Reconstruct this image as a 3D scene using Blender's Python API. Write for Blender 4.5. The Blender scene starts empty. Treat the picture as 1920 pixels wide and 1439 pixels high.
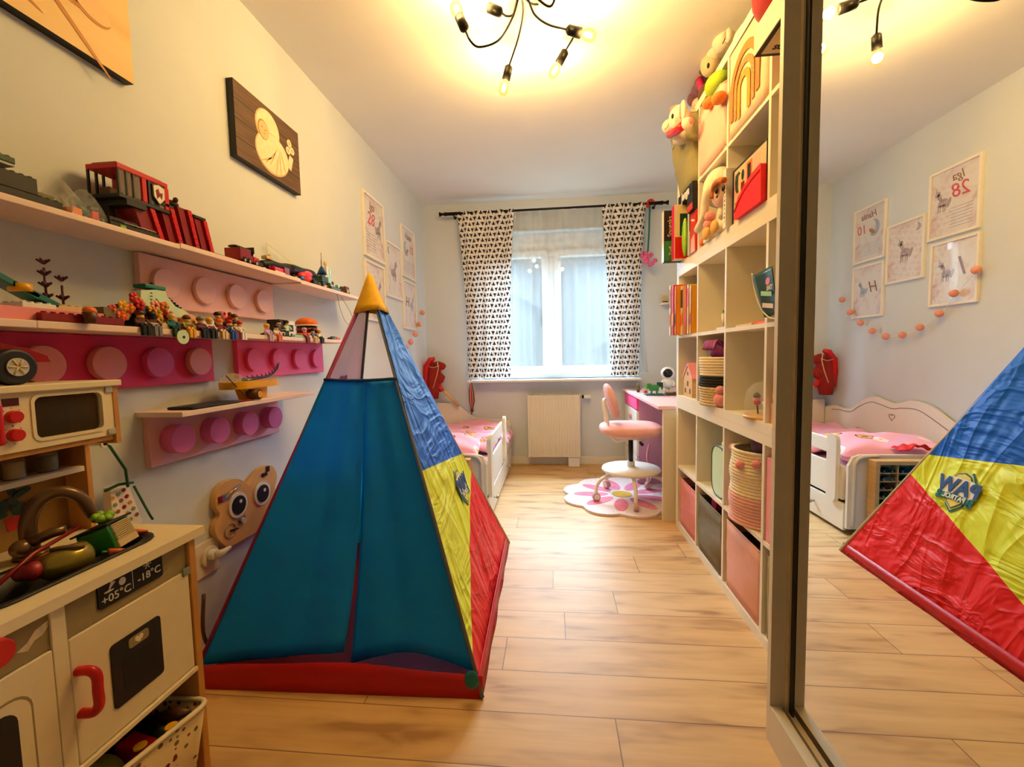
import bpy, math, random
from mathutils import Vector as V, Matrix as MX
random.seed(7)
C = bpy.context.scene.collection
SC = bpy.context.scene
PI = math.pi
# ---------------------------------------------------------------- camera
CH, CF = 1.0545, 802.0
RX = V((0.99526078, 0.09507148, -0.02043007)); UX = V((0.01388385, 0.06901475, 0.99751902)); FX = V((-0.09624559, 0.99307521, -0.06736772))
cam = bpy.data.objects.new('camera', bpy.data.cameras.new('camera')); C.objects.link(cam)
m = MX.Identity(4)
for i in range(3): m[i][0] = RX[i]; m[i][1] = UX[i]; m[i][2] = -FX[i]
m[2][3] = CH
cam.matrix_world = m
cam.data.sensor_width = 36; cam.data.lens = CF / 1920 * 36; cam.data.clip_start = .02
SC.camera = cam
# ---------------------------------------------------------------- world, light, exposure
XL, XR, YB, YF, HC = -1.218, 1.13, 4.064, -.9, 2.48     # left, right, back, front wall, ceiling
XS, XM, XP = .729, .607, .5635                         # cube shelf front, mirror plane, wardrobe edge
SC.view_settings.view_transform = 'Standard'; SC.view_settings.look = 'None'
SC.view_settings.exposure = 0.38; SC.view_settings.gamma = 1; SC.view_settings.use_curve_mapping = False
W = bpy.data.worlds.new('sky'); SC.world = W; W.use_nodes = True
bg = W.node_tree.nodes['Background']
wt = W.node_tree; tc = wt.nodes.new('ShaderNodeTexCoord'); sx = wt.nodes.new('ShaderNodeSeparateXYZ'); rp = wt.nodes.new('ShaderNodeValToRGB')
wt.links.new(tc.outputs['Generated'], sx.inputs[0]); wt.links.new(sx.outputs['Z'], rp.inputs[0]); wt.links.new(rp.outputs[0], bg.inputs[0])
rp.color_ramp.elements[0].position = 0; rp.color_ramp.elements[0].color = (.62, .78, .9, 1)
rp.color_ramp.elements[1].position = .5; rp.color_ramp.elements[1].color = (.8, .92, 1, 1)
bg.inputs[1].default_value = .42
def area(name, loc, rot, sx_, sy_, power, col):
    l = bpy.data.lights.new(name, 'AREA'); l.shape = 'RECTANGLE'; l.size = sx_; l.size_y = sy_; l.energy = power; l.color = col
    o = bpy.data.objects.new(name, l); C.objects.link(o); o.location = loc; o.rotation_euler = rot; return o
# bright overcast sky above the window, outside
area('sky_light', (0, 6.4, 3.9), (math.radians(-52), 0, 0), 6.0, 3.4, 3700, (.72, .87, 1))
BULB_W = 12.6; BULB_C = (1, .67, .27)
SC.cycles.max_bounces = 10; SC.cycles.transparent_max_bounces = 16; SC.cycles.sample_clamp_indirect = 6; SC.cycles.use_denoising = True
SC.cycles.caustics_reflective = False; SC.cycles.caustics_refractive = False

# ---------------------------------------------------------------- helpers
def at(u, v, ax, val):
    d = FX + RX * ((u - 960) / CF) - UX * ((v - 719.5) / CF); o = V((0, 0, CH))
    return o + d * ((val - o[ax]) / d[ax])
def lin(c): return tuple(((x / 255) / 12.92 if x / 255 <= .04045 else ((x / 255 + .055) / 1.055) ** 2.4) for x in c)
MATS = {}
def mat(name, rgb=(200, 200, 200), rough=.5, metal=0., var=.06, vs=30., bump=0., bs=200., trans=0., alpha=1., emit=None, es=0., sheen=0., ior=1.45, stretch=None):
    if name in MATS: return MATS[name]
    mt = bpy.data.materials.new(name); mt.use_nodes = True; nt = mt.node_tree; b = nt.nodes['Principled BSDF']
    c = lin(rgb); L = nt.links.new
    b.inputs['Roughness'].default_value = rough; b.inputs['Metallic'].default_value = metal
    b.inputs['IOR'].default_value = ior; b.inputs['Transmission Weight'].default_value = trans; b.inputs['Alpha'].default_value = alpha
    if sheen: b.inputs['Sheen Weight'].default_value = sheen
    if emit: b.inputs['Emission Color'].default_value = (*lin(emit), 1); b.inputs['Emission Strength'].default_value = es
    if var > 0 or bump > 0: co = nt.nodes.new('ShaderNodeTexCoord')
    src = co.outputs['Object'] if (var > 0 or bump > 0) else None
    if stretch and src:
        mp = nt.nodes.new('ShaderNodeMapping'); mp.inputs['Scale'].default_value = stretch; L(src, mp.inputs[0]); src = mp.outputs[0]
    if var > 0:
        n = nt.nodes.new('ShaderNodeTexNoise'); n.inputs['Scale'].default_value = vs; n.inputs['Detail'].default_value = 4; L(src, n.inputs['Vector'])
        r = nt.nodes.new('ShaderNodeValToRGB'); L(n.outputs['Fac'], r.inputs[0])
        r.color_ramp.elements[0].position = .3; r.color_ramp.elements[1].position = .7
        r.color_ramp.elements[0].color = (*[max(0, x * (1 - var)) for x in c], 1); r.color_ramp.elements[1].color = (*[min(1, x * (1 + var)) for x in c], 1)
        L(r.outputs[0], b.inputs['Base Color'])
    else: b.inputs['Base Color'].default_value = (*c, 1)
    if bump > 0:
        n2 = nt.nodes.new('ShaderNodeTexNoise'); n2.inputs['Scale'].default_value = bs; n2.inputs['Detail'].default_value = 3; L(src, n2.inputs['Vector'])
        bp = nt.nodes.new('ShaderNodeBump'); bp.inputs['Strength'].default_value = bump; bp.inputs['Distance'].default_value = .002
        L(n2.outputs['Fac'], bp.inputs['Height']); L(bp.outputs[0], b.inputs['Normal'])
    MATS[name] = mt; return mt
def nmat(name):
    mt = bpy.data.materials.new(name); mt.use_nodes = True; MATS[name] = mt
    return mt, mt.node_tree, mt.node_tree.nodes['Principled BSDF']
def _s(nt, x, sock):
    if isinstance(x, (int, float)): sock.default_value = x
    else: nt.links.new(x, sock)
def mth(nt, op, a, b=0, c=None):
    n = nt.nodes.new('ShaderNodeMath'); n.operation = op; _s(nt, a, n.inputs[0]); _s(nt, b, n.inputs[1])
    if c is not None: _s(nt, c, n.inputs[2])
    return n.outputs[0]
def mixc(nt, f, a, b):
    n = nt.nodes.new('ShaderNodeMix'); n.data_type = 'RGBA'; _s(nt, f, n.inputs[0])
    for x, i in ((a, 6), (b, 7)):
        if isinstance(x, tuple): n.inputs[i].default_value = (*lin(x), 1)
        else: nt.links.new(x, n.inputs[i])
    return n.outputs[2]
def noise(nt, vec, scale, det=3, dist=0):
    n = nt.nodes.new('ShaderNodeTexNoise'); n.inputs['Scale'].default_value = scale; n.inputs['Detail'].default_value = det; n.inputs['Distortion'].default_value = dist
    if vec: nt.links.new(vec, n.inputs['Vector'])
    return n.outputs['Fac']
WM = {}
class MB:
    def __init__(s, T=None): s.v = []; s.f = []; s.m = []; s.s = []; s.mats = []; s.T = T or MX.Identity(4); s.uv = None
    def add(s, vs, fs, mt, sm=False):
        if mt not in s.mats: s.mats.append(mt)
        k = s.mats.index(mt); o = len(s.v)
        s.v += [s.T @ V(p) for p in vs]; s.f += [[o + i for i in f] for f in fs]; s.m += [k] * len(fs); s.s += [sm] * len(fs); return s
    def box(s, mt, x0, x1, y0, y1, z0, z1):
        return s.add([(x0, y0, z0), (x1, y0, z0), (x1, y1, z0), (x0, y1, z0), (x0, y0, z1), (x1, y0, z1), (x1, y1, z1), (x0, y1, z1)],
                     [(0, 3, 2, 1), (4, 5, 6, 7), (0, 1, 5, 4), (1, 2, 6, 5), (2, 3, 7, 6), (3, 0, 4, 7)], mt)
    def cyl(s, mt, a, b, r0, r1=None, n=16, sm=True):
        r1 = r0 if r1 is None else r1; a = V(a); b = V(b); d = (b - a).normalized(); x = d.orthogonal().normalized(); y = d.cross(x)
        vs = []; 
        for c, r in ((a, r0), (b, r1)):
            for i in range(n): t = 2 * PI * i / n; vs.append(c + (x * math.cos(t) + y * math.sin(t)) * r)
        s.add(vs, [(i, (i + 1) % n, n + (i + 1) % n, n + i) for i in range(n)], mt, sm)
        o = len(s.v) - 2 * n; k = s.mats.index(mt)
        s.f += [[o + i for i in range(n)][::-1], [o + n + i for i in range(n)]]; s.m += [k, k]; s.s += [False, False]; return s
    def tube(s, mt, pts, r, n=8, closed=False):
        pts = [V(p) for p in pts]; N = len(pts); rs = r if isinstance(r, (list, tuple)) else [r] * N; vs = []; px = None
        for i, p in enumerate(pts):
            d = ((pts[(i + 1) % N] if closed or i < N - 1 else p) - (pts[i - 1] if closed or i > 0 else p)).normalized()
            x = (px - d * px.dot(d)) if px else d.orthogonal()
            if x.length < 1e-6: x = d.orthogonal()
            x.normalize(); px = x; y = d.cross(x)
            for k in range(n): t = 2 * PI * k / n; vs.append(p + (x * math.cos(t) + y * math.sin(t)) * rs[i])
        fs = [(i * n + k, i * n + (k + 1) % n, ((i + 1) % N) * n + (k + 1) % n, ((i + 1) % N) * n + k) for i in range(N if closed else N - 1) for k in range(n)]
        if not closed: fs += [list(range(n))[::-1], [(N - 1) * n + k for k in range(n)]]
        return s.add(vs, fs, mt, True)
    def sph(s, mt, c, rx, ry=None, rz=None, n=14, R=None, e=1.):
        ry = ry or rx; rz = rz or rx; h = n // 2 + 1; vs = []; c = V(c)
        f = lambda q: math.copysign(abs(q) ** e, q)
        for j in range(h + 1):
            a = PI * j / h
            for i in range(n):
                t = 2 * PI * i / n; p = V((rx * f(math.sin(a)) * f(math.cos(t)), ry * f(math.sin(a)) * f(math.sin(t)), rz * f(math.cos(a))))
                vs.append(c + (R @ p if R else p))
        return s.add(vs, [(j * n + i, (j + 1) * n + i, (j + 1) * n + (i + 1) % n, j * n + (i + 1) % n) for j in range(h) for i in range(n)], mt, True)
    def lathe(s, mt, c, prof, n=24, sy=1., sm=True):
        c = V(c); vs = [c + V((r * math.cos(2 * PI * i / n), sy * r * math.sin(2 * PI * i / n), z)) for r, z in prof for i in range(n)]; k = len(prof)
        return s.add(vs, [(j * n + i, j * n + (i + 1) % n, (j + 1) * n + (i + 1) % n, (j + 1) * n + i) for j in range(k - 1) for i in range(n)], mt, sm)
    def prism(s, mt, poly, ax, d0, d1, sm=False):
        # poly in the two axes other than ax (in xyz order), extruded along ax
        def p3(a, d): q = list(a); q.insert(ax, d); return q
        n = len(poly); vs = [p3(a, d0) for a in poly] + [p3(a, d1) for a in poly]
        s.add(vs, [list(range(n)), list(range(n, 2 * n))[::-1]], mt)
        return s.add(vs, [(i, (i + 1) % n, n + (i + 1) % n, n + i) for i in range(n)], mt, sm)
    def grid(s, mt, fn, nu, nv, sm=True, uv=False):
        vs = [fn(i / nu, j / nv) for j in range(nv + 1) for i in range(nu + 1)]
        fs = [(j * (nu + 1) + i, j * (nu + 1) + i + 1, (j + 1) * (nu + 1) + i + 1, (j + 1) * (nu + 1) + i) for j in range(nv) for i in range(nu)]
        if uv: s.uv = (nu, nv)
        return s.add(vs, fs, mt, sm)
    def studs(s, mt, x0, x1, y0, y1, z, p=.016, r=.0048, h=.0035):
        nx = max(1, int((x1 - x0) / p + .01)); ny = max(1, int((y1 - y0) / p + .01))
        for i in range(nx):
            for j in range(ny):
                a = x0 + (i + .5) * (x1 - x0) / nx; b = y0 + (j + .5) * (y1 - y0) / ny; s.cyl(mt, (a, b, z), (a, b, z + h), r, n=8)
        return s
    def build(s, name, parent=None, bev=0, sub=0, solid=0, local=False, loc=None, rz=0, label=None, cat=None, group=None, kind=None, uvf=None, bs=2):
        # local: vertices are in the frame of the parent (or of loc, rz); otherwise in room coordinates
        me = bpy.data.meshes.new(name); vs = s.v
        if parent is not None and not local: inv = WM[parent.name].inverted(); vs = [inv @ p for p in vs]; w = WM[parent.name]
        elif parent is not None: w = WM[parent.name]
        elif local: w = MX.Translation(loc or (0, 0, 0)) @ MX.Rotation(rz, 4, 'Z')
        else:
            xs = [p.x for p in vs]; ys = [p.y for p in vs]; o = V(((min(xs) + max(xs)) / 2, (min(ys) + max(ys)) / 2, min(p.z for p in vs)))
            vs = [p - o for p in vs]; w = MX.Translation(o)
        me.from_pydata([tuple(p) for p in vs], [], s.f)
        for q in s.mats: me.materials.append(q)
        me.polygons.foreach_set('material_index', s.m); me.polygons.foreach_set('use_smooth', s.s)
        if uvf or s.uv:
            ul = me.uv_layers.new(name='UVMap')
            if uvf:
                for lp in me.loops: ul.data[lp.index].uv = uvf(s.v[lp.vertex_index])
            else:
                nu, nv = s.uv
                for lp in me.loops: k = lp.vertex_index; ul.data[lp.index].uv = ((k % (nu + 1)) / nu, (k // (nu + 1)) / nv)
        me.update(); o_ = bpy.data.objects.new(name, me); C.objects.link(o_)
        if parent is not None: o_.parent = parent
        else: o_.matrix_world = w
        WM[o_.name] = w
        if solid: md = o_.modifiers.new('s', 'SOLIDIFY'); md.thickness = solid; md.offset = 0
        if bev: md = o_.modifiers.new('b', 'BEVEL'); md.width = bev; md.segments = bs; md.limit_method = 'ANGLE'; md.angle_limit = .6
        if sub: md = o_.modifiers.new('d', 'SUBSURF'); md.levels = sub; md.render_levels = sub
        if label: o_['label'] = label
        if cat: o_['category'] = cat
        if group: o_['group'] = group
        if kind: o_['kind'] = kind
        return o_
def thing(name, label, cat, loc=(0, 0, 0), rz=0, group=None):
    o = bpy.data.objects.new(name, None); C.objects.link(o); o.empty_display_size = .05; o.location = loc; o.rotation_euler = (0, 0, rz)
    WM[o.name] = MX.Translation(loc) @ MX.Rotation(rz, 4, 'Z'); o['label'] = label; o['category'] = cat
    if group: o['group'] = group
    return o
def dup(root, loc, rz, label, group=None):
    r = root.copy(); C.objects.link(r); r.location = loc; r.rotation_euler = (0, 0, rz); r['label'] = label
    if group: r['group'] = group
    WM[r.name] = MX.Translation(loc) @ MX.Rotation(rz, 4, 'Z')
    for ch in list(root.children):
        c = ch.copy(); C.objects.link(c); c.parent = r
        for g in list(ch.children): d = g.copy(); C.objects.link(d); d.parent = c
    return r
def text(s, size, mt, parent, o, ex, ey, name='lettering', depth=.0006, shear=0, align='CENTER', bold=0):
    cu = bpy.data.curves.new('t', 'FONT'); cu.body = s; cu.size = size; cu.align_x = align; cu.align_y = 'CENTER'; cu.extrude = depth; cu.shear = shear; cu.offset = bold; cu.resolution_u = 3
    ob = bpy.data.objects.new('t', cu); me = bpy.data.meshes.new_from_object(ob); bpy.data.objects.remove(ob)
    ex = V(ex).normalized(); ey = V(ey).normalized(); ez = ex.cross(ey); M = MX.Identity(4)
    for i in range(3): M[i][0] = ex[i]; M[i][1] = ey[i]; M[i][2] = ez[i]; M[i][3] = o[i]
    w = WM[parent.name]; me.transform(w.inverted() @ M); me.materials.clear(); me.materials.append(mt)
    q = bpy.data.objects.new(name, me); C.objects.link(q); q.parent = parent; WM[q.name] = w; me.name = name
    return q
def ell(cx, cy, rx, ry, n=20, a=0):
    return [(cx + rx * math.cos(2 * PI * i / n) * math.cos(a) - ry * math.sin(2 * PI * i / n) * math.sin(a), cy + rx * math.cos(2 * PI * i / n) * math.sin(a) + ry * math.sin(2 * PI * i / n) * math.cos(a)) for i in range(n)]
def rrect(x0, x1, y0, y1, r, n=5):
    o = []
    for cx, cy, a in ((x1 - r, y1 - r, 0), (x0 + r, y1 - r, 90), (x0 + r, y0 + r, 180), (x1 - r, y0 + r, 270)):
        for i in range(n + 1): t = math.radians(a + 90 * i / n); o.append((cx + r * math.cos(t), cy + r * math.sin(t)))
    return o
def spline(pts, n=8):
    P = [V(p) for p in pts]; P = [P[0] * 2 - P[1]] + P + [P[-1] * 2 - P[-2]]; o = []
    for i in range(1, len(P) - 2):
        for k in range(n):
            t = k / n; a, b, c, d = P[i - 1:i + 3]
            o.append(.5 * ((2 * b) + (c - a) * t + (2 * a - 5 * b + 4 * c - d) * t * t + (3 * b - a - 3 * c + d) * t ** 3))
    return o + [P[-2]]
def struct(o): o['kind'] = 'structure'; return o
# ---------------------------------------------------------------- materials
paint = mat('wall_paint', (214, 221, 226), .85, var=.015, vs=6, bump=.08, bs=500)
ceilp = mat('ceiling_paint', (240, 238, 232), .9, var=.01, vs=4, bump=.05, bs=400)
white = mat('white_lacquer', (236, 232, 222), .35, var=.01)
offw = mat('cream_melamine', (232, 222, 200), .45, var=.02, vs=8)
whp = mat('white_plastic', (240, 240, 238), .3, var=.01)
black = mat('black_plastic', (6, 6, 7), .5, var=.1)
dark = mat('dark_brown_plastic', (20, 15, 13), .5, var=.1)
blackm = mat('black_metal', (22, 20, 18), .4, .6, var=.05)
chrome = mat('chrome', (200, 200, 200), .2, 1., var=0)
brassy = mat('bronze_plastic', (110, 84, 58), .22, .3, var=.1)
red = mat('red_plastic', (200, 22, 24), .3, var=.05)
dred = mat('dark_red_plastic', (130, 14, 20), .35, var=.08)
yellow = mat('yellow_plastic', (236, 176, 26), .3, var=.04)
orange = mat('orange_plastic', (226, 110, 30), .35, var=.05)
teal = mat('teal_plastic', (28, 110, 112), .35, var=.05)
green = mat('green_plastic', (40, 130, 50), .35, var=.08)
lime = mat('lime_plastic', (140, 190, 50), .4, var=.05)
dgreen = mat('dark_green_plastic', (22, 58, 40), .4, var=.1)
blue = mat('blue_plastic', (28, 70, 150), .35, var=.05)
cyan = mat('pale_cyan_plastic', (150, 220, 215), .3, var=.03)
grey = mat('grey_plastic', (120, 120, 122), .4, var=.05)
lgrey = mat('light_grey_plastic', (190, 190, 192), .4, var=.03)
tan = mat('tan_plastic', (215, 190, 140), .45, var=.04)
brown = mat('brown_plastic', (88, 52, 30), .45, var=.08)
olive = mat('olive_plastic', (110, 104, 50), .4, var=.15)
mint = mat('mint_plastic', (205, 232, 196), .4, var=.03)
pinkp = mat('pink_plastic', (240, 150, 160), .4, var=.03)
peach = mat('peach_plastic', (244, 176, 150), .4, var=.03)
skin = mat('doll_skin', (236, 190, 160), .6, var=.03)
skiny = mat('yellow_figure_head', (240, 196, 90), .4, var=.02)
birch = mat('birch_wood', (222, 176, 112), .45, var=.1, vs=6, stretch=(1, 1, 12))
ply = mat('plywood', (200, 142, 76), .5, var=.12, vs=10, stretch=(6, 6, 1))
felt = mat('coral_felt', (236, 160, 140), .9, var=.08, vs=120, bump=.5, bs=500)
clear = mat('clear_acrylic', (235, 245, 245), .08, trans=.0, alpha=.13, var=0)
SHELFP = mat('pale_pink_board', (246, 222, 212), .5, var=.02)
plushw = mat('cream_plush', (244, 230, 204), .95, var=.06, vs=90, bump=.9, bs=350, sheen=.3)
plushp = mat('pink_plush', (238, 150, 150), .95, var=.06, vs=90, bump=.9, bs=350, sheen=.3)
plushv = mat('mauve_plush', (130, 84, 104), .95, var=.1, vs=90, bump=.9, bs=350)
plushg = mat('lime_plush', (170, 200, 50), .95, var=.08, vs=90, bump=.9, bs=350)
plusho = mat('orange_plush', (236, 140, 60), .95, var=.08, vs=90, bump=.9, bs=350)
plushr = mat('red_plush', (196, 14, 22), .95, var=.08, vs=60, bump=.9, bs=350, sheen=.3)
plushb = mat('brown_plush', (96, 70, 52), .95, var=.12, vs=90, bump=.9, bs=350)
# oak laminate, boards running across the room
oak, nt, b = nmat('oak_laminate'); L = nt.links.new
co = nt.nodes.new('ShaderNodeTexCoord').outputs['Object']; sp = nt.nodes.new('ShaderNodeSeparateXYZ'); L(co, sp.inputs[0])
yy = mth(nt, 'DIVIDE', mth(nt, 'SUBTRACT', sp.outputs['Y'], 1.235 - 16.8), .168); row = mth(nt, 'FLOOR', yy)
wn = nt.nodes.new('ShaderNodeTexWhiteNoise'); wn.noise_dimensions = '1D'; L(row, wn.inputs['W'])
xx = mth(nt, 'ADD', mth(nt, 'DIVIDE', sp.outputs['X'], 1.28), mth(nt, 'MULTIPLY', wn.outputs['Value'], 7.3)); colm = mth(nt, 'FLOOR', xx)
wn2 = nt.nodes.new('ShaderNodeTexWhiteNoise'); wn2.noise_dimensions = '2D'; cb = nt.nodes.new('ShaderNodeCombineXYZ'); L(row, cb.inputs[0]); L(colm, cb.inputs[1]); L(cb.outputs[0], wn2.inputs['Vector'])
fy = mth(nt, 'FRACT', yy); fx = mth(nt, 'FRACT', xx)
gy = mth(nt, 'LESS_THAN', mth(nt, 'MINIMUM', fy, mth(nt, 'SUBTRACT', 1, fy)), .010); gx = mth(nt, 'LESS_THAN', mth(nt, 'MINIMUM', fx, mth(nt, 'SUBTRACT', 1, fx)), .0013)
gap = mth(nt, 'MAXIMUM', gy, gx)
cb2 = nt.nodes.new('ShaderNodeCombineXYZ'); L(mth(nt, 'MULTIPLY', sp.outputs['X'], 1.3), cb2.inputs[0]); L(mth(nt, 'MULTIPLY', sp.outputs['Y'], 34), cb2.inputs[1]); L(mth(nt, 'MULTIPLY', wn2.outputs['Value'], 40), cb2.inputs[2])
gr = noise(nt, cb2.outputs[0], 1.3, 5, .5)
cb3 = nt.nodes.new('ShaderNodeCombineXYZ'); L(mth(nt, 'MULTIPLY', sp.outputs['X'], 3.5), cb3.inputs[0]); L(mth(nt, 'MULTIPLY', sp.outputs['Y'], 16), cb3.inputs[1]); L(mth(nt, 'MULTIPLY', wn2.outputs['Value'], 17), cb3.inputs[2])
kn = mth(nt, 'POWER', noise(nt, cb3.outputs[0], 1.0, 2, .4), 5)
c1 = mixc(nt, gr, (232, 196, 138), (200, 152, 90)); c2 = mixc(nt, mth(nt, 'MULTIPLY', wn2.outputs['Value'], .35), c1, (234, 208, 164))
c3 = mixc(nt, mth(nt, 'MINIMUM', mth(nt, 'MULTIPLY', kn, 4), .7), c2, (140, 92, 48)); c4 = mixc(nt, mth(nt, 'MULTIPLY', gap, .75), c3, (92, 60, 32))
L(c4, b.inputs['Base Color']); b.inputs['Roughness'].default_value = .48
bp = nt.nodes.new('ShaderNodeBump'); bp.inputs['Strength'].default_value = .15; bp.inputs['Distance'].default_value = .002; L(mth(nt, 'SUBTRACT', gr, mth(nt, 'MULTIPLY', gap, 2)), bp.inputs['Height']); L(bp.outputs[0], b.inputs['Normal'])
# ---------------------------------------------------------------- room shell
def wallbox(name, *a, mt=paint): return struct(MB().box(mt, *a).build(name))
wallbox('floor', XL - .1, XR + .1, YF - .1, YB + .2, -.1, 0, mt=oak).location
wallbox('ceiling', XL - .1, XR + .1, YF - .1, YB + .2, HC, HC + .1, mt=ceilp)
wallbox('wall_left', XL - .1, XL, YF - .1, YB + .2, 0, HC)
wallbox('wall_right', XR, XR + .1, YF - .1, YB + .2, 0, HC)
wallbox('wall_front', XL, XR, YF - .1, YF, 0, HC)
WX0, WX1, WZ0, WZ1 = -.68, .68, .82, 2.20
mb = MB(); y0, y1 = YB, YB + .2
mb.box(paint, XL, WX0, y0, y1, 0, HC).box(paint, WX1, XR, y0, y1, 0, HC).box(paint, WX0, WX1, y0, y1, 0, WZ0).box(paint, WX0, WX1, y0, y1, WZ1, HC)
struct(mb.build('wall_back'))
for nm, a in (('baseboard_back', (XL, XR, YB - .014, YB, 0, .075)), ('baseboard_left', (XL, XL + .014, YF, YB - .014, 0, .075)), ('baseboard_right', (XR - .014, XR, 2.66, YB - .014, 0, .075))):
    struct(MB().box(white, *a).build(nm, bev=.003))
# window: sill, frame, two sashes, glass, shutter box
pvc = mat('white_pvc', (238, 240, 240), .3, var=.01)
glassm, nt, b = nmat('window_glass'); nt.nodes.remove(b)
tr = nt.nodes.new('ShaderNodeBsdfTransparent'); tr.inputs[0].default_value = (.93, .97, .98, 1); gl = nt.nodes.new('ShaderNodeBsdfGlossy'); gl.inputs['Roughness'].default_value = .02
mx = nt.nodes.new('ShaderNodeMixShader'); mx.inputs[0].default_value = .06; nt.links.new(tr.outputs[0], mx.inputs[1]); nt.links.new(gl.outputs[0], mx.inputs[2]); nt.links.new(mx.outputs[0], nt.nodes['Material Output'].inputs[0])
mb = MB(); wy0, wy1 = YB + .10, YB + .16
for a in ((WX0, WX0 + .05, WZ0, WZ1), (WX1 - .05, WX1, WZ0, WZ1), (WX0 + .05, WX1 - .05, WZ0, WZ0 + .05), (WX0 + .05, WX1 - .05, WZ1 - .16, WZ1), (-.03, .02, WZ0 + .05, WZ1 - .16)): mb.box(pvc, a[0], a[1], wy0, wy1, a[2], a[3])
w = struct(mb.build('window_1', bev=.004))
for a, bb in ((WX0 + .05, -.03), (.02, WX1 - .05)):
    q = MB(); z0, z1 = WZ0 + .05, WZ1 - .16; t = .065
    for r in ((a, a + t, z0, z1), (bb - t, bb, z0, z1), (a + t, bb - t, z0, z0 + t), (a + t, bb - t, z1 - t, z1)): q.box(pvc, r[0], r[1], wy0 - .015, wy1 - .005, r[2], r[3])
    sash = q.build('window_sash', w, bev=.004)
    MB().box(glassm, a + t, bb - t, wy0 + .015, wy0 + .02, z0 + t, z1 - t).build('window_glass', sash)
MB().box(pvc, -.005, .012, wy0 - .05, wy0 - .015, 1.35, 1.47).build('window_handle', w, bev=.004)
MB().box(white, -.80, .79, YB - .14, YB + .10, .80, .82).build('window_sill', w, bev=.004)
# outside: neighbouring house with a sloping roof, ground
stucco = mat('pale_stucco', (205, 214, 222), .9, var=.03); roofm = mat('grey_roof', (120, 132, 142), .8, var=.06); lawn = mat('lawn', (140, 160, 130), .95, var=.15, vs=3)
struct(MB().box(lawn, -30, 30, YB + .6, 60, -3.2, -3.0).build('ground'))
t = thing('house', 'pale grey house with a sloping roof seen through the sheer curtain', 'house', (-6, 16, -3.0))
MB().prism(stucco, [(-11, -3), (-.55, -3), (-.55, 2.35), (-5.5, 5.2), (-11, 2.4)], 1, 14, 20).build('house_wall', t)
MB().prism(roofm, [(-5.5, 5.2), (-5.5, 5.45), (-.1, 2.35), (-.1, 2.1)], 1, 13.8, 20.2).prism(roofm, [(-5.5, 5.2), (-5.5, 5.45), (-11.4, 2.45), (-11.4, 2.2)], 1, 13.8, 20.2).build('house_roof', t)
t = thing('garden_shed', 'small whitish outbuilding low in the right window pane', 'shed', (2.6, 12, -3.0))
MB().box(stucco, 1.5, 3.7, 12, 15, -3, 1.1).build('shed_wall', t); MB().prism(roofm, [(1.3, 1.1), (3.9, 1.1), (2.6, 1.9)], 1, 11.9, 15.1).build('shed_roof', t)
# ---------------------------------------------------------------- curtains
RODZ, RODY = 2.352, YB - .12
t = thing('curtain_rod', 'black metal curtain rod with stubby end knobs above the window', 'curtain rod', (0, RODY, RODZ))
MB().cyl(blackm, (-.95, RODY, RODZ), (.95, RODY, RODZ), .010).cyl(blackm, (-.96, RODY, RODZ), (-.82, RODY, RODZ), .015).cyl(blackm, (.84, RODY, RODZ), (.96, RODY, RODZ), .015).build('rod_pole', t)
for sgn in (-1, 1):
    f = MB().lathe(blackm, (0, 0, 0), [(0, 0), (.016, 0), (.018, .02), (.011, .03), (.011, .045), (.022, .07), (0, .07)], 16).build('finial', t, local=True)
    f.rotation_euler = (0, sgn * PI / 2, 0); f.location = (sgn * .95, 0, 0)
for x in (-.9, .92): MB().cyl(blackm, (x, RODY, RODZ), (x, YB, RODZ), .007).cyl(blackm, (x, YB - .006, RODZ), (x, YB, RODZ), .014).build('rod_bracket', t)
pat, nt, b = nmat('triangle_print_cotton'); L = nt.links.new
uvn = nt.nodes.new('ShaderNodeUVMap').outputs[0]; sp = nt.nodes.new('ShaderNodeSeparateXYZ'); L(uvn, sp.inputs[0])
p = .058
v_ = mth(nt, 'DIVIDE', sp.outputs['Y'], p * .85); rowi = mth(nt, 'FLOOR', v_); par = mth(nt, 'MODULO', rowi, 2)
u_ = mth(nt, 'ADD', mth(nt, 'DIVIDE', sp.outputs['X'], p), mth(nt, 'MULTIPLY', rowi, .5 + .13)); fu = mth(nt, 'FRACT', u_); fv = mth(nt, 'FRACT', v_)
par = mth(nt, 'MODULO', mth(nt, 'ABSOLUTE', mth(nt, 'ADD', rowi, mth(nt, 'FLOOR', u_))), 2)
fvv = mth(nt, 'ADD', mth(nt, 'MULTIPLY', par, mth(nt, 'SUBTRACT', 1, fv)), mth(nt, 'MULTIPLY', mth(nt, 'SUBTRACT', 1, par), fv))
ins = mth(nt, 'MULTIPLY', mth(nt, 'LESS_THAN', mth(nt, 'ABSOLUTE', mth(nt, 'SUBTRACT', fu, .5)), mth(nt, 'MULTIPLY', mth(nt, 'SUBTRACT', .96, fvv), .52)), mth(nt, 'GREATER_THAN', fvv, .2))
pk = mth(nt, 'MULTIPLY', mth(nt, 'LESS_THAN', mth(nt, 'ABSOLUTE', mth(nt, 'SUBTRACT', mth(nt, 'FRACT', mth(nt, 'ADD', u_, .5)), .5)), mth(nt, 'MULTIPLY', mth(nt, 'SUBTRACT', .9, fvv), .4)), mth(nt, 'GREATER_THAN', fvv, .25))
col = mixc(nt, ins, mixc(nt, mth(nt, 'MULTIPLY', pk, .7), (240, 236, 232), (214, 196, 190)), (30, 30, 36)); L(col, b.inputs['Base Color']); b.inputs['Roughness'].default_value = .85
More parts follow.
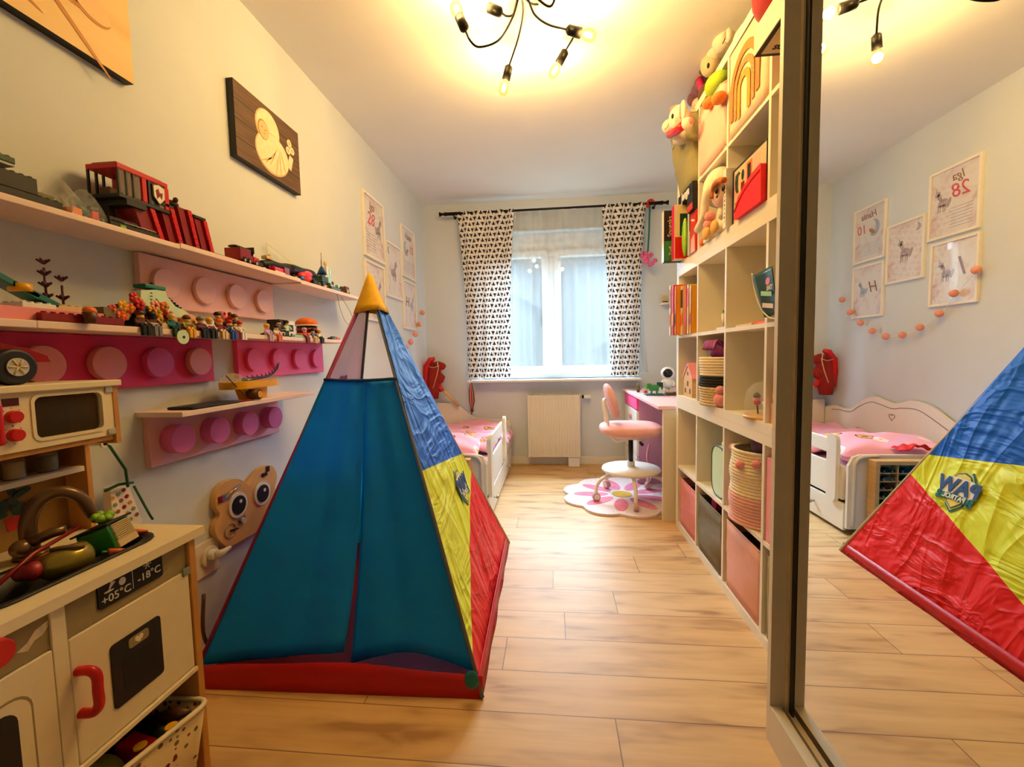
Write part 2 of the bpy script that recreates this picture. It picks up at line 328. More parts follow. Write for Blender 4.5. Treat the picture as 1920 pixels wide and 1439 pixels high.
tl = nt.nodes.new('ShaderNodeBsdfTranslucent'); L(col, tl.inputs[0]); ms = nt.nodes.new('ShaderNodeMixShader'); ms.inputs[0].default_value = .14; L(b.outputs[0], ms.inputs[1]); L(tl.outputs[0], ms.inputs[2]); L(ms.outputs[0], nt.nodes['Material Output'].inputs[0])
def curtain(x0t, x1t, x0b, x1b, z0, folds, amp, y, mt, name, label, cat, width, ph=0):
    def fn(u, v):
        xa = x0t + (x1t - x0t) * u; xb = x0b + (x1b - x0b) * u; k = 1 - v
        pinch = 1 - .12 * math.sin(PI * k) ; x = xa * (1 - k) + xb * k; cx = (x0t + x1t) / 2 * (1 - k) + (x0b + x1b) / 2 * k
        x = cx + (x - cx) * (1 - .06 * math.sin(PI * min(1, k * 1.0)))
        a = amp * (.55 + .45 * k)
        return (x + .006 * math.sin(u * 17 + 3 * k), y + a * math.sin(u * folds * 2 * PI + ph + .7 * math.sin(u * 9)) + .4 * a * math.sin(u * folds * 4.7 + k * 2.2), z0 + (RODZ + .012 - z0) * v)
    g = MB().grid(mt, fn, 90, 24, uv=True)
    o = g.build(name, label=label, cat=cat, group=None)
    ul = o.data.uv_layers[0]
    for d in ul.data: d.uv = (d.uv[0] * width, d.uv[1] * 1.52)
    return o
curtain(-.85, -.325, -.79, -.40, .84, 5, .022, RODY - .012, pat, 'patterned_curtain', 'white curtain with black triangles hanging left of the window', 'curtain', .80)
curtain(.445, .835, .52, .765, .84, 4, .022, RODY - .012, pat, 'patterned_curtain', 'white curtain with black triangles hanging right of the window', 'curtain', .60, 1)
shm, nt, b = nmat('sheer_voile'); L = nt.links.new; b.inputs['Base Color'].default_value = (.9, .92, .92, 1); b.inputs['Roughness'].default_value = .9
tl = nt.nodes.new('ShaderNodeBsdfTranslucent'); tl.inputs[0].default_value = (.22, .26, .28, 1); tr = nt.nodes.new('ShaderNodeBsdfTransparent')
m1 = nt.nodes.new('ShaderNodeMixShader'); m1.inputs[0].default_value = .42; L(b.outputs[0], m1.inputs[1]); L(tl.outputs[0], m1.inputs[2])
m2 = nt.nodes.new('ShaderNodeMixShader'); m2.inputs[0].default_value = .60; L(m1.outputs[0], m2.inputs[1]); L(tr.outputs[0], m2.inputs[2]); L(m2.outputs[0], nt.nodes['Material Output'].inputs[0])
curtain(-.78, -.01, -.83, -.02, .86, 9, .016, YB - .075, shm, 'sheer_curtain', 'sheer white curtain panel covering the left half of the window', 'curtain', 1)
curtain(-.07, .80, -.08, .86, .87, 9, .016, YB - .055, shm, 'sheer_curtain', 'sheer white curtain panel covering the right half of the window, its edge sticking out', 'curtain', 1, 2)
# ---------------------------------------------------------------- radiator
t = thing('radiator', 'cream ribbed panel radiator on the wall under the window', 'radiator', (0, YB - .06, .09))
radm = mat('radiator_enamel', (236, 228, 210), .4, var=.01)
y0 = YB - .115; prof = []
n = 26; x0, x1 = -.235, .235
mb = MB(); pts = []
for i in range(n):
    a = x0 + (x1 - x0) * i / n; d = (x1 - x0) / n
    pts += [(a, y0), (a + d * .55, y0), (a + d * .65, y0 + .006), (a + d * .9, y0 + .006)]
pts += [(x1, y0), (x1, YB - .03), (x0, YB - .03)]
mb.prism(radm, [(p[0], p[1]) for p in pts], 2, .105, .67); mb.box(radm, x0 - .003, x1 + .003, y0 - .002, YB - .03, .095, .108).box(radm, x0 - .003, x1 + .003, y0 - .002, YB - .03, .66, .672)
mb.build('radiator_panel', t)
mb = MB(); mb.box(radm, x0 - .006, x0, y0 - .004, YB - .03, .09, .685).box(radm, x1, x1 + .006, y0 - .004, YB - .03, .09, .685)
for i in range(24): a = x0 + .01 + i * .0193; mb.box(radm, a, a + .006, y0, YB - .03, .672, .682)
mb.build('top_grille', t)
MB().cyl(chrome, (x1 + .006, YB - .06, .65), (x1 + .035, YB - .06, .65), .010).cyl(black, (x1 + .03, YB - .06, .65), (x1 + .045, YB - .06, .65), .017).build('valve_body', t)
MB().cyl(whp, (x1 + .045, YB - .06, .65), (x1 + .105, YB - .06, .65), .018, .021).build('valve_knob', t, bev=.003)
MB().box(whp, .13, .235, YB - .10, YB - .015, .0, .095).build('pipe_cover', t, bev=.003)
for x in (.15, .2): MB().cyl(chrome, (x, YB - .07, .06), (x, YB - .07, .12), .008).build('pipe', t)
# ---------------------------------------------------------------- ceiling lamp
t = thing('ceiling_lamp', 'black ceiling lamp with curling arms and bare filament bulbs', 'lamp', (-.105, 1.72, HC))
cen = V((-.105, 1.72, HC))
MB().lathe(blackm, cen - V((0, 0, .03)), [(0, 0), (.055, 0), (.065, .008), (.065, .03), (0, .03)], 32).build('canopy', t)
MB().cyl(blackm, cen - V((0, 0, .05)), cen - V((0, 0, .028)), .016).sph(blackm, cen - V((0, 0, .05)), .018).build('hub', t)
bulbg, nt, b = nmat('warm_bulb_glass'); nt.nodes.remove(b)
tr = nt.nodes.new('ShaderNodeBsdfTransparent'); tr.inputs[0].default_value = (1, .93, .75, 1); em = nt.nodes.new('ShaderNodeEmission'); em.inputs[0].default_value = (1, .62, .16, 1); em.inputs[1].default_value = 1.1
lw = nt.nodes.new('ShaderNodeLayerWeight'); lw.inputs[0].default_value = .35; mx = nt.nodes.new('ShaderNodeMixShader')
f_ = mth(nt, 'ADD', mth(nt, 'MULTIPLY', lw.outputs['Facing'], .8), .12); nt.links.new(f_, mx.inputs[0]); nt.links.new(tr.outputs[0], mx.inputs[1]); nt.links.new(em.outputs[0], mx.inputs[2]); nt.links.new(mx.outputs[0], nt.nodes['Material Output'].inputs[0])
fil = mat('glowing_filament', (255, 240, 200), emit=(255, 226, 150), es=22, var=0)
def bulb(sock0, d, pts, k):
    # socket starts at sock0 (arm end) and points along d; arm runs hub -> pts -> sock0
    d = V(d).normalized(); s0 = V(sock0)
    path = spline([cen - V((0, 0, .05))] + [V(p) for p in pts] + [s0], 10)
    a = MB().tube(blackm, path, .0042, 8).build('lamp_arm', t)
    sk = MB().tube(blackm, [s0 - d * .004, s0, s0 + d * .006, s0 + d * .058], [.005, .012, .0185, .0195], 18).build('lamp_socket', t)
    x = d.orthogonal().normalized(); y = d.cross(x); R = MX((x, y, d)).transposed(); b0 = s0 + d * .058
    mb = MB(T=MX.Translation(b0) @ R.to_4x4()); mb.lathe(bulbg, (0, 0, 0), [(.012, -.004), (.014, .008), (.021, .022), (.0235, .038), (.021, .052), (.012, .062), (0, .0645)], 20)
    bo = mb.build('light_bulb', t)
    mb = MB(T=MX.Translation(b0) @ R.to_4x4())
    for i in range(4): a = PI / 2 * i; mb.tube(fil, [(.004 * math.cos(a), .004 * math.sin(a), .012), (.009 * math.cos(a), .009 * math.sin(a), .03), (.005 * math.cos(a), .005 * math.sin(a), .048)], .0022, 5)
    mb.build('filament', bo)
    l = bpy.data.lights.new('bulb_light', 'POINT'); l.energy = BULB_W; l.color = BULB_C; l.shadow_soft_size = .02
    lo = bpy.data.objects.new('bulb_light', l); C.objects.link(lo); lo.location = b0 + d * .032
ctr = lambda u, v, y: at(u, v, 1, y)
# bulb centre, socket base and arm points traced in depth
B = V((-.213, 2.103, 2.315)); s = at(955, 122, 1, 2.07); d = B - s; bulb(B - d.normalized() * .09, d, [at(981, 20, 1, 1.85), at(972, 70, 1, 1.98)], 0)
B = V((.026, 2.099, 2.37)); s = at(1058, 100, 1, 2.07); d = B - s; bulb(B - d.normalized() * .09, d, [at(1000, 8, 1, 1.83), at(1040, 2, 1, 1.92), at(1070, 22, 1, 2.0), at(1078, 60, 1, 2.05)], 1)
B = V((.158, 1.815, 2.318)); s = at(1060, 55, 1, 1.79); d = B - s; bulb(B - d.normalized() * .09, d, [at(990, 0, 1, 1.74), at(1003, 28, 1, 1.76), at(1028, 46, 1, 1.78)], 2)
B = at(857, 20, 1, 1.66); s = at(872, 56, 1, 1.64); d = B - s; bulb(B - d.normalized() * .09, d, [at(971, 0, 1, 1.71), at(960, 35, 1, 1.69), at(935, 75, 1, 1.66), at(900, 88, 1, 1.64), at(883, 78, 1, 1.63)], 3)
B = at(903, 8, 1, 1.80); s = at(935, 22, 1, 1.80); d = B - s; bulb(B - d.normalized() * .09, d, [at(968, 5, 1, 1.75), at(962, 27, 1, 1.78), at(950, 30, 1, 1.80)], 4)
B = V((.10, 1.50, 2.34)); bulb(B - V((.06, -.04, -.05)), V((.6, -.35, -.35)), [cen + V((.05, -.12, -.16)), cen + V((.12, -.12, -.2))], 5)
# ---------------------------------------------------------------- wall boards and brick panels
def board(y0, y1, z0, z1, lab, d=.15):
    MB().box(SHELFP, XL, XL + d, y0, y1, z0, z1).build('wall_shelf', bev=.0015, label=lab, cat='shelf')
board(.45, 1.1645, 1.378, 1.392, 'pale pink upper wall board nearest the camera, under the red fire station')
board(1.1655, 1.7595, 1.382, 1.397, 'pale upper wall board directly above the light pink stud panel')
board(1.7605, 2.33, 1.376, 1.392, 'pale upper wall board at the far end, under the toy police tower')
board(.45, .799, 1.13, 1.146, 'pale middle wall board at the left edge of the picture')
board(.80, 1.41, 1.13, 1.146, 'pale middle wall board above the magenta stud panel')
board(1.51, 2.16, 1.131, 1.146, 'pale middle wall board above the hot pink stud panel')
board(1.13, 1.82, .893, .908, 'pale lowest wall board carrying the yellow toy tray')
def panel(y0, y1, z0, z1, cp, cs, lab, nm, r=.045, sh=.026):
    p = thing('stud_wall_decor', lab, 'wall panel', (XL, (y0 + y1) / 2, z0))
    MB().box(cp, XL, XL + .02, y0, y1, z0, z1).build('panel', p, bev=.0015)
    w = (y1 - y0) / 4
    for i in range(4): c = (y0 + w * (i + .5), (z0 + z1) / 2 - .003); MB().cyl(cs[i] if isinstance(cs, list) else cs, (XL + .02, *c), (XL + .02 + sh, *c), r, n=40).build('stud', p, bev=.0015)
P1 = mat('light_pink_board', (240, 190, 186), .55, var=.02); P2 = mat('magenta_board', (214, 34, 104), .55, var=.03); P3 = mat('hot_pink_board', (250, 84, 150), .55, var=.02); P4 = mat('rose_board', (242, 184, 196), .55, var=.02)
S2a = mat('warm_lit_rose_stud', (230, 140, 146), .55, var=.02); S2b = mat('purple_pink_stud', (210, 72, 146), .55, var=.02); S4 = mat('orchid_stud', (230, 112, 180), .55, var=.02)  # first stud tone has the warm light mixed into its colour
panel(1.16, 1.76, 1.222, 1.376, P1, P1, 'light pink wall panel with four round studs, under the upper boards', 'a', sh=.014)
panel(.815, 1.41, .983, 1.129, P2, [S2a, S2a, S2b, S2a], 'magenta wall panel with four round studs, above the play kitchen', 'b', sh=.02)
panel(1.53, 2.14, .985, 1.130, P3, P3, 'hot pink wall panel with four round studs, under the toy burger stand', 'c', sh=.016)
panel(1.15, 1.75, .738, .892, P4, S4, 'rose wall panel with purple pink studs, the lowest of the stud panels', 'd', sh=.04)
# ---------------------------------------------------------------- canvas prints
def wallpoly(mb, mt, poly, x): mb.prism(mt, poly, 0, x, x + .0005); return mb
cv1, nt, b = nmat('golden_photo_print'); L = nt.links.new
co = nt.nodes.new('ShaderNodeTexCoord').outputs['Object']; mp = nt.nodes.new('ShaderNodeMapping'); mp.inputs['Rotation'].default_value = (.7, 0, 0); mp.inputs['Scale'].default_value = (1, 1.2, 4); L(co, mp.inputs[0])
f = noise(nt, mp.outputs[0], 2.2, 2, .6); L(mixc(nt, f, (226, 176, 96), (252, 226, 170)), b.inputs['Base Color']); b.inputs['Roughness'].default_value = .6
babyskin = mat('printed_skin_tone', (240, 196, 140), .6, var=.06, vs=8); babysh = mat('printed_skin_fold', (196, 132, 66), .6, var=.05); cream = mat('printed_cream_wool', (246, 226, 186), .7, var=.08, vs=40); creamd = mat('printed_cream_fold', (214, 182, 134), .7, var=.05)
t = thing('canvas_print', 'canvas photo print in golden tones cut off by the top left corner', 'picture', (XL, .9, 1.85))
MB().box(dark, XL, XL + .028, .55, 1.18, 1.852, 2.30).build('canvas_side', t, bev=.002)
x = XL + .0283; mb = MB(); mb.prism(cv1, [(.551, 1.853), (1.179, 1.853), (1.179, 2.299), (.551, 2.299)], 0, XL + .0281, x)
wallpoly(mb, babysh, ell(.98, 2.02, .10, .045, 24, -.5), x); wallpoly(mb, babyskin, ell(.985, 2.03, .10, .042, 24, -.5), x + .0006)
wallpoly(mb, babysh, ell(1.07, 1.985, .055, .034, 24, -.35), x + .0006); wallpoly(mb, babyskin, ell(1.073, 1.99, .053, .031, 24, -.35), x + .0012)
wallpoly(mb, babyskin, ell(.80, 2.10, .15, .10, 28, -.2), x + .0012); wallpoly(mb, babysh, ell(1.0, 1.93, .16, .006, 16, -.75), x + .0006); wallpoly(mb, babysh, ell(.85, 1.93, .12, .006, 16, -.4), x + .0006)
mb.build('print', t)
woodp, nt, b = nmat('printed_dark_planks'); L = nt.links.new
co = nt.nodes.new('ShaderNodeTexCoord').outputs['Object']; mp = nt.nodes.new('ShaderNodeMapping'); mp.inputs['Scale'].default_value = (1, 4, 60); L(co, mp.inputs[0])
f = noise(nt, mp.outputs[0], 1.4, 5, .5); sp = nt.nodes.new('ShaderNodeSeparateXYZ'); L(co, sp.inputs[0]); g = mth(nt, 'LESS_THAN', mth(nt, 'FRACT', mth(nt, 'DIVIDE', sp.outputs['Z'], .072)), .05)
L(mixc(nt, g, mixc(nt, f, (34, 22, 14), (128, 92, 60)), (16, 10, 8)), b.inputs['Base Color']); b.inputs['Roughness'].default_value = .6
t = thing('canvas_print', 'canvas photo print of a baby in a cream wrap on dark planks', 'picture', (XL, 1.79, 1.835))
MB().box(dark, XL, XL + .028, 1.582, 2.0, 1.835, 2.122).build('canvas_side', t, bev=.002)
mb = MB(); mb.prism(woodp, [(1.583, 1.836), (1.999, 1.836), (1.999, 2.121), (1.583, 2.121)], 0, XL + .0281, x)
wallpoly(mb, creamd, ell(1.775, 2.03, .078, .075, 26), x); wallpoly(mb, cream, ell(1.778, 2.032, .073, .071, 26), x + .0006)
wallpoly(mb, creamd, ell(1.80, 1.935, .112, .085, 30, .1), x + .0006); wallpoly(mb, cream, ell(1.802, 1.938, .107, .080, 30, .1), x + .0012)
wallpoly(mb, babysh, ell(1.745, 2.012, .034, .040, 20, .2), x + .0012); wallpoly(mb, babyskin, ell(1.747, 2.010, .031, .036, 20, .2), x + .0018)
for cy, cz, a, rx in ((1.735, 2.02, .2, .007), (1.757, 2.014, .2, .007), (1.749, 1.998, .2, .005)): wallpoly(mb, babysh, ell(cy, cz, rx, .0022, 10, a), x + .0024)
for i in range(6): wallpoly(mb, creamd, ell(1.76 + .022 * i, 1.90 + .014 * (i % 3), .05, .0035, 12, .5 + .28 * i), x + .0018)
for cy, cz in ((1.925, 2.04), (1.945, 2.015), (1.915, 2.005)): wallpoly(mb, cream, ell(cy, cz, .017, .017, 10), x); wallpoly(mb, creamd, ell(cy, cz, .008, .008, 8), x + .0006)
wallpoly(mb, cream, [(1.90, 1.93), (1.925, 1.99), (1.95, 1.98), (1.93, 1.92)], x + .0001)
mb.build('print', t)
# ---------------------------------------------------------------- five framed prints
paper, nt, b = nmat('watercolour_paper'); L = nt.links.new
co = nt.nodes.new('ShaderNodeTexCoord').outputs['Object']; f = noise(nt, co, 9, 4, 1.0); sp = nt.nodes.new('ShaderNodeSeparateXYZ'); L(co, sp.inputs[0])
ff = mth(nt, 'GREATER_THAN', f, .56); L(mixc(nt, mth(nt, 'MULTIPLY', mth(nt, 'MAXIMUM', mth(nt, 'SUBTRACT', f, .5), 0), 3.2), (244, 240, 240), (222, 170, 186)), b.inputs['Base Color']); b.inputs['Roughness'].default_value = .7
inkb = mat('brown_ink', (150, 96, 70), .6, var=0); inkp = mat('rose_ink', (226, 84, 110), .6, var=0); inkg = mat('grey_mauve_ink', (186, 172, 184), .6, var=.2, vs=60); inkl = mat('light_blue_ink', (176, 190, 214), .6, var=.1)
framew = mat('white_frame', (242, 236, 226), .4, var=.01)
acr, nt, b = nmat('picture_glass'); nt.nodes.remove(b)
tr = nt.nodes.new('ShaderNodeBsdfTransparent'); gl = nt.nodes.new('ShaderNodeBsdfGlossy'); gl.inputs['Roughness'].default_value = .03; mx = nt.nodes.new('ShaderNodeMixShader'); mx.inputs[0].default_value = .07
nt.links.new(tr.outputs[0], mx.inputs[1]); nt.links.new(gl.outputs[0], mx.inputs[2]); nt.links.new(mx.outputs[0], nt.nodes['Material Output'].inputs[0])
def unicorn(mb, cy, cz, s, x, mt):
    wallpoly(mb, mt, ell(cy, cz, .030 * s, .022 * s, 16, -.2), x); wallpoly(mb, mt, ell(cy + .022 * s, cz + .034 * s, .012 * s, .022 * s, 12, -.5), x)
    wallpoly(mb, mt, ell(cy + .034 * s, cz + .052 * s, .019 * s, .012 * s, 12, -.4), x); wallpoly(mb, mt, [(cy + .036 * s, cz + .062 * s), (cy + .046 * s, cz + .09 * s), (cy + .044 * s, cz + .06 * s)], x)
    for q in (-.02, -.008, .010, .022): wallpoly(mb, mt, [(cy + q * s, cz - .01 * s), (cy + (q + .008) * s, cz - .01 * s), (cy + (q + .01) * s, cz - .048 * s), (cy + (q + .003) * s, cz - .048 * s)], x)
    wallpoly(mb, mt, ell(cy - .036 * s, cz - .006 * s, .010 * s, .026 * s, 12, .4), x)
def frame(y0, y1, z0, z1, lab, kind):
    t = thing('framed_picture', lab, 'picture', (XL, (y0 + y1) / 2, z0)); w = .016; d = .018; mb = MB()
    for a in ((y0, y0 + w, z0, z1), (y1 - w, y1, z0, z1), (y0 + w, y1 - w, z0, z0 + w), (y0 + w, y1 - w, z1 - w, z1)): mb.box(framew, XL, XL + d, *a)
    mb.build('frame', t, bev=.0015)
    x = XL + .008; cy = (y0 + y1) / 2; h = z1 - z0; wd = y1 - y0
    mb = MB(); mb.box(paper, XL + .001, x, y0 + w, y1 - w, z0 + w, z1 - w); X = x + .0002
    o = lambda a, b_: (X + .0008, y0 + a * wd, z0 + b_ * h); ey = (0, 1, 0); ez = (0, 0, 1)
    if kind == 1:
        unicorn(mb, y0 + .72 * wd, z0 + .52 * h, 1.15, X, inkg)
        for i in range(7): wallpoly(mb, inkg, [(y0 + .14 * wd, z0 + (.12 + .045 * i) * h), (y0 + (.55 + .3 * random.random()) * wd, z0 + (.12 + .045 * i) * h), (y0 + .55 * wd, z0 + (.128 + .045 * i) * h), (y0 + .14 * wd, z0 + (.128 + .045 * i) * h)], X)
    if kind == 4:
        wallpoly(mb, inkl, ell(y0 + .36 * wd, z0 + .58 * h, .055, .062, 22), X); wallpoly(mb, paper, ell(y0 + .45 * wd, z0 + .61 * h, .048, .052, 22), X + .0005); wallpoly(mb, babysh, ell(y0 + .42 * wd, z0 + .53 * h, .034, .015, 16, .6), X + .001)
        for i in range(6): wallpoly(mb, inkl, [(y0 + .15 * wd, z0 + (.12 + .04 * i) * h), (y0 + .85 * wd, z0 + (.12 + .04 * i) * h), (y0 + .85 * wd, z0 + (.126 + .04 * i) * h), (y0 + .15 * wd, z0 + (.126 + .04 * i) * h)], X)
    if kind == 2: unicorn(mb, y0 + .66 * wd, z0 + .5 * h, 1.1, X, inkg)
    if kind == 5: unicorn(mb, y0 + .66 * wd, z0 + .52 * h, 1.0, X, inkl)
    if kind == 3:
        unicorn(mb, cy, z0 + .48 * h, 1.3, X, inkg); wallpoly(mb, inkg, ell(y0 + .2 * wd, z0 + .84 * h, .022, .026, 18), X); wallpoly(mb, paper, ell(y0 + .25 * wd, z0 + .85 * h, .019, .022, 18), X + .0005)
    mb.build('print', t)
    if kind == 1: text('Iga', .075, inkb, t, o(.42, .83), ey, ez, shear=.3); text('28', .12, inkp, t, o(.36, .62), ey, ez, shear=.2)
    if kind == 2: text('I', .16, inkb, t, o(.28, .56), ey, ez, shear=.35)
    if kind == 4: text('Hania', .07, inkb, t, o(.52, .83), ey, ez, shear=.3); text('10', .10, inkp, t, o(.74, .6), ey, ez, shear=.1)
    if kind == 5: text('H', .12, inkb, t, o(.30, .56), ey, ez, shear=.3)
    MB().box(acr, x + .004, x + .0055, y0 + w, y1 - w, z0 + w, z1 - w).build('picture_glass', t)
frame(2.725, 3.065, 1.722, 2.142, 'white framed print reading Iga 28, highest on the left wall near the tent tip', 1)
frame(2.715, 3.035, 1.302, 1.700, 'white framed print with a large letter I, behind the yellow tent tip', 2)
frame(3.085, 3.405, 1.505, 1.918, 'white framed unicorn and moon print, middle of the five on the left wall', 3)
frame(3.425, 3.755, 1.715, 2.133, 'white framed print reading Hania 10, upper one nearest the window', 4)
frame(3.425, 3.750, 1.286, 1.690, 'white framed print with a letter H, lower one nearest the window', 5)
# felt ball garland
G = [(3.827, 1.453), (3.727, 1.34), (3.605, 1.245), (3.477, 1.177), (3.343, 1.130), (3.196, 1.134), (3.058, 1.178), (2.919, 1.255), (2.827, 1.366), (2.698, 1.48)]
t = thing('ball_garland', 'garland of coral felt balls strung below the framed prints', 'garland', (XL, 3.3, 1.13))
MB().tube(whp, spline([(XL + .03, a, b) for a, b in G], 6), .0012, 5).build('string', t)
for a, b in G: MB().sph(felt, (XL + .042, a, b), .023, n=18).build('felt_ball', t)
# ---------------------------------------------------------------- play tent
FR, BR, FL, BL, AP = V((-.23, 1.229, 0)), V((-.257, 2.311, 0)), V((-1.185, 1.205, 0)), V((-1.185, 2.28, 0)), V((-.745, 1.72, 1.385))
t = thing('play_tent', 'pyramid play tent with blue front flaps and a blue, yellow and red side', 'tent', ((FR + BL) / 2).to_tuple()[:2] + (0,))
satin, nt, b = nmat('printed_satin'); L = nt.links.new
uvn = nt.nodes.new('ShaderNodeUVMap').outputs[0]; sp = nt.nodes.new('ShaderNodeSeparateXYZ'); L(uvn, sp.inputs[0]); U, Vv = sp.outputs['X'], sp.outputs['Y']
isb = mth(nt, 'GREATER_THAN', mth(nt, 'ADD', Vv, mth(nt, 'MULTIPLY', U, .14)), .722)
isr = mth(nt, 'LESS_THAN', Vv, mth(nt, 'ADD', mth(nt, 'MULTIPLY', U, .47), .082)); hem = mth(nt, 'LESS_THAN', Vv, .045)
L(mixc(nt, hem, mixc(nt, isb, mixc(nt, isr, (226, 236, 52), (228, 34, 34)), (6, 92, 214)), (176, 4, 14)), b.inputs['Base Color'])
b.inputs['Roughness'].default_value = .5; b.inputs['Specular IOR Level'].default_value = .25
mp = nt.nodes.new('ShaderNodeMapping'); mp.inputs['Scale'].default_value = (3.2, .7, 1); mp.inputs['Rotation'].default_value = (0, 0, .3); L(uvn, mp.inputs[0])
h1 = noise(nt, mp.outputs[0], 2.0, 2, .9); mp2 = nt.nodes.new('ShaderNodeMapping'); mp2.inputs['Scale'].default_value = (1.0, 1.9, 1); mp2.inputs['Rotation'].default_value = (0, 0, -.6); L(uvn, mp2.inputs[0]); h2 = noise(nt, mp2.outputs[0], 2.6, 3, 1.6)
rg = mth(nt, 'SUBTRACT', 1, mth(nt, 'ABSOLUTE', mth(nt, 'SUBTRACT', mth(nt, 'MULTIPLY', h1, 2), 1))); rg2 = mth(nt, 'SUBTRACT', 1, mth(nt, 'ABSOLUTE', mth(nt, 'SUBTRACT', mth(nt, 'MULTIPLY', h2, 2), 1)))
bp = nt.nodes.new('ShaderNodeBump'); bp.inputs['Strength'].default_value = .42; bp.inputs['Distance'].default_value = .03; L(mth(nt, 'ADD', mth(nt, 'POWER', rg, 3), mth(nt, 'POWER', rg2, 3)), bp.inputs['Height']); L(bp.outputs[0], b.inputs['Normal'])
E1 = (BR - FR).normalized(); HH = (AP - FR) - E1 * (AP - FR).dot(E1); SL = HH.length; E2 = HH.normalized(); NN = E1.cross(E2).normalized(); LU = (BR - FR).length; UA = (AP - FR).dot(E1)
def fabric(mb, mt, A, Bq, v0, v1, nu, nv, sag=.0, uv=False):
    def fn(u, v):
        vv = v0 + (v1 - v0) * v; a = A + (AP - A) * vv; b_ = Bq + (AP - Bq) * vv; p = a + (b_ - a) * u
        nrm = (Bq - A).cross(AP - A).normalized(); w = math.sin(PI * u); k = (1 - vv)
        return p - nrm * (sag * w * k * (1 if vv > .01 else 0)) + nrm * (.003 * math.sin(u * 23 + vv * 9) * w * k)
    return mb.grid(mt, fn, nu, nv)
mb = MB(); fabric(mb, satin, FR, BR, 0, .93, 40, 50, .012)
mb.build('printed_side', t, uvf=lambda p: ((p - FR).dot(E1), (p - FR).dot(E2)), solid=.0015)
mesh_p, nt, b = nmat('pink_netting'); L = nt.links.new
tr = nt.nodes.new('ShaderNodeBsdfTransparent'); b.inputs['Base Color'].default_value = (*lin((226, 150, 170)), 1); b.inputs['Roughness'].default_value = .8
uvn = nt.nodes.new('ShaderNodeTexCoord').outputs['Object']; b.inputs['Base Color'].default_value = (*lin((232, 122, 160)), 1)
mx = nt.nodes.new('ShaderNodeMixShader'); mx.inputs[0].default_value = .72; L(tr.outputs[0], mx.inputs[1]); L(b.outputs[0], mx.inputs[2]); L(mx.outputs[0], nt.nodes['Material Output'].inputs[0])
mb = MB(); fabric(mb, mesh_p, BL, FL, 0.03, .93, 20, 30, .008); q = mb.build('netting_side', t)
pawm = mat('magenta_print', (206, 70, 120), .8, var=.05)
nl = (FL - BL).cross(AP - BL).normalized()   # outward normal of the left side
pc = BL + (FL - BL) * .52 + (AP - (BL + (FL - BL) * .5)) * .66; e1 = (FL - BL).normalized(); e2 = ((AP - FL) - e1 * (AP - FL).dot(e1)).normalized(); mb = MB()
for a, c_, r in ((0, 0, .034), (-.042, .035, .016), (-.015, .058, .017), (.018, .058, .017), (.044, .033, .016)):
    o = pc + e1 * a + e2 * c_ - nl * .006; mb.add([o + (e1 * math.cos(i * PI / 8) + e2 * math.sin(i * PI / 8)) * r for i in range(16)], [list(range(16))], pawm)
mb.build('paw_print', t)
flap, nt, b = nmat('blue_flap_fabric'); L = nt.links.new
b.inputs['Base Color'].default_value = (*lin((0, 150, 230)), 1); b.inputs['Roughness'].default_value = .5
co = nt.nodes.new('ShaderNodeTexCoord').outputs['Object']; h = noise(nt, co, 5, 4, 1.5); cc = mixc(nt, h, (0, 162, 236), (2, 184, 252)); L(cc, b.inputs['Base Color'])
bp = nt.nodes.new('ShaderNodeBump'); bp.inputs['Strength'].default_value = .35; bp.inputs['Distance'].default_value = .01; L(h, bp.inputs['Height']); L(bp.outputs[0], b.inputs['Normal'])
tl = nt.nodes.new('ShaderNodeBsdfTranslucent'); L(cc, tl.inputs[0]); ms = nt.nodes.new('ShaderNodeMixShader'); ms.inputs[0].default_value = .25; L(b.outputs[0], ms.inputs[1]); L(tl.outputs[0], ms.inputs[2]); ms.inputs[0].default_value = .5; L(ms.outputs[0], nt.nodes['Material Output'].inputs[0])
# front flaps: hang from the seam at 70% height
VS = .703
def flapfn(side):
    def fn(u, v):
        vv = .045 + (VS - .045) * v + (.03 * math.sin(PI * u) * (1 - v) if side else .028 * u * (1 - v)); a = FL + (AP - FL) * vv; b_ = FR + (AP - FR) * vv
        cut = .50 + (.035 * (1 - v) if side else -.005 * (1 - v)) + (0.02 * math.sin(3 * v)) + (.04 * v)
        s = u * (cut + .02) if not side else cut + (1 - cut) * u
        p = a + (b_ - a) * s; nrm = V((0, -1, .35)).normalized(); wv = math.sin(PI * s)
        return p + nrm * (.006 * math.sin(s * 31 + v * 2) * wv * (1 - v * .6) - (.008 if side else .0) - .035 * wv * (1 - v) * (1 if side else .8))
    return fn
fl0 = MB().grid(flap, flapfn(0), 30, 24).build('door_flap', t, solid=.0012); fl1 = MB().grid(flap, flapfn(1), 30, 24).build('door_flap', t, solid=.0012)
a = FL + (AP - FL) * VS; b2 = FR + (AP - FR) * VS
MB().tube(mat('navy_binding', (10, 60, 120), .7), [a + (b2 - a) * (i / 10) + V((0, -.004, -.006 * math.sin(PI * i / 10))) for i in range(11)], .006, 6).build('flap_seam', t)
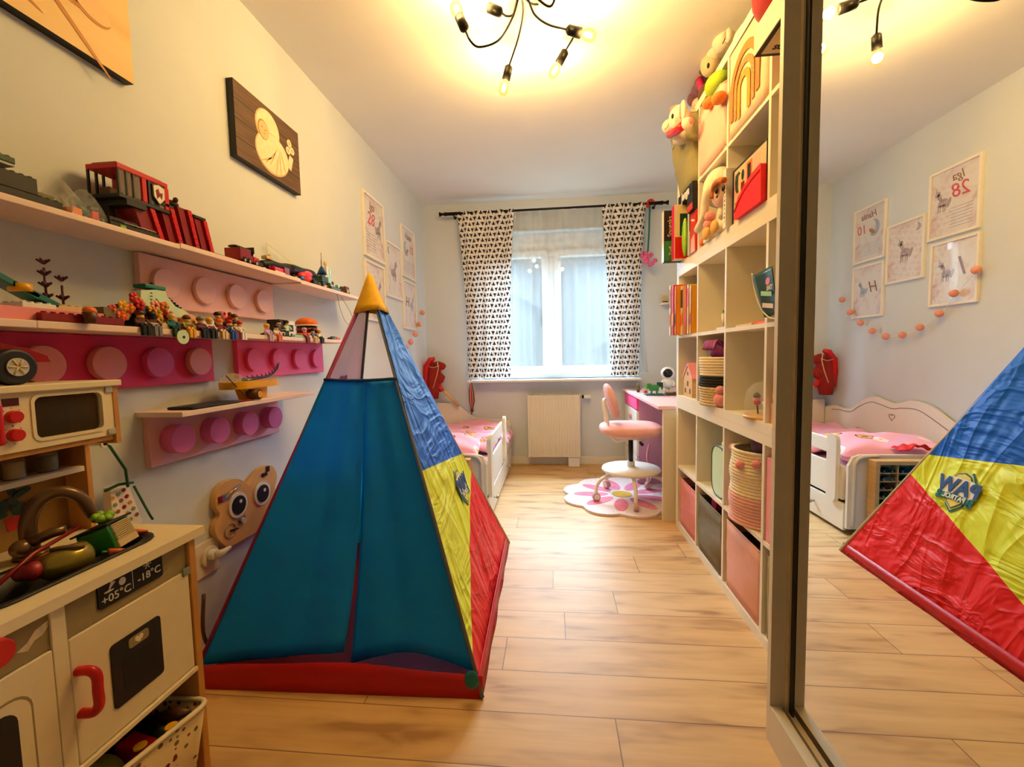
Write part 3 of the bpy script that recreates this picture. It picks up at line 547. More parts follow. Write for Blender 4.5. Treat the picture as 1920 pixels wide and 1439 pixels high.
# back: same fabric below, open above
mb = MB(); fabric(mb, flap, BR, BL, 0.0, .60, 20, 16, .01); mb.build('back_panel', t)
band = mat('red_satin', (188, 10, 18), .4, var=.06, vs=12)
hemb = MB()
def strip(A, Bq, h, n): 
    hemb.add([A, Bq, Bq + (AP - Bq) * (h / 1.385), A + (AP - A) * (h / 1.385)], [(0, 1, 2, 3)], band)
hemb.grid(band, lambda u, v: (FL + (FR - FL) * u) + V((0, .012 * v + .004 * math.sin(u * 14) * v, (.062 + .03 * math.sin(PI * u) ) * v)), 40, 3)
hemb.grid(band, lambda u, v: FR + (BR - FR) * u + V((-.004 - .012 * v, 0, .05 * v)), 20, 2)
hemb.build('ground_hem', t, solid=.002)
MB().add([FL + V((.01, .01, .004)), FR + V((-.01, .01, .004)), BR + V((-.01, -.01, .004)), BL + V((.01, -.01, .004))], [(0, 1, 2, 3)], band).build('ground_sheet', t)
for i, (q, mt) in enumerate(((FR, mat('grey_binding', (110, 116, 130), .6)), (BR, mat('cream_binding', (210, 190, 150), .6)), (FL, mat('magenta_binding', (150, 30, 90), .6)), (BL, MATS['grey_binding']))):
    MB().tube(mt, [q + V((0, 0, .005)), AP - V((0, 0, .03))], .0065, 8).build('pole_sleeve', t)
mb = MB(); cap = mat('yellow_cap_fabric', (238, 186, 30), .6, var=.10, vs=25, bump=1, bs=35)
prof = []
mb.grid(cap, lambda u, v: AP + V((math.cos(2 * PI * u) * (.006 + .062 * v) * (1 + .05 * math.sin(7 * u * 2 * PI)), math.sin(2 * PI * u) * (.006 + .062 * v), .012 - .158 * v - .006 * math.sin(u * 4 * PI) * v)), 36, 6)
mb.build('cap', t, solid=.003)
# corner pocket and badge
mb = MB(); mb.sph(mat('teal_pocket', (10, 110, 120), .5), FR + V((-.03, -.012, .07)), .022, .008, .03, n=12); mb.build('corner_pocket', t)
def side(u, v, o): return FR + E1 * u + E2 * v + NN * o
def poly_side(mb, mt, pts, o): mb.add([side(a, b, o) for a, b in pts], [list(range(len(pts)))], mt)
bd = mat('badge_blue', (16, 66, 140), .5, var=.05); bt = mat('badge_teal', (14, 110, 110), .5, var=.05); by = mat('badge_yellow', (232, 218, 96), .5, var=.03); bw = mat('badge_white', (238, 238, 226), .5, var=.02)
cu, cv = .645, .495; O_ = -.0165
mb = MB()
sh = lambda s: [(cu + x * s, cv + y * s) for x, y in ((-.05, .045), (-.03, .075), (0, .085), (.03, .075), (.05, .045), (.052, .0), (.035, -.055), (0, -.085), (-.035, -.055), (-.052, 0))]
poly_side(mb, bt, sh(1.12), O_ + .010); poly_side(mb, by, sh(1.0), O_ + .0115); poly_side(mb, bt, sh(.93), O_ + .013); poly_side(mb, by, sh(.86), O_ + .0145)
poly_side(mb, bw, [(cu - .085, cv + .040), (cu - .04, cv + .052), (cu + .04, cv + .052), (cu + .085, cv + .040), (cu + .075, cv - .028), (cu, cv - .02), (cu - .075, cv - .028)], O_ + .0160)
poly_side(mb, bt, [(cu - .068, cv - .022), (cu, cv - .014), (cu + .068, cv - .022), (cu + .066, cv - .047), (cu, cv - .039), (cu - .066, cv - .047)], O_ + .0175)
for s_ in (-1, 1):
    for dy in (-.026, -.044): mb.add([side(cu + s_ * .07 + .011 * math.cos(k * PI / 6), cv + dy + .011 * math.sin(k * PI / 6), O_ + .0175) for k in range(12)], [list(range(12))], bt)
mb.build('badge', t)
text('PAW', .082, bd, t, side(cu, cv + .013, O_ + .0190), E1, E2, bold=.0035); text('PATROL', .027, bw, t, side(cu, cv - .031, O_ + .0190), E1, E2, bold=.001)
# ---------------------------------------------------------------- play kitchen
KX, KY1, KY0, KZ = -.874, .930, .20, .65
melon = mat('kitchen_cream_board', (240, 226, 190), .45, var=.02); olv = mat('kitchen_olive_panel', (150, 134, 98), .5, var=.04, vs=60); kdark = mat('kitchen_brown_board', (92, 66, 40), .6, var=.08)
t = thing('play_kitchen', 'cream wooden toy kitchen with microwave, sink and oven at the left edge', 'toy kitchen', ((KX + XL) / 2, .55, 0))
KB = -1.195
MB().box(ply, KB, KX + .004, KY1 - .018, KY1, 0, KZ - .02).build('side_panel', t, bev=.002)
MB().box(ply, KB, KX + .004, KY0, KY0 + .018, 0, KZ - .02).build('side_panel', t, bev=.002)
MB().box(kdark, KB, KB + .006, KY0 + .018, KY1 - .018, .02, KZ - .02).build('back_panel', t)
MB().box(kdark, KB + .01, KX - .02, KY0 + .018, KY1 - .018, .298, .306).build('lower_shelf', t)
# worktop around the sink hole
sy0, sy1, sx0, sx1 = .58, .885, -1.055, -.925
mb = MB(); z0, z1 = KZ - .02, KZ; a0, a1, b0, b1 = KB - .01, KX + .012, KY0 - .01, KY1 + .022
mb.box(melon, a0, a1, b0, sy0, z0, z1).box(melon, a0, a1, sy1, b1, z0, z1).box(melon, a0, sx0, sy0, sy1, z0, z1).box(melon, sx1, a1, sy0, sy1, z0, z1)
mb.build('worktop', t)
mb = MB(); zin = lambda s, z: [(x, y, z) for x, y in rrect((sx0 + sx1) / 2 - (sx1 - sx0) / 2 * s - (.012 if s > 1 else 0), (sx0 + sx1) / 2 + (sx1 - sx0) / 2 * s + (.012 if s > 1 else 0), sy0 - (.012 if s > 1 else -.004 * (1 - s) * 10), sy1 + (.012 if s > 1 else -.004 * (1 - s) * 10), .05)]
rings = [zin(1.01, KZ + .001), zin(1.005, KZ + .005), zin(.97, KZ + .003), zin(.9, KZ - .05), zin(.8, KZ - .055)]; n = len(rings[0]); vs = [p for r in rings for p in r]
mb.add(vs, [(j * n + i, j * n + (i + 1) % n, (j + 1) * n + (i + 1) % n, (j + 1) * n + i) for j in range(4) for i in range(n)] + [[4 * n + i for i in range(n)][::-1]], dark, True); mb.build('sink_basin', t)
# hob corner at the very left
MB().prism(dark, rrect(-1.06, -.925, .33, .615 - .055 + .003, .03), 2, KZ + .0005, KZ + .005).build('hob_plate', t)
# front: fascia, divider, doors
MB().box(olv, KX - .012, KX - .004, .655, KY1 - .018, .56, KZ - .02).build('fascia', t)
fz = MB().box(olv, KX - .012, KX - .004, KY0 + .018, .632, .56, KZ - .02).build('fascia', t)
MB().box(melon, KX - .012, KX, .632, .655, .31, KZ - .02).build('divider', t, bev=.001)
mb = MB(); wallpoly(mb, mat('splash_print', (222, 208, 176), .6, var=.15, vs=90), [(.585, .585), (.60, .592), (.612, .606), (.632, .612), (.630, .60), (.622, .592), (.61, .589), (.60, .578)], KX - .0038); mb.build('splash_print', fz)
mb = MB(); mb.cyl(red, (KX - .004, .548, .61), (KX + .022, .548, .61), .026, .022, 24); mb.build('knob', t, bev=.002)
dz = MB().prism(black, rrect(.711, .847, .578, .634, .006), 0, KX - .0038, KX - .001).build('display_panel', t)
ink = mat('display_white', (225, 225, 215), .5, var=0)
text('+05°C', .022, ink, dz, (KX - .0004, .745, .592), (0, 1, 0), (0, 0, 1)); text('-18°C', .022, ink, dz, (KX - .0004, .815, .598), (0, 1, 0), (0, 0, 1))
mb = MB(); wallpoly(mb, ink, [(.7785, .585), (.7795, .585), (.7795, .628), (.7785, .628)], KX - .0009); wallpoly(mb, ink, [(.730, .607), (.736, .624), (.745, .620)], KX - .0009); wallpoly(mb, ink, ell(.758, .613, .007, .008, 12), KX - .0009); wallpoly(mb, ink, ell(.731, .607, .010, .002, 8), KX - .0004)
for i in range(3): a = PI * i / 3; wallpoly(mb, ink, [(.812 + .009 * math.cos(a) - .0008 * math.sin(a), .620 + .009 * math.sin(a) + .0008 * math.cos(a)), (.812 - .009 * math.cos(a) - .0008 * math.sin(a), .620 - .009 * math.sin(a) + .0008 * math.cos(a)), (.812 - .009 * math.cos(a) + .0008 * math.sin(a), .620 - .009 * math.sin(a) - .0008 * math.cos(a)), (.812 + .009 * math.cos(a) + .0008 * math.sin(a), .620 + .009 * math.sin(a) - .0008 * math.cos(a))], KX - .0009)
mb.build('printed_symbols', dz)
dr = MB().box(melon, KX - .012, KX, .656, KY1 - .02, .318, .558).build('oven_door', t, bev=.002)
ov = MB().prism(dark, rrect(.722, .829, .366, .498, .008), 0, KX, KX + .0025).build('oven_window', dr)
mb = MB(); mb.prism(black, rrect(.742, .813, .392, .455, .004), 0, KX + .0025, KX + .003).prism(olv, rrect(.757, .800, .468, .489, .006), 0, KX + .0025, KX + .0035)
mb.prism(melon, [(.7785, .471), (.770, .478), (.770, .484), (.7745, .486), (.7785, .482), (.7825, .486), (.787, .484), (.787, .478)], 0, KX + .0035, KX + .004); mb.build('heart_badge', dr)
MB().tube(red, spline([(KX, .665, .493), (KX + .022, .668, .493), (KX + .03, .672, .480), (KX + .03, .672, .452), (KX + .03, .672, .425), (KX + .022, .668, .412), (KX, .665, .412)], 5), .0085, 10).build('door_handle', dr)
MB().box(green if 0 else mat('hinge_grey', (130, 140, 125), .4), KX - .001, KX + .004, .893, .912, .548, .566).build('hinge', dr, bev=.001)
dl = MB().box(melon, KX - .012, KX, KY0 + .02, .631, .318, .558).build('cupboard_door', t, bev=.002)
mb = MB(); mb.prism(olv, rrect(.26, .597, .33, .518, .03), 0, KX, KX + .001).prism(melon, rrect(.2645, .5935, .334, .514, .028), 0, KX + .001, KX + .0018).prism(black, rrect(.28, .575, .345, .500, .022), 0, KX + .0018, KX + .0025); mb.build('door_window', dl)
MB().box(melon, KX - .012, KX + .006, KY0 + .018, KY1 - .018, .306, .316).build('bottom_rail', t, bev=.001)
# hutch: back, sides, shelf, microwave
hz = 1.008
MB().box(mat('kitchen_print_back', (150, 112, 60), .6, var=.15, vs=14), KB, KB + .006, KY0, KY1 - .012, KZ, hz - .01).build('hutch_back', t)
MB().box(ply, KB, -1.13, KY1 - .012, KY1, KZ, .87).build('hutch_side', t, bev=.001)
MB().box(melon, KB + .006, -1.125, KY0, .91, .797, .809).build('hutch_shelf', t, bev=.001)
mi = MB().box(ply, KB, -1.05, KY0, KY1, .872, .884).box(ply, KB, -1.043, KY1 - .012, KY1, .862, hz - .008).build('microwave_case', t, bev=.001)
MB().box(melon, KB, -1.035, KY0 - .01, KY1 + .004, hz - .008, hz + .006).build('hutch_top', t, bev=.002)
fx_ = -1.045
mb = MB(); mb.box(melon, fx_ - .01, fx_, KY0, .752, .884, hz - .008); mb.build('control_panel', t)
md = MB(); md.box(melon, fx_ - .01, fx_, .752, .762, .884, hz - .008).box(melon, fx_ - .01, fx_, .895, KY1 - .012, .884, hz - .008).box(melon, fx_ - .01, fx_, .762, .895, .884, .902).box(melon, fx_ - .01, fx_, .762, .895, .988, hz - .008)
md = md.build('microwave_door', t)
out = rrect(.757, .899, .897, .994, .016); inn = rrect(.763, .893, .903, .988, .013); n = len(out); mb = MB()
mb.add([(fx_ + .002, *p) for p in out] + [(fx_ + .002, *p) for p in inn] + [(fx_ - .012, *p) for p in out] + [(fx_ - .012, *p) for p in inn], [(i, (i + 1) % n, n + (i + 1) % n, n + i) for i in range(n)] + [(i, 2 * n + i, 2 * n + (i + 1) % n, (i + 1) % n) for i in range(n)] + [(n + i, n + (i + 1) % n, 3 * n + (i + 1) % n, 3 * n + i) for i in range(n)], melon); mb.build('window_trim', md)
MB().prism(mat('smoked_acrylic', (70, 60, 40), .1, alpha=.28, var=0), inn, 0, fx_ - .010, fx_ - .008).build('microwave_window', md)
for z in (.992, .893): MB().box(mat('hinge_silver', (190, 190, 180), .35, .3), fx_, fx_ + .004, .901, .917, z - .007, z + .007).build('hinge', md, bev=.001)
MB().box(red, fx_, fx_ + .02, .688, .703, .903, .985).build('microwave_handle', t, bev=.006)
MB().box(mat('display_maroon', (70, 10, 24), .2), fx_, fx_ + .001, .713, .739, .975, .990).build('microwave_display', t)
for z in (.954, .918):
    MB().cyl(red, (fx_, .7265, z), (fx_ + .012, .7265, z), .0125, .0115, 24).build('knob', t, bev=.001)
    mb = MB(); 
    for i in range(8): a = PI * i / 4; wallpoly(mb, kdark, ell(.7265 + .017 * math.cos(a), z + .017 * math.sin(a), .001, .001, 6), fx_)
    mb.build('dial_marks', t)
# printed plant and red pot on the hutch back
mb = MB(); xb = KB + .0065; wallpoly(mb, red, [(.80, .69), (.845, .69), (.85, .72), (.795, .72)], xb)
for i in range(14): wallpoly(mb, dgreen, ell(.823 + random.uniform(-.04, .04), .745 + random.uniform(-.02, .03), .014, .007, 10, random.uniform(-1, 1)), xb + .0003 * i)
mb.build('printed_plant', t)
# tap
mb = MB(); mb.cyl(brassy, (-1.10, .775, KZ), (-1.10, .775, KZ + .012), .03, .026, 20); pts = spline([(-1.10, .775, KZ + .01), (-1.10, .773, KZ + .07), (-1.09, .785, KZ + .112), (-1.07, .81, KZ + .128), (-1.05, .835, KZ + .108), (-1.04, .85, KZ + .06)], 6)
mb.tube(brassy, pts, [.015 - .004 * i / len(pts) for i in range(len(pts))], 14); tp = mb.build('tap_spout', t)
MB().sph(brassy, (-1.085, .748, KZ + .03), .018, n=16).tube(brassy, [(-1.08, .755, KZ + .036), (-1.055, .78, KZ + .05), (-1.04, .795, KZ + .052)], [.010, .011, .009], 10).build('tap_lever', t)
# toy jars
def jar(y, lab, fill, lid):
    j = thing('toy_jar', lab, 'jar', (-1.155, y, .809)); c = (-1.155, y, .809)
    MB().lathe(mat('jar_glass', (200, 190, 160), .1, alpha=.35, var=0), c, [(0, .001), (.017, .001), (.018, .006), (.018, .040), (.014, .046)], 20).build('jar_glass', j)
    MB().lathe(fill, c, [(0, .003), (.0155, .003), (.0155, .036), (0, .037)], 16).build('jar_filling', j); MB().cyl(lid, (c[0], c[1], c[2] + .046), (c[0], c[1], c[2] + .056), .0155, n=16).build('lid', j, bev=.001)
jar(.797, 'toy jar with pale contents on the kitchen shelf, left one', tan, dark); jar(.858, 'toy jar with dark contents on the kitchen shelf, right one', black, dark)
# toys in and on the sink
t = thing('toy_crate', 'green toy crate with a tan slatted grille lying in the play sink', 'toy', (-.985, .84, KZ))
T = MX.Translation((-.985, .838, KZ + .012)) @ MX.Rotation(.25, 4, 'Z') @ MX.Rotation(-.35, 4, 'Y')
MB(T).box(green, -.035, .03, -.035, .03, -.02, .035).build('crate_body', t, bev=.004)
mb = MB(T); 
for i in range(9): mb.box(tan, .030, .034, -.028, .024, -.004 + .0042 * i, -.0015 + .0042 * i)
mb.box(tan, .0295, .0335, -.03, .026, -.02, -.005); mb.build('grille', t)
MB(T).box(dark, -.04, .035, -.04, .035, .035, .039).build('crate_lid', t, bev=.001)
t = thing('toy_pot', 'olive toy barrel with a gold rim lying in the play sink', 'toy', (-.975, .745, KZ))
MB().tube(mat('brassy_green', (150, 136, 60), .22, .5, var=.2, vs=30), [(-.995, .708, KZ + .004), (-.99, .718, KZ + .006), (-.98, .745, KZ + .008), (-.97, .775, KZ + .010), (-.968, .781, KZ + .010)], [.014, .026, .031, .028, .018], 20).build('barrel', t)
MB().tube(brassy, [(-.975 + .02 * math.sin(a), .738 + .01 * a, KZ + .040 - .002 * a * a) for a in (-1, -.5, 0, .5, 1, 1.5, 2)], .004, 6).build('rim', t)
for i, (x, y, z, r) in enumerate(((-.995, .70, .018, .018), (-1.01, .722, .02, .016), (-1.02, .70, .012, .014))):
    MB().sph(mat('toy_onion', (150, 40, 50), .35, var=.15, vs=40), (x, y, KZ + z - .008), r, n=16).build('toy_onion', label=['dark red toy onion in the sink nearest the olive barrel', 'dark red toy onion behind the olive barrel', 'small dark red toy onion at the left end of the heap in the sink'][i], cat='toy food')
t = thing('toy_bread', 'yellow orange toy pepper between the onions and the barrel', 'toy food', (-1.02, .745, KZ)); MB().sph(orange, (-1.022, .745, KZ + .012), .016, .022, .012).build('pepper_body', t); MB().cyl(green, (-1.022, .765, KZ + .014), (-1.022, .772, KZ + .018), .003).build('stem', t)
for i, (a, b_) in enumerate((((-.95, .80, KZ + .002), (-.935, .835, KZ - .01)), ((-.985, .875, KZ + .012), (-.955, .895, KZ + .008)))):
    c_ = thing('toy_carrot', ['orange toy carrot in front of the green crate', 'orange toy carrot right of the green crate'][i], 'toy food', a); MB().tube(mat('toy_carrot', (226, 100, 60), .4), [a, V(a).lerp(V(b_), .5), b_], [.007, .006, .002], 10).build('carrot_root', c_); MB().cyl(green, a, V(a) - (V(b_) - V(a)).normalized() * .012, .002, .004, 8).build('carrot_top', c_)
t = thing('toy_ladle', 'long dark red toy ladle leaning across the play sink', 'toy', (-1.0, .66, KZ)); MB().tube(dred, [(-.965, .60, KZ + .008), (-.99, .70, KZ + .045), (-1.015, .80, KZ + .055)], .004, 8).build('handle', t); MB().sph(dred, (-.965, .60, KZ + .008), .016, .022, .007).build('bowl', t)
t = thing('toy_broccoli', 'bright green toy broccoli behind the green crate', 'toy food', (-1.03, .85, KZ)); mb = MB()
for i in range(7): a = i * .9; mb.sph(lime, (-1.02 + .012 * math.cos(a), .852 + .012 * math.sin(a), KZ + .055 + .004 * (i % 2)), .010)
mb.build('floret', t); MB().cyl(lime, (-1.02, .852, KZ + .002), (-1.02, .852, KZ + .05), .008).build('stalk', t)
# polka dot bag
t = thing('gift_bag', 'white polka dot bag with green ribbon handles hanging behind the play kitchen', 'bag', (-1.175, 1.02, KZ))
bagm = mat('bag_paper', (244, 236, 222), .6, var=.02); T = MX.Identity(4)
MB().add([(-1.20, 1.0, .60), (-1.20, 1.08, .60), (-1.20, 1.065, .722), (-1.20, 1.01, .722), (-1.165, 1.0, .60), (-1.165, 1.08, .60), (-1.18, 1.06, .722), (-1.18, 1.01, .722)], [(0, 1, 2, 3), (7, 6, 5, 4), (4, 5, 1, 0), (5, 6, 2, 1), (7, 4, 0, 3)], bagm).build('bag_body', t, bev=.002)
mb = MB(); dots = [mat('dot_red', (176, 24, 40), .6), mat('dot_orange', (226, 150, 60), .6), mat('dot_sage', (150, 160, 120), .6), mat('dot_brown', (160, 90, 60), .6)]
for i in range(16):
    yy_, f_ = 1.008 + .066 * ((i * 37 % 16) / 16), .08 + .84 * i / 16; xs_ = -1.165 - .015 * f_ + .0008; yc = 1.008 + (yy_ - 1.008) * (1 - .25 * f_); zc = .60 + .122 * f_
    mb.prism(dots[i % 4], ell(yc, zc, .0055, .0055, 12), 0, xs_, xs_ + .0008)
mb.build('dots', t)
rib = mat('green_ribbon', (30, 90, 62), .6); mb = MB(); mb.tube(rib, [(-1.165, 1.045, .715), (-1.14, 1.02, .77), (-1.14, .985, .84), (-1.145, .975, .85)], .0035, 6); mb.tube(rib, [(-1.165, 1.06, .722), (-1.165, 1.02, .728), (-1.165, .985, .722)], .004, 6).tube(rib, [(-1.152, 1.05, .715), (-1.148, 1.085, .62), (-1.145, 1.09, .605)], .003, 6); mb.build('ribbon_handle', t)
MB().cyl(whp, (XL, .975, .85), (-1.14, .975, .85), .006).cyl(whp, (-1.146, .975, .85), (-1.14, .975, .85), .011).build('wall_hook', label='small white hook on the wall holding the green ribbon', cat='hook')
# wall socket with plug
t = thing('wall_socket', 'beige wall socket with a plug beside the play kitchen', 'socket', (XL, 1.345, .30)); sk = mat('socket_plastic', (226, 214, 192), .4)
MB().box(sk, XL, XL + .01, 1.285, 1.39, .308, .43).build('cover_plate', t, bev=.004)
MB().cyl(sk, (XL + .01, 1.345, .37), (XL + .018, 1.345, .37), .038, .036, 28).build('socket_rim', t, bev=.002)
t = thing('plug', 'white angled plug in the wall socket', 'plug', (XL + .018, 1.345, .37)); MB().cyl(whp, (XL + .018, 1.345, .378), (XL + .04, 1.345, .378), .02, .018).build('plug_body', t, bev=.003)
MB().tube(whp, [(XL + .038, 1.345, .378), (XL + .055, 1.355, .382), (XL + .06, 1.385, .388)], [.014, .012, .005], 10).build('plug_head', t)
# wooden busy board with two big eyes
t = thing('busy_board', 'wooden owl shaped busy board with two big eyes against the left wall', 'toy', (XL, 1.52, .0)); bx = XL + .010
def by_(u, v, x=None): p = at(u, v, 0, (bx + .014) if x is None else x); return (p.y, p.z)
e1_, e2_ = by_(445, 947), by_(490, 921); yc_ = (e1_[0] + e2_[0]) / 2
half = [by_(u, v) for u, v in ((467, 911), (457.6, 903), (445, 898.5), (428.6, 901.5), (414, 912), (405, 932), (404.8, 950), (412.4, 965), (404, 985), (404, 999), (410.6, 1012), (419.6, 1021), (432, 1025))]
pts = [(yc_, half[0][1])] + half[1:] + [(yc_, half[-1][1] - .004)] + [(2 * yc_ - a, b_) for a, b_ in half[::-1][:-1]]
pts = [(p.x, p.y) for p in spline([(a, b_, 0) for a, b_ in pts], 4)]
MB().prism(mat('busy_board_wood', (222, 176, 112), .45, var=.08, vs=12), pts, 0, XL + .002, bx + .014, True).build('board', t, bev=.003)
def disc(mb, mt, y, z, r, x0, x1, k=1.): return mb.prism(mt, ell(y, z, r, r * k, 28), 0, x0, x1)
for y, z in (e1_, (2 * yc_ - e1_[0], e1_[1])):
    mb = MB(); disc(mb, whp, y, z, .047, bx + .014, bx + .020); disc(mb, black, y, z, .035, bx + .020, bx + .023); disc(mb, whp, y + .008, z + .012, .007, bx + .023, bx + .024); mb.build('eye', t, bev=.001)
c0, c1_ = by_(423, 932), by_(447, 909)
MB().box(chrome, bx + .014, bx + .018, c0[0] - .02, c0[0] + .02, c0[1] - .012, c0[1] + .012).cyl(chrome, (bx + .021, c0[0] - .01, c0[1]), (bx + .021, *c1_), .004).box(dred, bx + .014, bx + .019, c0[0] - .036, c0[0] - .02, c0[1] - .012, c0[1] + .010).build('sliding_bolt', t)
c0 = by_(452, 976)
MB().box(chrome, bx + .014, bx + .018, c0[0] - .02, c0[0] + .02, c0[1] - .012, c0[1] + .012).cyl(lgrey, (bx + .018, *c0), (bx + .03, *c0), .011).build('latch', t)
c0 = by_(431, 996)
MB().tube(chrome, [(bx + .016, c0[0] + .026 * math.cos(a), c0[1] + .026 * math.sin(a)) for a in [i * PI / 10 for i in range(20)]], .0016, 6, closed=True).tube(dark, [(bx + .016, *c0), (bx + .02, c0[0] + .035, c0[1] - .005)], .0035, 6).build('clock_ring', t)
MB().box(black, bx + .014, bx + .019, 1.615, 1.645, .575, .588).box(black, bx + .014, bx + .019, 1.645, 1.66, .588, .61).build('strap', t)
MB().tube(brown, spline([(XL + .02, 1.30, .0 + .26), (XL + .03, 1.28, .12), (XL + .05, 1.33, .02), (XL + .04, 1.45, .01)], 6), .006, 8).build('power_cable', label='brown cable hanging down below the wall socket', cat='cable')
# ---------------------------------------------------------------- bed
bedw = mat('bed_white', (242, 236, 224), .4, var=.01); groove = mat('engraved_line', (120, 104, 92), .6, var=0)
BX0, BX1, BY0, BY1 = XL + .015, -.41, 2.49, YB - .02
t = thing('child_bed', 'white child bed with a wavy back, guard rail and drawer along the left wall', 'bed', ((BX0 + BX1) / 2, (BY0 + BY1) / 2, 0))
crest = spline([(2.60, .50, 0), (2.80, .585, 0), (2.95, .665, 0), (3.10, .692, 0), (3.19, .668, 0), (3.26, .655, 0), (3.35, .668, 0), (3.45, .685, 0), (3.58, .64, 0), (3.68, .572, 0), (3.78, .555, 0), (3.90, .565, 0), (4.02, .54, 0)], 6)
poly = [(2.51, .12), (2.51, .46)] + [(p.x, p.y) for p in crest] + [(4.03, .12)]
MB().prism(bedw, poly, 0, BX0, BX0 + .018).build('back_board', t, bev=.003)
mb = MB(); gx = BX0 + .019
gl_ = spline([(gx, 2.76, .50), (gx, 2.90, .57), (gx, 3.05, .632), (gx, 3.18, .63), (gx, 3.27, .615), (gx, 3.38, .632), (gx, 3.48, .64), (gx, 3.60, .59), (gx, 3.70, .535), (gx, 3.84, .535), (gx, 3.93, .525)], 6)
mb.tube(groove, gl_, .0022, 5)
hc = (3.27, .555); mb.tube(groove, [(gx, hc[0] + .026 * (math.sin(a) ** 3), hc[1] + .0016 * (13 * math.cos(a) - 5 * math.cos(2 * a) - 2 * math.cos(3 * a) - math.cos(4 * a))) for a in [2 * PI * i / 28 for i in range(28)]], .002, 5, closed=True)
mb.build('engraved_line', t)
# end boards (at the window and near the tent)
def endb(y, nm, zl, zr):
    p = spline([(BX0 + .02, zl, 0), (-1.05, zl, 0), (-.93, zl - .01, 0), (-.84, zl - .08, 0), (-.76, zr + .02, 0), (-.62, zr, 0), (-.47, zr - .005, 0)], 5)
    MB().prism(bedw, [(BX0 + .02, .04)] + [(q.x, q.y) for q in p] + [(-.425, zr - .02), (BX1, zr - .06), (BX1, .04)], 1, y, y + .018).build(nm, t, bev=.004)
endb(BY1 - .018, 'head_board', .60, .445)
MB().prism(bedw, [(BX0 + .02, .04), (BX0 + .02, .462), (-.47, .462), (-.43, .448), (BX1 + .002, .40), (BX1 + .002, .04)], 1, 2.50, 2.518).build('foot_board', t, bev=.004)
MB().tube(bedw, spline([(-.56, 2.495, .458), (-.475, 2.495, .452), (-.44, 2.495, .42), (-.435, 2.495, .36), (-.435, 2.495, .06)], 5), .010, 8).build('corner_moulding', t)
# side: lower rail, guard rail, posts, drawer
MB().box(bedw, BX1 - .018, BX1, 2.55, BY1 - .02, .19, .385).build('side_rail', t, bev=.003)
MB().box(bedw, BX1 - .018, BX1, 2.64, 3.36, .435, .525).build('guard_rail', t, bev=.006)
for y in (2.575, 3.36): MB().prism(bedw, rrect(y, y + .085, .16 if y < 3 else .2, .56, .04), 0, BX1, BX1 + .022).build('guard_post', t, bev=.004)
dw = MB().box(bedw, BX1 - .014, BX1 + .002, 2.53, BY1 - .03, .02, .175).build('under_drawer', t, bev=.003)
for y in (2.80, 3.60): MB().cyl(chrome, (BX1 + .002, y, .10), (BX1 + .02, y, .10), .006).sph(mat('brushed_knob', (176, 168, 150), .35, .6), (BX1 + .026, y, .10), .013, n=14).build('drawer_knob', dw)
MB().box(bedw, BX0 + .02, BX1 - .02, 2.52, BY1 - .02, .20, .22).build('bed_base', t)
# bedding
bl, nt, b = nmat('pink_print_duvet'); L = nt.links.new
co = nt.nodes.new('ShaderNodeTexCoord').outputs['Object']; vo = nt.nodes.new('ShaderNodeTexVoronoi'); vo.inputs['Scale'].default_value = 7.5; L(co, vo.inputs['Vector'])
d = vo.outputs['Distance']; n1 = noise(nt, co, 24, 2, .5); dd = mth(nt, 'ADD', d, mth(nt, 'MULTIPLY', mth(nt, 'SUBTRACT', n1, .5), .28)); isf = mth(nt, 'LESS_THAN', dd, .30); core = mth(nt, 'LESS_THAN', dd, .13); rim_ = mth(nt, 'LESS_THAN', mth(nt, 'ABSOLUTE', mth(nt, 'SUBTRACT', dd, .31)), .022)
sel = nt.nodes.new('ShaderNodeSeparateColor'); L(vo.outputs['Color'], sel.inputs[0]); pick = mth(nt, 'GREATER_THAN', sel.outputs[0], .5)
big = mixc(nt, noise(nt, co, 3, 2), (253, 192, 216), (250, 170, 200))
fc = mixc(nt, pick, (250, 236, 240), (232, 168, 90)); cc = mixc(nt, pick, (240, 190, 90), (150, 80, 60))
c = mixc(nt, isf, big, fc); c = mixc(nt, core, c, cc); c = mixc(nt, mth(nt, 'MULTIPLY', rim_, pick), c, (110, 40, 60)); L(c, b.inputs['Base Color']); b.inputs['Roughness'].default_value = .85
MB().box(mat('mattress_cover', (240, 200, 210), .85), BX0 + .022, BX1 - .02, 2.53, BY1 - .03, .22, .34).build('mattress', label='pink sheeted mattress in the white child bed', cat='mattress', bev=.02)
random.seed(3)
def wr(x, y): return .012 * math.sin(9 * x + 5 * y) + .010 * math.sin(17 * y - 11 * x + 1) + .007 * math.sin(31 * x + 23 * y) + .006 * math.sin(43 * y + 8 * x)
def duvet(u, v):
    x = BX0 + .04 + (BX1 - BX0 - .07) * u; y = 2.98 + (BY1 - .05 - 2.98) * v; e = min(1, min(u, 1 - u) * 9) ** .5; e2 = min(1, v * 10) ** .5
    over = 0
    if y > 3.46 and u > .82: over = (u - .82) / .18; x += .05 * over * 1.2
    return (x, y, .372 + .045 * e * e2 + wr(x, y) * e * .9 - .06 * over ** 2)
MB().grid(bl, duvet, 60, 60).build('duvet', label='rumpled pink printed duvet spread over the window half of the bed', cat='duvet', solid=.012)
mb = MB(); T = MX.Translation((-.80, 2.80, .435)) @ MX.Rotation(.12, 4, 'Z') @ MX.Rotation(.12, 4, 'X')
def pil(u, v, s):
    a, b_ = (u - .5) * 2, (v - .5) * 2; k = max(0, (1 - a ** 6)) ** .5 * max(0, (1 - b_ ** 6)) ** .5
    return (a * .30 * (1 - .05 * b_ * b_), b_ * .19 * (1 - .05 * a * a), s * .062 * k + .004 * math.sin(9 * a + 6 * b_))
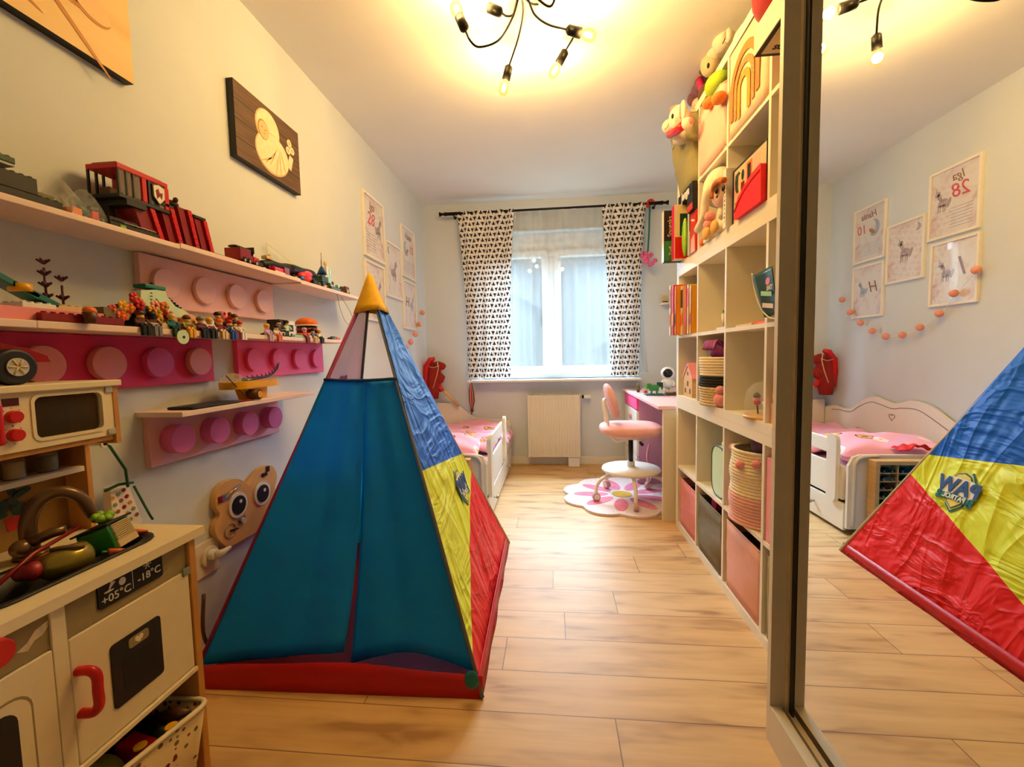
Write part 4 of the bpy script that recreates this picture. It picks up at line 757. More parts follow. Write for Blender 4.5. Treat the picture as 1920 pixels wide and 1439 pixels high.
mb = MB(T); mb.grid(bl, lambda u, v: pil(u, v, 1), 30, 24); mb.grid(bl, lambda u, v: pil(1 - u, v, -1), 30, 24)
mb.build('pillow', label='pink flowered pillow at the near end of the bed', cat='pillow')
mb = MB(); mb.grid(bl, lambda u, v: (-.98 + .40 * u, 2.94 + .14 * v + .02 * math.sin(6 * u), .40 + .075 * math.sin(PI * v) * (1 - .3 * u) + .008 * math.sin(25 * u + 9 * v)), 30, 12).build('blanket_fold', label='thick folded edge of pink blanket between pillow and duvet', cat='blanket', solid=.01)
# red cap fabric on the pillow end
mb = MB(); mb.grid(mat('red_cloth', (222, 24, 26), .7, var=.05, bump=.3, bs=60), lambda u, v: (-.88 + .16 * u, 2.53 + .10 * v, .475 + .035 * math.sin(PI * u) * (1 - .5 * v) + .006 * math.sin(20 * u + 8 * v)), 16, 10); mb.build('red_cloth', label='crumpled red cloth lying over the near end of the bed', cat='cloth', solid=.006)
# ---------------------------------------------------------------- car display case
t = thing('display_case', 'birch display case with rows of small compartments standing against the bed end', 'display case', (-.74, 2.455, 0))
cx0, cx1, cz0, cz1, cy0, cy1 = -1.0, -.492, .04, .448, 2.418, 2.471
mb = MB(); w = .022; mb.box(birch, cx0, cx0 + w, cy0, cy1, cz0, cz1).box(birch, cx1 - w, cx1, cy0, cy1, cz0, cz1).box(birch, cx0 + w, cx1 - w, cy0, cy1, cz0, cz0 + w).box(birch, cx0 + w, cx1 - w, cy0, cy1, cz1 - w, cz1).box(birch, cx0, cx1, cy1, cy1 + .005, cz0, cz1)
mb.build('case_frame', t, bev=.002)
MB().box(birch, cx0, cx0 + .03, cy0, cy1, 0, cz0).box(birch, cx1 - .03, cx1, cy0, cy1, 0, cz0).build('case_feet', t)
mb = MB(); nc, nr = 5, 8; ax0, ax1, az0, az1 = cx0 + w, cx1 - w, cz0 + w, cz1 - w
for i in range(1, nc): a = ax0 + (ax1 - ax0) * i / nc; mb.box(birch, a - .0025, a + .0025, cy0 + .006, cy1, az0, az1)
for j in range(1, nr): a = az0 + (az1 - az0) * j / nr; mb.box(birch, ax0, ax1, cy0 + .007, cy1, a - .002, a + .002)
mb.build('compartment_grid', t)
ccol = [mat('car_paint_%d' % i, c, .25, var=.02) for i, c in enumerate(((20, 22, 26), (60, 16, 18), (18, 30, 60), (70, 70, 74), (24, 44, 32)))]; cnm = ['black', 'dark red', 'navy', 'grey', 'dark green']
for k, cm in enumerate(ccol): pass
protos = {}
cells = ['outermost', 'second', 'third']; rown = ['top', 'second from the top', 'third from the top', 'fourth from the top', 'fifth from the top', 'sixth from the top', 'seventh from the top']
for i in range(3):
    for j in range(7):
        k = (i * 7 + j * 3) % 5; x = ax1 - (ax1 - ax0) * (i + .5) / nc; z = az1 - (az1 - az0) * (j + 1) / nr + .0025; lab = '%s toy car in the display case, %s row, %s column' % (cnm[k], rown[j], cells[i])
        if k in protos: dup(protos[k], (x, 2.441, z), 0, lab)
        else:
            c_ = thing('toy_car', lab, 'toy car', (x, 2.441, z), 0, 'toy cars in the display case'); protos[k] = c_
            MB().prism(ccol[k], [(-.032, .005), (.032, .005), (.033, .013), (.020, .016), (.012, .024), (-.014, .024), (-.022, .016), (-.033, .014)], 1, -.013, .013).build('car_body', c_, local=True, bev=.002)
            for wx in (-.02, .02): MB().cyl(black, (wx, -.0145, .0065), (wx, .0145, .0065), .0065, n=12).cyl(lgrey, (wx, -.0148, .0065), (wx, .0148, .0065), .003, n=8).build('wheel_axle', c_, local=True)
# ---------------------------------------------------------------- hobby horse in the corner
t = thing('hobby_horse', 'red brown plush hobby horse leaning in the far left corner', 'hobby horse', (-1.08, 3.93, .36)); hr = mat('horse_brown_plush', (150, 34, 26), .95, var=.12, vs=80, bump=.8, bs=300)
def hp(u, v, y=3.93): return at(u, v, 1, y)
mb = MB(); mb.tube(hr, [hp(812, 748), hp(812, 730), hp(814, 712), hp(816, 692), hp(818, 680)], [.05, .062, .062, .056, .03], 14)
mb.tube(hr, [hp(812, 690), hp(822, 686), hp(831, 688), hp(834, 690)], [.05, .045, .034, .022], 14)
mb.tube(hr, [hp(813, 715), hp(822, 711), hp(830, 709), hp(833, 710)], [.05, .052, .042, .02], 14).build('horse_head', t)
MB().tube(red, [hp(800, 735), hp(799, 710), hp(800, 688), hp(808, 675), hp(815, 672)], [.022, .03, .032, .03, .016], 10).build('mane', t)
mb = MB(); mb.tube(tan, [hp(820, 678, 3.87), hp(822, 690, 3.86), hp(819, 705, 3.86), hp(812, 728, 3.86)], .004, 6).tube(tan, [hp(804, 688, 3.865), hp(814, 690, 3.86), hp(823, 686, 3.87)], .003, 6); mb.build('bridle', t)
MB().sph(black, hp(814, 684, 3.875), .008).build('eye', t)
MB().tube(red, [hp(822, 722), hp(829, 734)], .022, 12).build('handle_sleeve', t)
MB().tube(birch, [hp(825, 728), hp(843, 744, 3.96), hp(860, 762, 3.985)], .012, 10).build('stick', t)
# ribbon medals / skipping ropes hanging at the sill
t = thing('ribbon_bundle', 'bundle of brown and pink ribbons hanging left of the window sill', 'ribbons', (-.78, YB - .13, .47)); mb = MB()
for i in range(5): mb.tube([brown, plushp, dred, mat('rose_gold', (200, 140, 120), .5), brown][i], [hp(884 - 1, 712, YB - .12), hp(880 + 2 * i, 735 + i, YB - .12 - .003 * i), hp(881 + 2 * i, 752, YB - .12), hp(884, 770 + 2 * i, YB - .12), ], [.004, .007, .008, .005], 6)
mb.build('ribbons', t); MB().sph(brown, hp(885, 770, YB - .125), .018).build('ribbon_knot', t)
MB().sph(whp, (-.775, YB - .145, .80), .006).build('ribbon_hook', t)
# ---------------------------------------------------------------- rug
rc = (.49, 3.14)
rugw = mat('rug_white_pile', (238, 222, 226), .98, var=.08, vs=60, bump=1, bs=260); rugp = mat('rug_pink_pile', (236, 138, 166), .98, var=.12, vs=30, bump=1, bs=260); rugy = mat('rug_yellow_pile', (226, 180, 70), .98, var=.08, bump=1, bs=260)
t = thing('flower_rug', 'flower shaped white and pink rug with a yellow centre under the desk chair', 'rug', (*rc, 0))
n = 96; mb = MB(); ring = []
def rr(a): return .385 + .055 * abs(math.cos(4.5 * a)) ** .8
mb.prism(rugw, [(rc[0] + rr(2 * PI * i / n) * math.cos(2 * PI * i / n), rc[1] + rr(2 * PI * i / n) * math.sin(2 * PI * i / n)) for i in range(n)], 2, .001, .015).build('rug_pile', t, bev=.004)
mb = MB()
for i in range(9):
    a = 2 * PI * (i + .5) / 9; mb.prism(rugp, ell(rc[0] + .225 * math.cos(a), rc[1] + .225 * math.sin(a), .125, .048, 20, a), 2, .0148, .0165)
mb.build('petals', t); MB().prism(rugy, ell(*rc, .072, .072, 28), 2, .0152, .0175).build('flower_centre', t)
# ---------------------------------------------------------------- desk chair
CC = (.54, 3.06)
t = thing('desk_chair', 'pink swivel desk chair with a white foot disc at the pink desk', 'chair', (*CC, 0)); cf = mat('chair_pink_fabric', (238, 178, 172), .9, var=.04, bump=.4, bs=500); cw = mat('chair_white_steel', (240, 228, 214), .35, var=.01)
mb = MB(); mb.sph(cf, (CC[0], CC[1], .515), .215, .20, .042, 28, e=.6); mb.build('seat', t)
MB().prism(cw, ell(CC[0], CC[1], .15, .14, 24), 2, .462, .478).build('seat_plate', t, bev=.003)
mb = MB(); R = MX.Rotation(-.28, 3, 'Y'); mb.sph(cf, (CC[0] - .135, CC[1], .715), .030, .165, .125, 24, R=R, e=.75); mb.build('backrest', t)
for s in (-1, 1): MB().tube(cw, spline([(CC[0] - .03, CC[1] + .06 * s, .455), (CC[0] - .11, CC[1] + .075 * s, .44), (CC[0] - .155, CC[1] + .075 * s, .52), (CC[0] - .175, CC[1] + .07 * s, .62), (CC[0] - .19, CC[1] + .03 * s, .71), (CC[0] - .172, CC[1], .73)], 6), .009, 8).build('back_bracket', t)
MB().tube(cw, [(CC[0] + .02, CC[1] - .05, .455), (CC[0] + .04, CC[1] - .14, .44)], .006).cyl(black, (CC[0] + .04, CC[1] - .13, .442), (CC[0] + .046, CC[1] - .17, .436), .010).build('lever', t)
MB().cyl(black, (*CC, .26), (*CC, .465), .017).build('gas_column', t); MB().cyl(cw, (*CC, .20), (*CC, .285), .027).build('column_sleeve', t)
MB().lathe(cw, (*CC, 0), [(.026, .208), (.195, .214), (.205, .224), (.20, .236), (.026, .246)], 48).build('foot_disc', t)
for i in range(5):
    a = 2 * PI * i / 5 - 1.62; c_, s_ = math.cos(a), math.sin(a); P_ = lambda r, z: (CC[0] + r * c_, CC[1] + r * s_, z)
    lg = MB().tube(cw, spline([P_(.02, .20), P_(.12, .195), P_(.215, .17), P_(.255, .12), P_(.26, .085)], 5), .0125, 10).build('chair_leg', t)
    e_ = V(P_(.26, .045)); tn = V((-s_, c_, 0)); 
    MB().cyl(cw, e_ + V((0, 0, .02)), e_ + V((0, 0, .045)), .012).cyl(mat('caster_rose', (200, 160, 156), .35), e_ - tn * .016, e_ + tn * .016, .0275, n=20).cyl(cw, e_ - tn * .018, e_ - tn * .008, .020, n=16).cyl(cw, e_ + tn * .008, e_ + tn * .018, .020, n=16).build('caster', lg)
# ---------------------------------------------------------------- desk
dp = mat('desk_pink', (246, 206, 210), .4, var=.01); dm = mat('desk_mauve_side', (202, 150, 176), .5, var=.02)
t = thing('desk', 'pale pink topped desk with white leg panel and drawer unit by the window', 'desk', (.9, 3.36, 0))
MB().box(dp, .636, XR - .004, 2.672, 4.03, .700, .722).build('desk_top', t, bev=.003)
MB().box(offw, .667, XR - .01, 2.676, 2.70, 0, .70).build('leg_panel', t, bev=.001)
un = MB().box(dm, .665, XR - .02, 3.40, 3.97, .02, .70).build('drawer_unit', t)
for i, (za, zb, mt) in enumerate(((.60, .69, P3), (.42, .59, white), (.235, .41, white), (.04, .225, white))):
    q = MB().box(mt, .647, .665, 3.41, 3.96, za, zb).build('drawer', un, bev=.002)
MB().tube(pinkp, [(.645, 3.66, .52), (.640, 3.69, .54), (.645, 3.69, .50), (.645, 3.66, .52), (.640, 3.63, .54), (.645, 3.63, .50), (.645, 3.66, .52)], .006, 6).build('bow_handle', un)
MB().tube(pinkp, spline([(.72, 3.30, .35), (.70, 3.28, .25), (.74, 3.30, .12), (.70, 3.25, .03)], 5), .008, 6).build('cord', label='pink cord hanging down in front of the mauve drawer unit', cat='cord')
# things on the desk
DZ = .722
t = thing('astronaut_figure', 'white astronaut figure with a black visor on the desk', 'figure', (.885, 3.42, DZ)); ax, ay = .885, 3.42
MB().sph(whp, (ax, ay, DZ + .165), .052, .05, .05, 22).build('helmet', t); MB().sph(mat('visor', (8, 10, 14), .08), (ax - .004, ay - .020, DZ + .165), .040, .036, .038, 20).build('visor', t)
MB().tube(whp, [(ax, ay, DZ + .05), (ax, ay, DZ + .085), (ax, ay, DZ + .12)], [.030, .036, .028], 16).tube(whp, [(ax - .03, ay, DZ + .11), (ax - .045, ay - .01, DZ + .08), (ax - .03, ay - .02, DZ + .06)], .012).tube(whp, [(ax + .03, ay, DZ + .11), (ax + .045, ay - .01, DZ + .08), (ax + .03, ay - .02, DZ + .06)], .012).build('suit', t)
for s in (-1, 1): MB().tube(whp, [(ax + .014 * s, ay, DZ + .06), (ax + .018 * s, ay - .01, DZ + .002)], [.015, .014], 12).build('leg', t)
def blocks(name, lab, cat, spec, group=None):
    # spec: list of (material, x0,x1,y0,y1,z0,z1[,studs])
    xs = [s[1] for s in spec] + [s[2] for s in spec]; ys = [s[3] for s in spec] + [s[4] for s in spec]; zs = [s[5] for s in spec]
    t = thing(name, lab, cat, ((min(xs) + max(xs)) / 2, (min(ys) + max(ys)) / 2, min(zs)), 0, group); by = {}
    for s in spec:
        k = s[8] if len(s) > 8 else 'brick'; mb = by.setdefault(k, MB()); mb.box(*s[:7])
        if len(s) > 7 and s[7]: mb.studs(s[0], *s[1:5], s[6])
    for k, mb in by.items(): mb.build(k, t, bev=.0008, bs=1)
    return t
x, y = .77, 3.36
t = blocks('brick_dinosaur', 'green toy brick dinosaur with a dark wing on the desk', 'toy', [(teal, .70, .84, y - .05, y + .05, DZ, DZ + .008, 1, 'base_plate'), (green, .735, .80, y - .025, y + .025, DZ + .035, DZ + .075, 1, 'body'), (green, .71, .745, y - .02, y + .02, DZ + .05, DZ + .088, 1, 'head'), (lime, .70, .712, y - .012, y + .012, DZ + .045, DZ + .06, 0, 'head'), (green, .80, .83, y - .015, y + .015, DZ + .045, DZ + .062, 1, 'tail'), (green, .74, .752, y - .022, y - .008, DZ + .008, DZ + .035, 0, 'leg'), (green, .78, .792, y - .022, y - .008, DZ + .008, DZ + .035, 0, 'leg'), (dgreen, .79, .835, y, y + .008, DZ + .05, DZ + .098, 0, 'wing'), (white, .80, .815, y - .02, y - .005, DZ + .03, DZ + .06, 0, 'egg')])
blocks('brick_plate', 'brown toy brick plate with dark pieces beside the green dinosaur', 'toy', [(brown, .85, .96, 3.30, 3.36, DZ, DZ + .022, 1), (tan, .845, .90, 3.31, 3.35, DZ + .022, DZ + .030, 1), (dgreen, .93, .96, 3.31, 3.35, DZ + .022, DZ + .05, 1)])
t = thing('toy_tree', 'small olive toy tree at the window edge of the desk', 'toy', (.70, 3.62, DZ)); MB().cyl(brown, (.70, 3.62, DZ), (.70, 3.62, DZ + .02), .012).build('trunk', t); MB().cyl(olive, (.70, 3.62, DZ + .02), (.70, 3.62, DZ + .075), .022, .004, 12).build('crown', t)
t = thing('toy_mushroom', 'red and white toy piece next to the toy tree on the desk', 'toy', (.745, 3.55, DZ)); MB().lathe(red, (.745, 3.55, DZ), [(0, 0), (.016, 0), (.014, .014), (0, .022)], 12).build('red_base', t); MB().cyl(peach, (.758, 3.55, DZ + .01), (.758, 3.55, DZ + .055), .006).build('pale_rod', t)
# little shelf on the window wall
MB().box(SHELFP, .975, XR, YB - .10, YB, 1.478, 1.492).build('wall_shelf', bev=.0015, label='tiny pale pink board on the window wall behind the cube shelf', cat='shelf')
t = thing('picture_card', 'small cream card standing on the tiny board on the window wall', 'card', (1.0, YB - .06, 1.492)); MB(MX.Translation((1.01, YB - .06, 1.492)) @ MX.Rotation(-.25, 4, 'X')).box(tan, -.022, .022, 0, .004, .002, .072).build('card', t); MB().box(dgreen, .985, 1.03, YB - .085, YB - .07, 1.493, 1.503).build('stand', t)
# flamingo toy on the rod end
t = thing('flamingo_toy', 'pink frilly toy flamingo on a green stick hooked on the rod end', 'toy', (.87, RODY - .03, 1.84))
MB().tube(red, [(.87 + .026 * math.cos(a), RODY - .004, RODZ + .002 + .026 * math.sin(a)) for a in [i * PI / 7 for i in range(8)]] + [(.844, RODY - .004, RODZ - .03)], .011, 8).tube(red, [(.844, RODY - .004, RODZ + .004), (.844, RODY - .004, RODZ - .035)], .013, 8).build('hook', t)
MB().tube(teal, [(.862, RODY - .004, RODZ - .02), (.852, RODY - .02, 2.1), (.842, RODY - .02, 1.93)], .008, 8).build('stick', t)
mb = MB(); fm = mat('frilly_pink', (232, 110, 170), .9, var=.2, vs=90, bump=.8)
for i in range(16): a = i * 2.4; mb.sph(fm, (.845 + .05 * math.cos(a) * (i / 16) + (.02 if i > 8 else -.02), RODY - .02 + .02 * math.sin(a), 1.89 + .045 * math.sin(a) - .002 * i), .020, n=8)
mb.build('body', t); MB().tube(fm, [(.80, RODY - .02, 1.88), (.785, RODY - .03, 1.91), (.80, RODY - .03, 1.935)], .010, 8).build('neck', t)
# ---------------------------------------------------------------- cube shelves
SX1 = 1.118; SP = mat('shelf_cream_white', (240, 230, 208), .45, var=.01)
YN, YFF = 1.185, 2.622
DV = [2.2615, 1.9095, 1.5574]
def unit(z0, z1, zm, lab):
    t = thing('cube_shelf', lab, 'shelf unit', ((XS + SX1) / 2, (YN + YFF) / 2, z0)); th = .038
    MB().box(SP, XS, SX1, YFF - th, YFF, z0, z1).build('side_panel', t, bev=.001); MB().box(SP, XS, SX1, YN, YN + th, z0, z1).build('side_panel', t, bev=.001)
    MB().box(SP, XS, SX1, YN + th, YFF - th, z1 - th, z1).build('top_panel', t); MB().box(SP, XS, SX1, YN + th, YFF - th, z0, z0 + th).build('bottom_panel', t)
    for d in DV: MB().box(SP, XS + .001, SX1, d - .008, d + .008, z0 + th, z1 - th).build('divider', t)
    MB().box(SP, XS + .0015, SX1 - .001, YN + th, YFF - th, zm - .016, zm).build('middle_shelf', t)
    MB().box(SP, SX1, SX1 + .004, YN, YFF, z0, z1).build('back_panel', t)
    return t
UZ = (0, .7607, 1.5214, 2.282)
unit(0, .7605, .381, 'bottom cream cube shelf standing on the floor, with fabric bins')
unit(.7609, 1.5212, 1.146, 'middle cream cube shelf of the stack of three')
unit(1.5216, 2.282, 1.905, 'top cream cube shelf of the stack of three')
def yr(c): e = [2.584, 2.2695, 1.9175, 1.5654, 1.223]; hi = e[c] if c == 0 else [0, 2.2535, 1.9015, 1.5494][c]; return (e[c + 1], hi)
R0, R1, R2, R3, R4, R5 = .0385, .3815, .799, 1.1465, 1.5596, 1.9055
# fabric bins
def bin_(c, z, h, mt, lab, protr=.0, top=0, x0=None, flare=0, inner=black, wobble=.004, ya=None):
    a, b_ = yr(c) if ya is None else ya; a += .012; b_ -= .012; X0 = XS + .006 - protr if x0 is None else x0; X1 = SX1 - .03
    t = thing('fabric_bin', lab, 'storage bin', ((X0 + X1) / 2, (a + b_) / 2, z)); mb = MB(); vs = []
    lay = 7; per = []
    for k in range(lay + 1):
        f = k / lay; zz = z + .001 + h * f; fl = flare * f
        pts = []
        base = rrect(X0 - fl + .002, X1, a + .004 * (1 - f), b_ - .004 * (1 - f), .018, 3)
        n = len(base)
        for i, (px_, py_) in enumerate(base): 
            w_ = wobble * math.sin(i * 1.9 + k * 1.3) * math.sin(PI * f) 
            pts.append((px_ + w_, min(b_ + .009, max(a - .009, py_ + w_ * .5)), zz + (0.004 * math.sin(i * 1.2) if k == lay else 0)))
        per.append(pts)
    n = len(per[0]); vs = [p for r in per for p in r]
    mb.add(vs, [(j * n + i, j * n + (i + 1) % n, (j + 1) * n + (i + 1) % n, (j + 1) * n + i) for j in range(lay) for i in range(n)], mt, True)
    mb.add(per[0], [list(range(n))[::-1]], mt); mb.build('bin_fabric', t, solid=.004)
    cx_, cy_ = (X0 + X1) / 2, (a + b_) / 2
    MB().add([(cx_ + (p[0] - cx_) * .97, cy_ + (p[1] - cy_) * .97, z + h - .05) for p in per[-1]], [list(range(n))], inner).build('bin_dark_sheet', t)  # added flat black sheet below the rim stands in for the dark inside
    MB().tube(mt, [(p[0], p[1], p[2]) for p in per[-1]], .004, 6, closed=True).build('rim_seam', t)
    return t
fpink = mat('bin_pink_fabric', (226, 140, 140), .85, var=.05, bump=.3, bs=200); fgrey = mat('bin_grey_fabric', (120, 112, 92), .85, var=.06, bump=.3, bs=200); frose = mat('bin_rose_fabric', (226, 166, 146), .8, var=.03, bump=.2); folv = mat('bin_olive_fabric', (150, 140, 96), .85, var=.06, bump=.3); fpale = mat('bin_pale_pink_fabric', (242, 190, 172), .85, var=.03, bump=.2)
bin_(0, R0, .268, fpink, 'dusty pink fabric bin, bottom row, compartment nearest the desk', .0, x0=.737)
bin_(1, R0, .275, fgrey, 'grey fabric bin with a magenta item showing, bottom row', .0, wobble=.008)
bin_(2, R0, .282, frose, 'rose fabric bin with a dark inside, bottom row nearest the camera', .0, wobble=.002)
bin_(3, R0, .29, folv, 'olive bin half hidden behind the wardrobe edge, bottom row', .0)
MB(MX.Translation((.80, 2.13, R0 + .25)) @ MX.Rotation(.25, 4, 'X')).box(P2, -.03, .22, -.03, .03, 0, .10).build('magenta_box', label='magenta box poking out of the grey fabric bin', cat='box', bev=.003)
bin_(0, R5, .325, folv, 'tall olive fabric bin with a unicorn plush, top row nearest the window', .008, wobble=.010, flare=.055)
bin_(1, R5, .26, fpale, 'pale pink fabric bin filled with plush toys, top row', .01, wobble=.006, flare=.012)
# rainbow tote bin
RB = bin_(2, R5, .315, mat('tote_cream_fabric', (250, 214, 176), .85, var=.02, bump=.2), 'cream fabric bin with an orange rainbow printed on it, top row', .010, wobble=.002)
rx = XS + .006 - .010; mb = MB(); rb1 = mat('rainbow_brown', (206, 128, 60), .8, var=.03); rb2 = mat('rainbow_mustard', (232, 156, 50), .8, var=.03); rb3 = mat('rainbow_spots', (214, 140, 80), .8, var=.5, vs=160)
def arch(cy, z0, r, w_, h, mt, x):
    o = [(cy + r, z0)]; o = [(cy + r * math.cos(PI * i / 16), z0 + h + r * 1.0 * math.sin(PI * i / 16)) for i in range(17)]; i_ = [(cy + (r - w_) * math.cos(PI * i / 16), z0 + h + (r - w_) * math.sin(PI * i / 16)) for i in range(17)]
    A_ = [(cy + r, z0)] + o + [(cy - r, z0)]; B_ = [(cy + r - w_, z0)] + i_ + [(cy - r + w_, z0)]
    n = len(A_); mb.add([(x, *p) for p in A_] + [(x, *p) for p in B_], [(i, i + 1, n + i + 1, n + i) for i in range(n - 1)], mt)
arch(1.742, R5 + .055, .125, .032, .10, rb1, rx - .0045); arch(1.742, R5 + .045, .086, .024, .10, rb3, rx - .0045); arch(1.742, R5 + .035, .055, .026, .10, rb2, rx - .0045)
mb.build('rainbow_print', RB)
# rope baskets
def rope(c, z, r, h, cols, lab, dx=.1, squash=1.0, rt=None):
    a, b_ = yr(c); cy = (a + b_) / 2; cx = XS + dx; t = thing('rope_basket', lab, 'basket', (cx, cy, z)); rt = rt or r; nn = int(h / .0125); by = {}
    for i in range(nn): f = i / nn; m_ = cols(f); by.setdefault(m_.name, (m_, MB()))[1].tube(m_, [(cx + (r + (rt - r) * f) * math.cos(q * PI / 16) + .003 * math.sin(i * .7), cy + (r + (rt - r) * f) * squash * math.sin(q * PI / 16), z + .007 + i * .0125) for q in range(32)], .0072, 6, closed=True)
    for i, (m_, mb) in enumerate(by.values()): mb.build('rope_coils', t)
    MB().cyl(m_, (cx, cy, z + .001), (cx, cy, z + .006), r * .97, n=28).build('basket_base', t); return t, cx, cy
ropec = mat('cream_rope', (244, 224, 186), .9, var=.08, vs=120, bump=.6, bs=300); ropep = mat('pink_rope', (240, 180, 170), .9, var=.08, vs=120, bump=.6, bs=300); ropeb = mat('black_rope', (30, 26, 24), .9); ropes = mat('speckled_rope', (210, 184, 140), .9, var=.4, vs=140)
rope(1, R2, .118, .235, lambda f: ropes if f < .38 else (ropeb if f < .56 else ropec), 'cream rope basket with a black stripe, second column of the middle shelf', .085)
t, cx, cy = rope(2, R1, .125, .30, lambda f: ropep if f < .38 else ropec, 'cream and pink rope basket with pompoms, upper row of the bottom shelf', .095, rt=.118)
for yo, zz in ((.10, .27), (-.05, .235), (-.10, .25)): MB().sph(plushp, (cx - .118 * math.sqrt(max(0, 1 - (yo / .125) ** 2)) - .012, cy + yo, R1 + zz), .017, n=14).build('pompom', t)
MB().sph(plushv, (cx + .01, cy - .01, R1 + .30), .07, .06, .045, 16).build('grey_plush', label='grey plush toy inside the pompom rope basket', cat='plush toy')
# purple haired toy in the striped basket
t = thing('doll_hair', 'purple toy with long strands sticking out of the striped rope basket', 'toy', (.83, 2.08, R2 + .2)); pm = mat('purple_hair', (150, 50, 120), .5, var=.15, vs=80); MB().sph(pm, (.80, 2.08, R2 + .25), .07, .075, .05, 18).build('head', t)
for i in range(7): MB().tube(pm, spline([(.77, 2.02 + .02 * i, R2 + .27), (.74, 2.02 + .021 * i, R2 + .30), (.72, 2.01 + .022 * i, R2 + .26)], 4), .007, 6).build('strand', t)
t = thing('pink_plush', 'small pink plush toy sitting in front of the striped rope basket', 'plush toy', (.755, 2.0, R2)); MB().sph(plushp, (.744, 1.99, R2 + .033), .028, .035, .032, 14).build('body', t); MB().sph(plushp, (.742, 1.985, R2 + .078), .020, .022, .020, 14).build('head', t); MB().sph(plushp, (.735, 2.03, R2 + .016), .017, .025, .014).build('paw', t)
# items in bottom unit upper row
MB().box(mat('terracotta_book', (206, 110, 50), .5), .76, .95, 2.28, 2.30, R1, R1 + .24).build('book', label='orange brown book standing against the divider, bottom shelf column nearest the desk', cat='book', bev=.001)
t = thing('toy_case', 'cream rounded case with black piping in the bottom shelf, second column', 'case', (.86, 1.98, R1)); MB().prism(mint, rrect(1.925, 2.085, R1 + .002, R1 + .235, .06), 0, .745, .95, True).build('case_body', t, bev=.008)
MB().tube(black, [(.746, p[0], p[1]) for p in rrect(1.925, 2.085, R1 + .004, R1 + .235, .06)], .0035, 6, closed=True).build('piping', t)
t = thing('toy_frog', 'small green and white toy on top of the cream rounded case', 'toy', (.80, 1.95, R1 + .24)); MB().sph(whp, (.77, 1.95, R1 + .257), .03, .035, .020).build('body', t); MB().sph(green, (.77, 1.95, R1 + .29), .022, .028, .018).build('head', t)
MB().box(pinkp, .735, 1.0, 1.50, 1.545, R1, R1 + .30).build('pink_box', label='pink box in the bottom shelf, seen in the gap beside the wardrobe', cat='box', bev=.003)
# middle unit lower row: birdhouse, yellow box, terrarium, gap toys
t = thing('wooden_birdhouse', 'small wooden house with a pink roof edge on the middle shelf, column nearest the desk', 'toy house', (.79, 2.45, R2)); bx0 = .745
hy0, hy1 = 2.385, 2.535; MB().prism(birch, [(hy0, R2), (hy1, R2), (hy1, R2 + .11), ((hy0 + hy1) / 2, R2 + .175), (hy0, R2 + .11)], 0, bx0, bx0 + .07).build('house_front', t, bev=.001)
mb = MB(); yc = (hy0 + hy1) / 2
for s in (-1, 1): mb.prism(pinkp, [(yc, R2 + .19), (yc, R2 + .178), (yc + s * .083, R2 + .100), (yc + s * .088, R2 + .108)], 0, bx0 - .004, bx0 + .075)
mb.build('roof', t); mb = MB(); mb.prism(brown, ell(yc, R2 + .13, .012, .012, 14), 0, bx0 - .001, bx0).prism(brown, rrect(yc - .012, yc + .012, R2 + .06, R2 + .09, .008), 0, bx0 - .001, bx0).prism(brown, rrect(yc - .05, yc - .03, R2 + .02, R2 + .05, .008), 0, bx0 - .001, bx0).prism(brown, rrect(yc + .03, yc + .05, R2 + .02, R2 + .05, .008), 0, bx0 - .001, bx0); mb.build('printed_window', t)
MB().box(mat('yellow_card', (240, 190, 30), .5), .80, 1.0, 2.29, 2.375, R2 + .06, R2 + .165).box(dgreen, .80, 1.0, 2.29, 2.375, R2, R2 + .06).build('game_box', label='yellow and dark green box right of the wooden birdhouse', cat='box', bev=.001)
t = thing('glass_terrarium', 'clear dome with a tiny flower garden on the middle shelf, third column', 'terrarium', (.80, 1.66, R2)); MB().lathe(clear, (.79, 1.665, R2), [(.072, .012), (.075, .06), (.068, .10), (.045, .13), (0, .142)], 28).build('dome', t); MB().cyl(birch, (.79, 1.665, R2), (.79, 1.665, R2 + .012), .078, n=28).build('base', t)
for i in range(8): a = i * 2.1; MB().cyl(dgreen, (.79 + .035 * math.cos(a), 1.665 + .035 * math.sin(a), R2 + .012), (.79 + .04 * math.cos(a), 1.665 + .04 * math.sin(a), R2 + .05 + .004 * i), .003).sph([plushp, red, whp, brown][i % 4], (.79 + .04 * math.cos(a), 1.665 + .04 * math.sin(a), R2 + .052 + .004 * i), .013).build('flower', t)
t = thing('toy_penguin', 'navy and yellow toy in the gap beside the wardrobe, middle shelf', 'toy', (.76, 1.50, R2)); MB().sph(mat('navy', (20, 30, 50), .5), (.762, 1.50, R2 + .16), .028, .034, .04).build('head', t); MB().sph(yellow, (.757, 1.498, R2 + .10), .026, .032, .03).build('body', t); MB().box(peach, .745, .80, 1.45, 1.545, R2, R2 + .07).build('base', t)
MB().box(mat('salmon_card', (236, 170, 150), .6), .80, .99, 1.36, 1.54, R2, R2 + .29).build('box', label='salmon box behind the penguin toy, beside the wardrobe edge', cat='box')
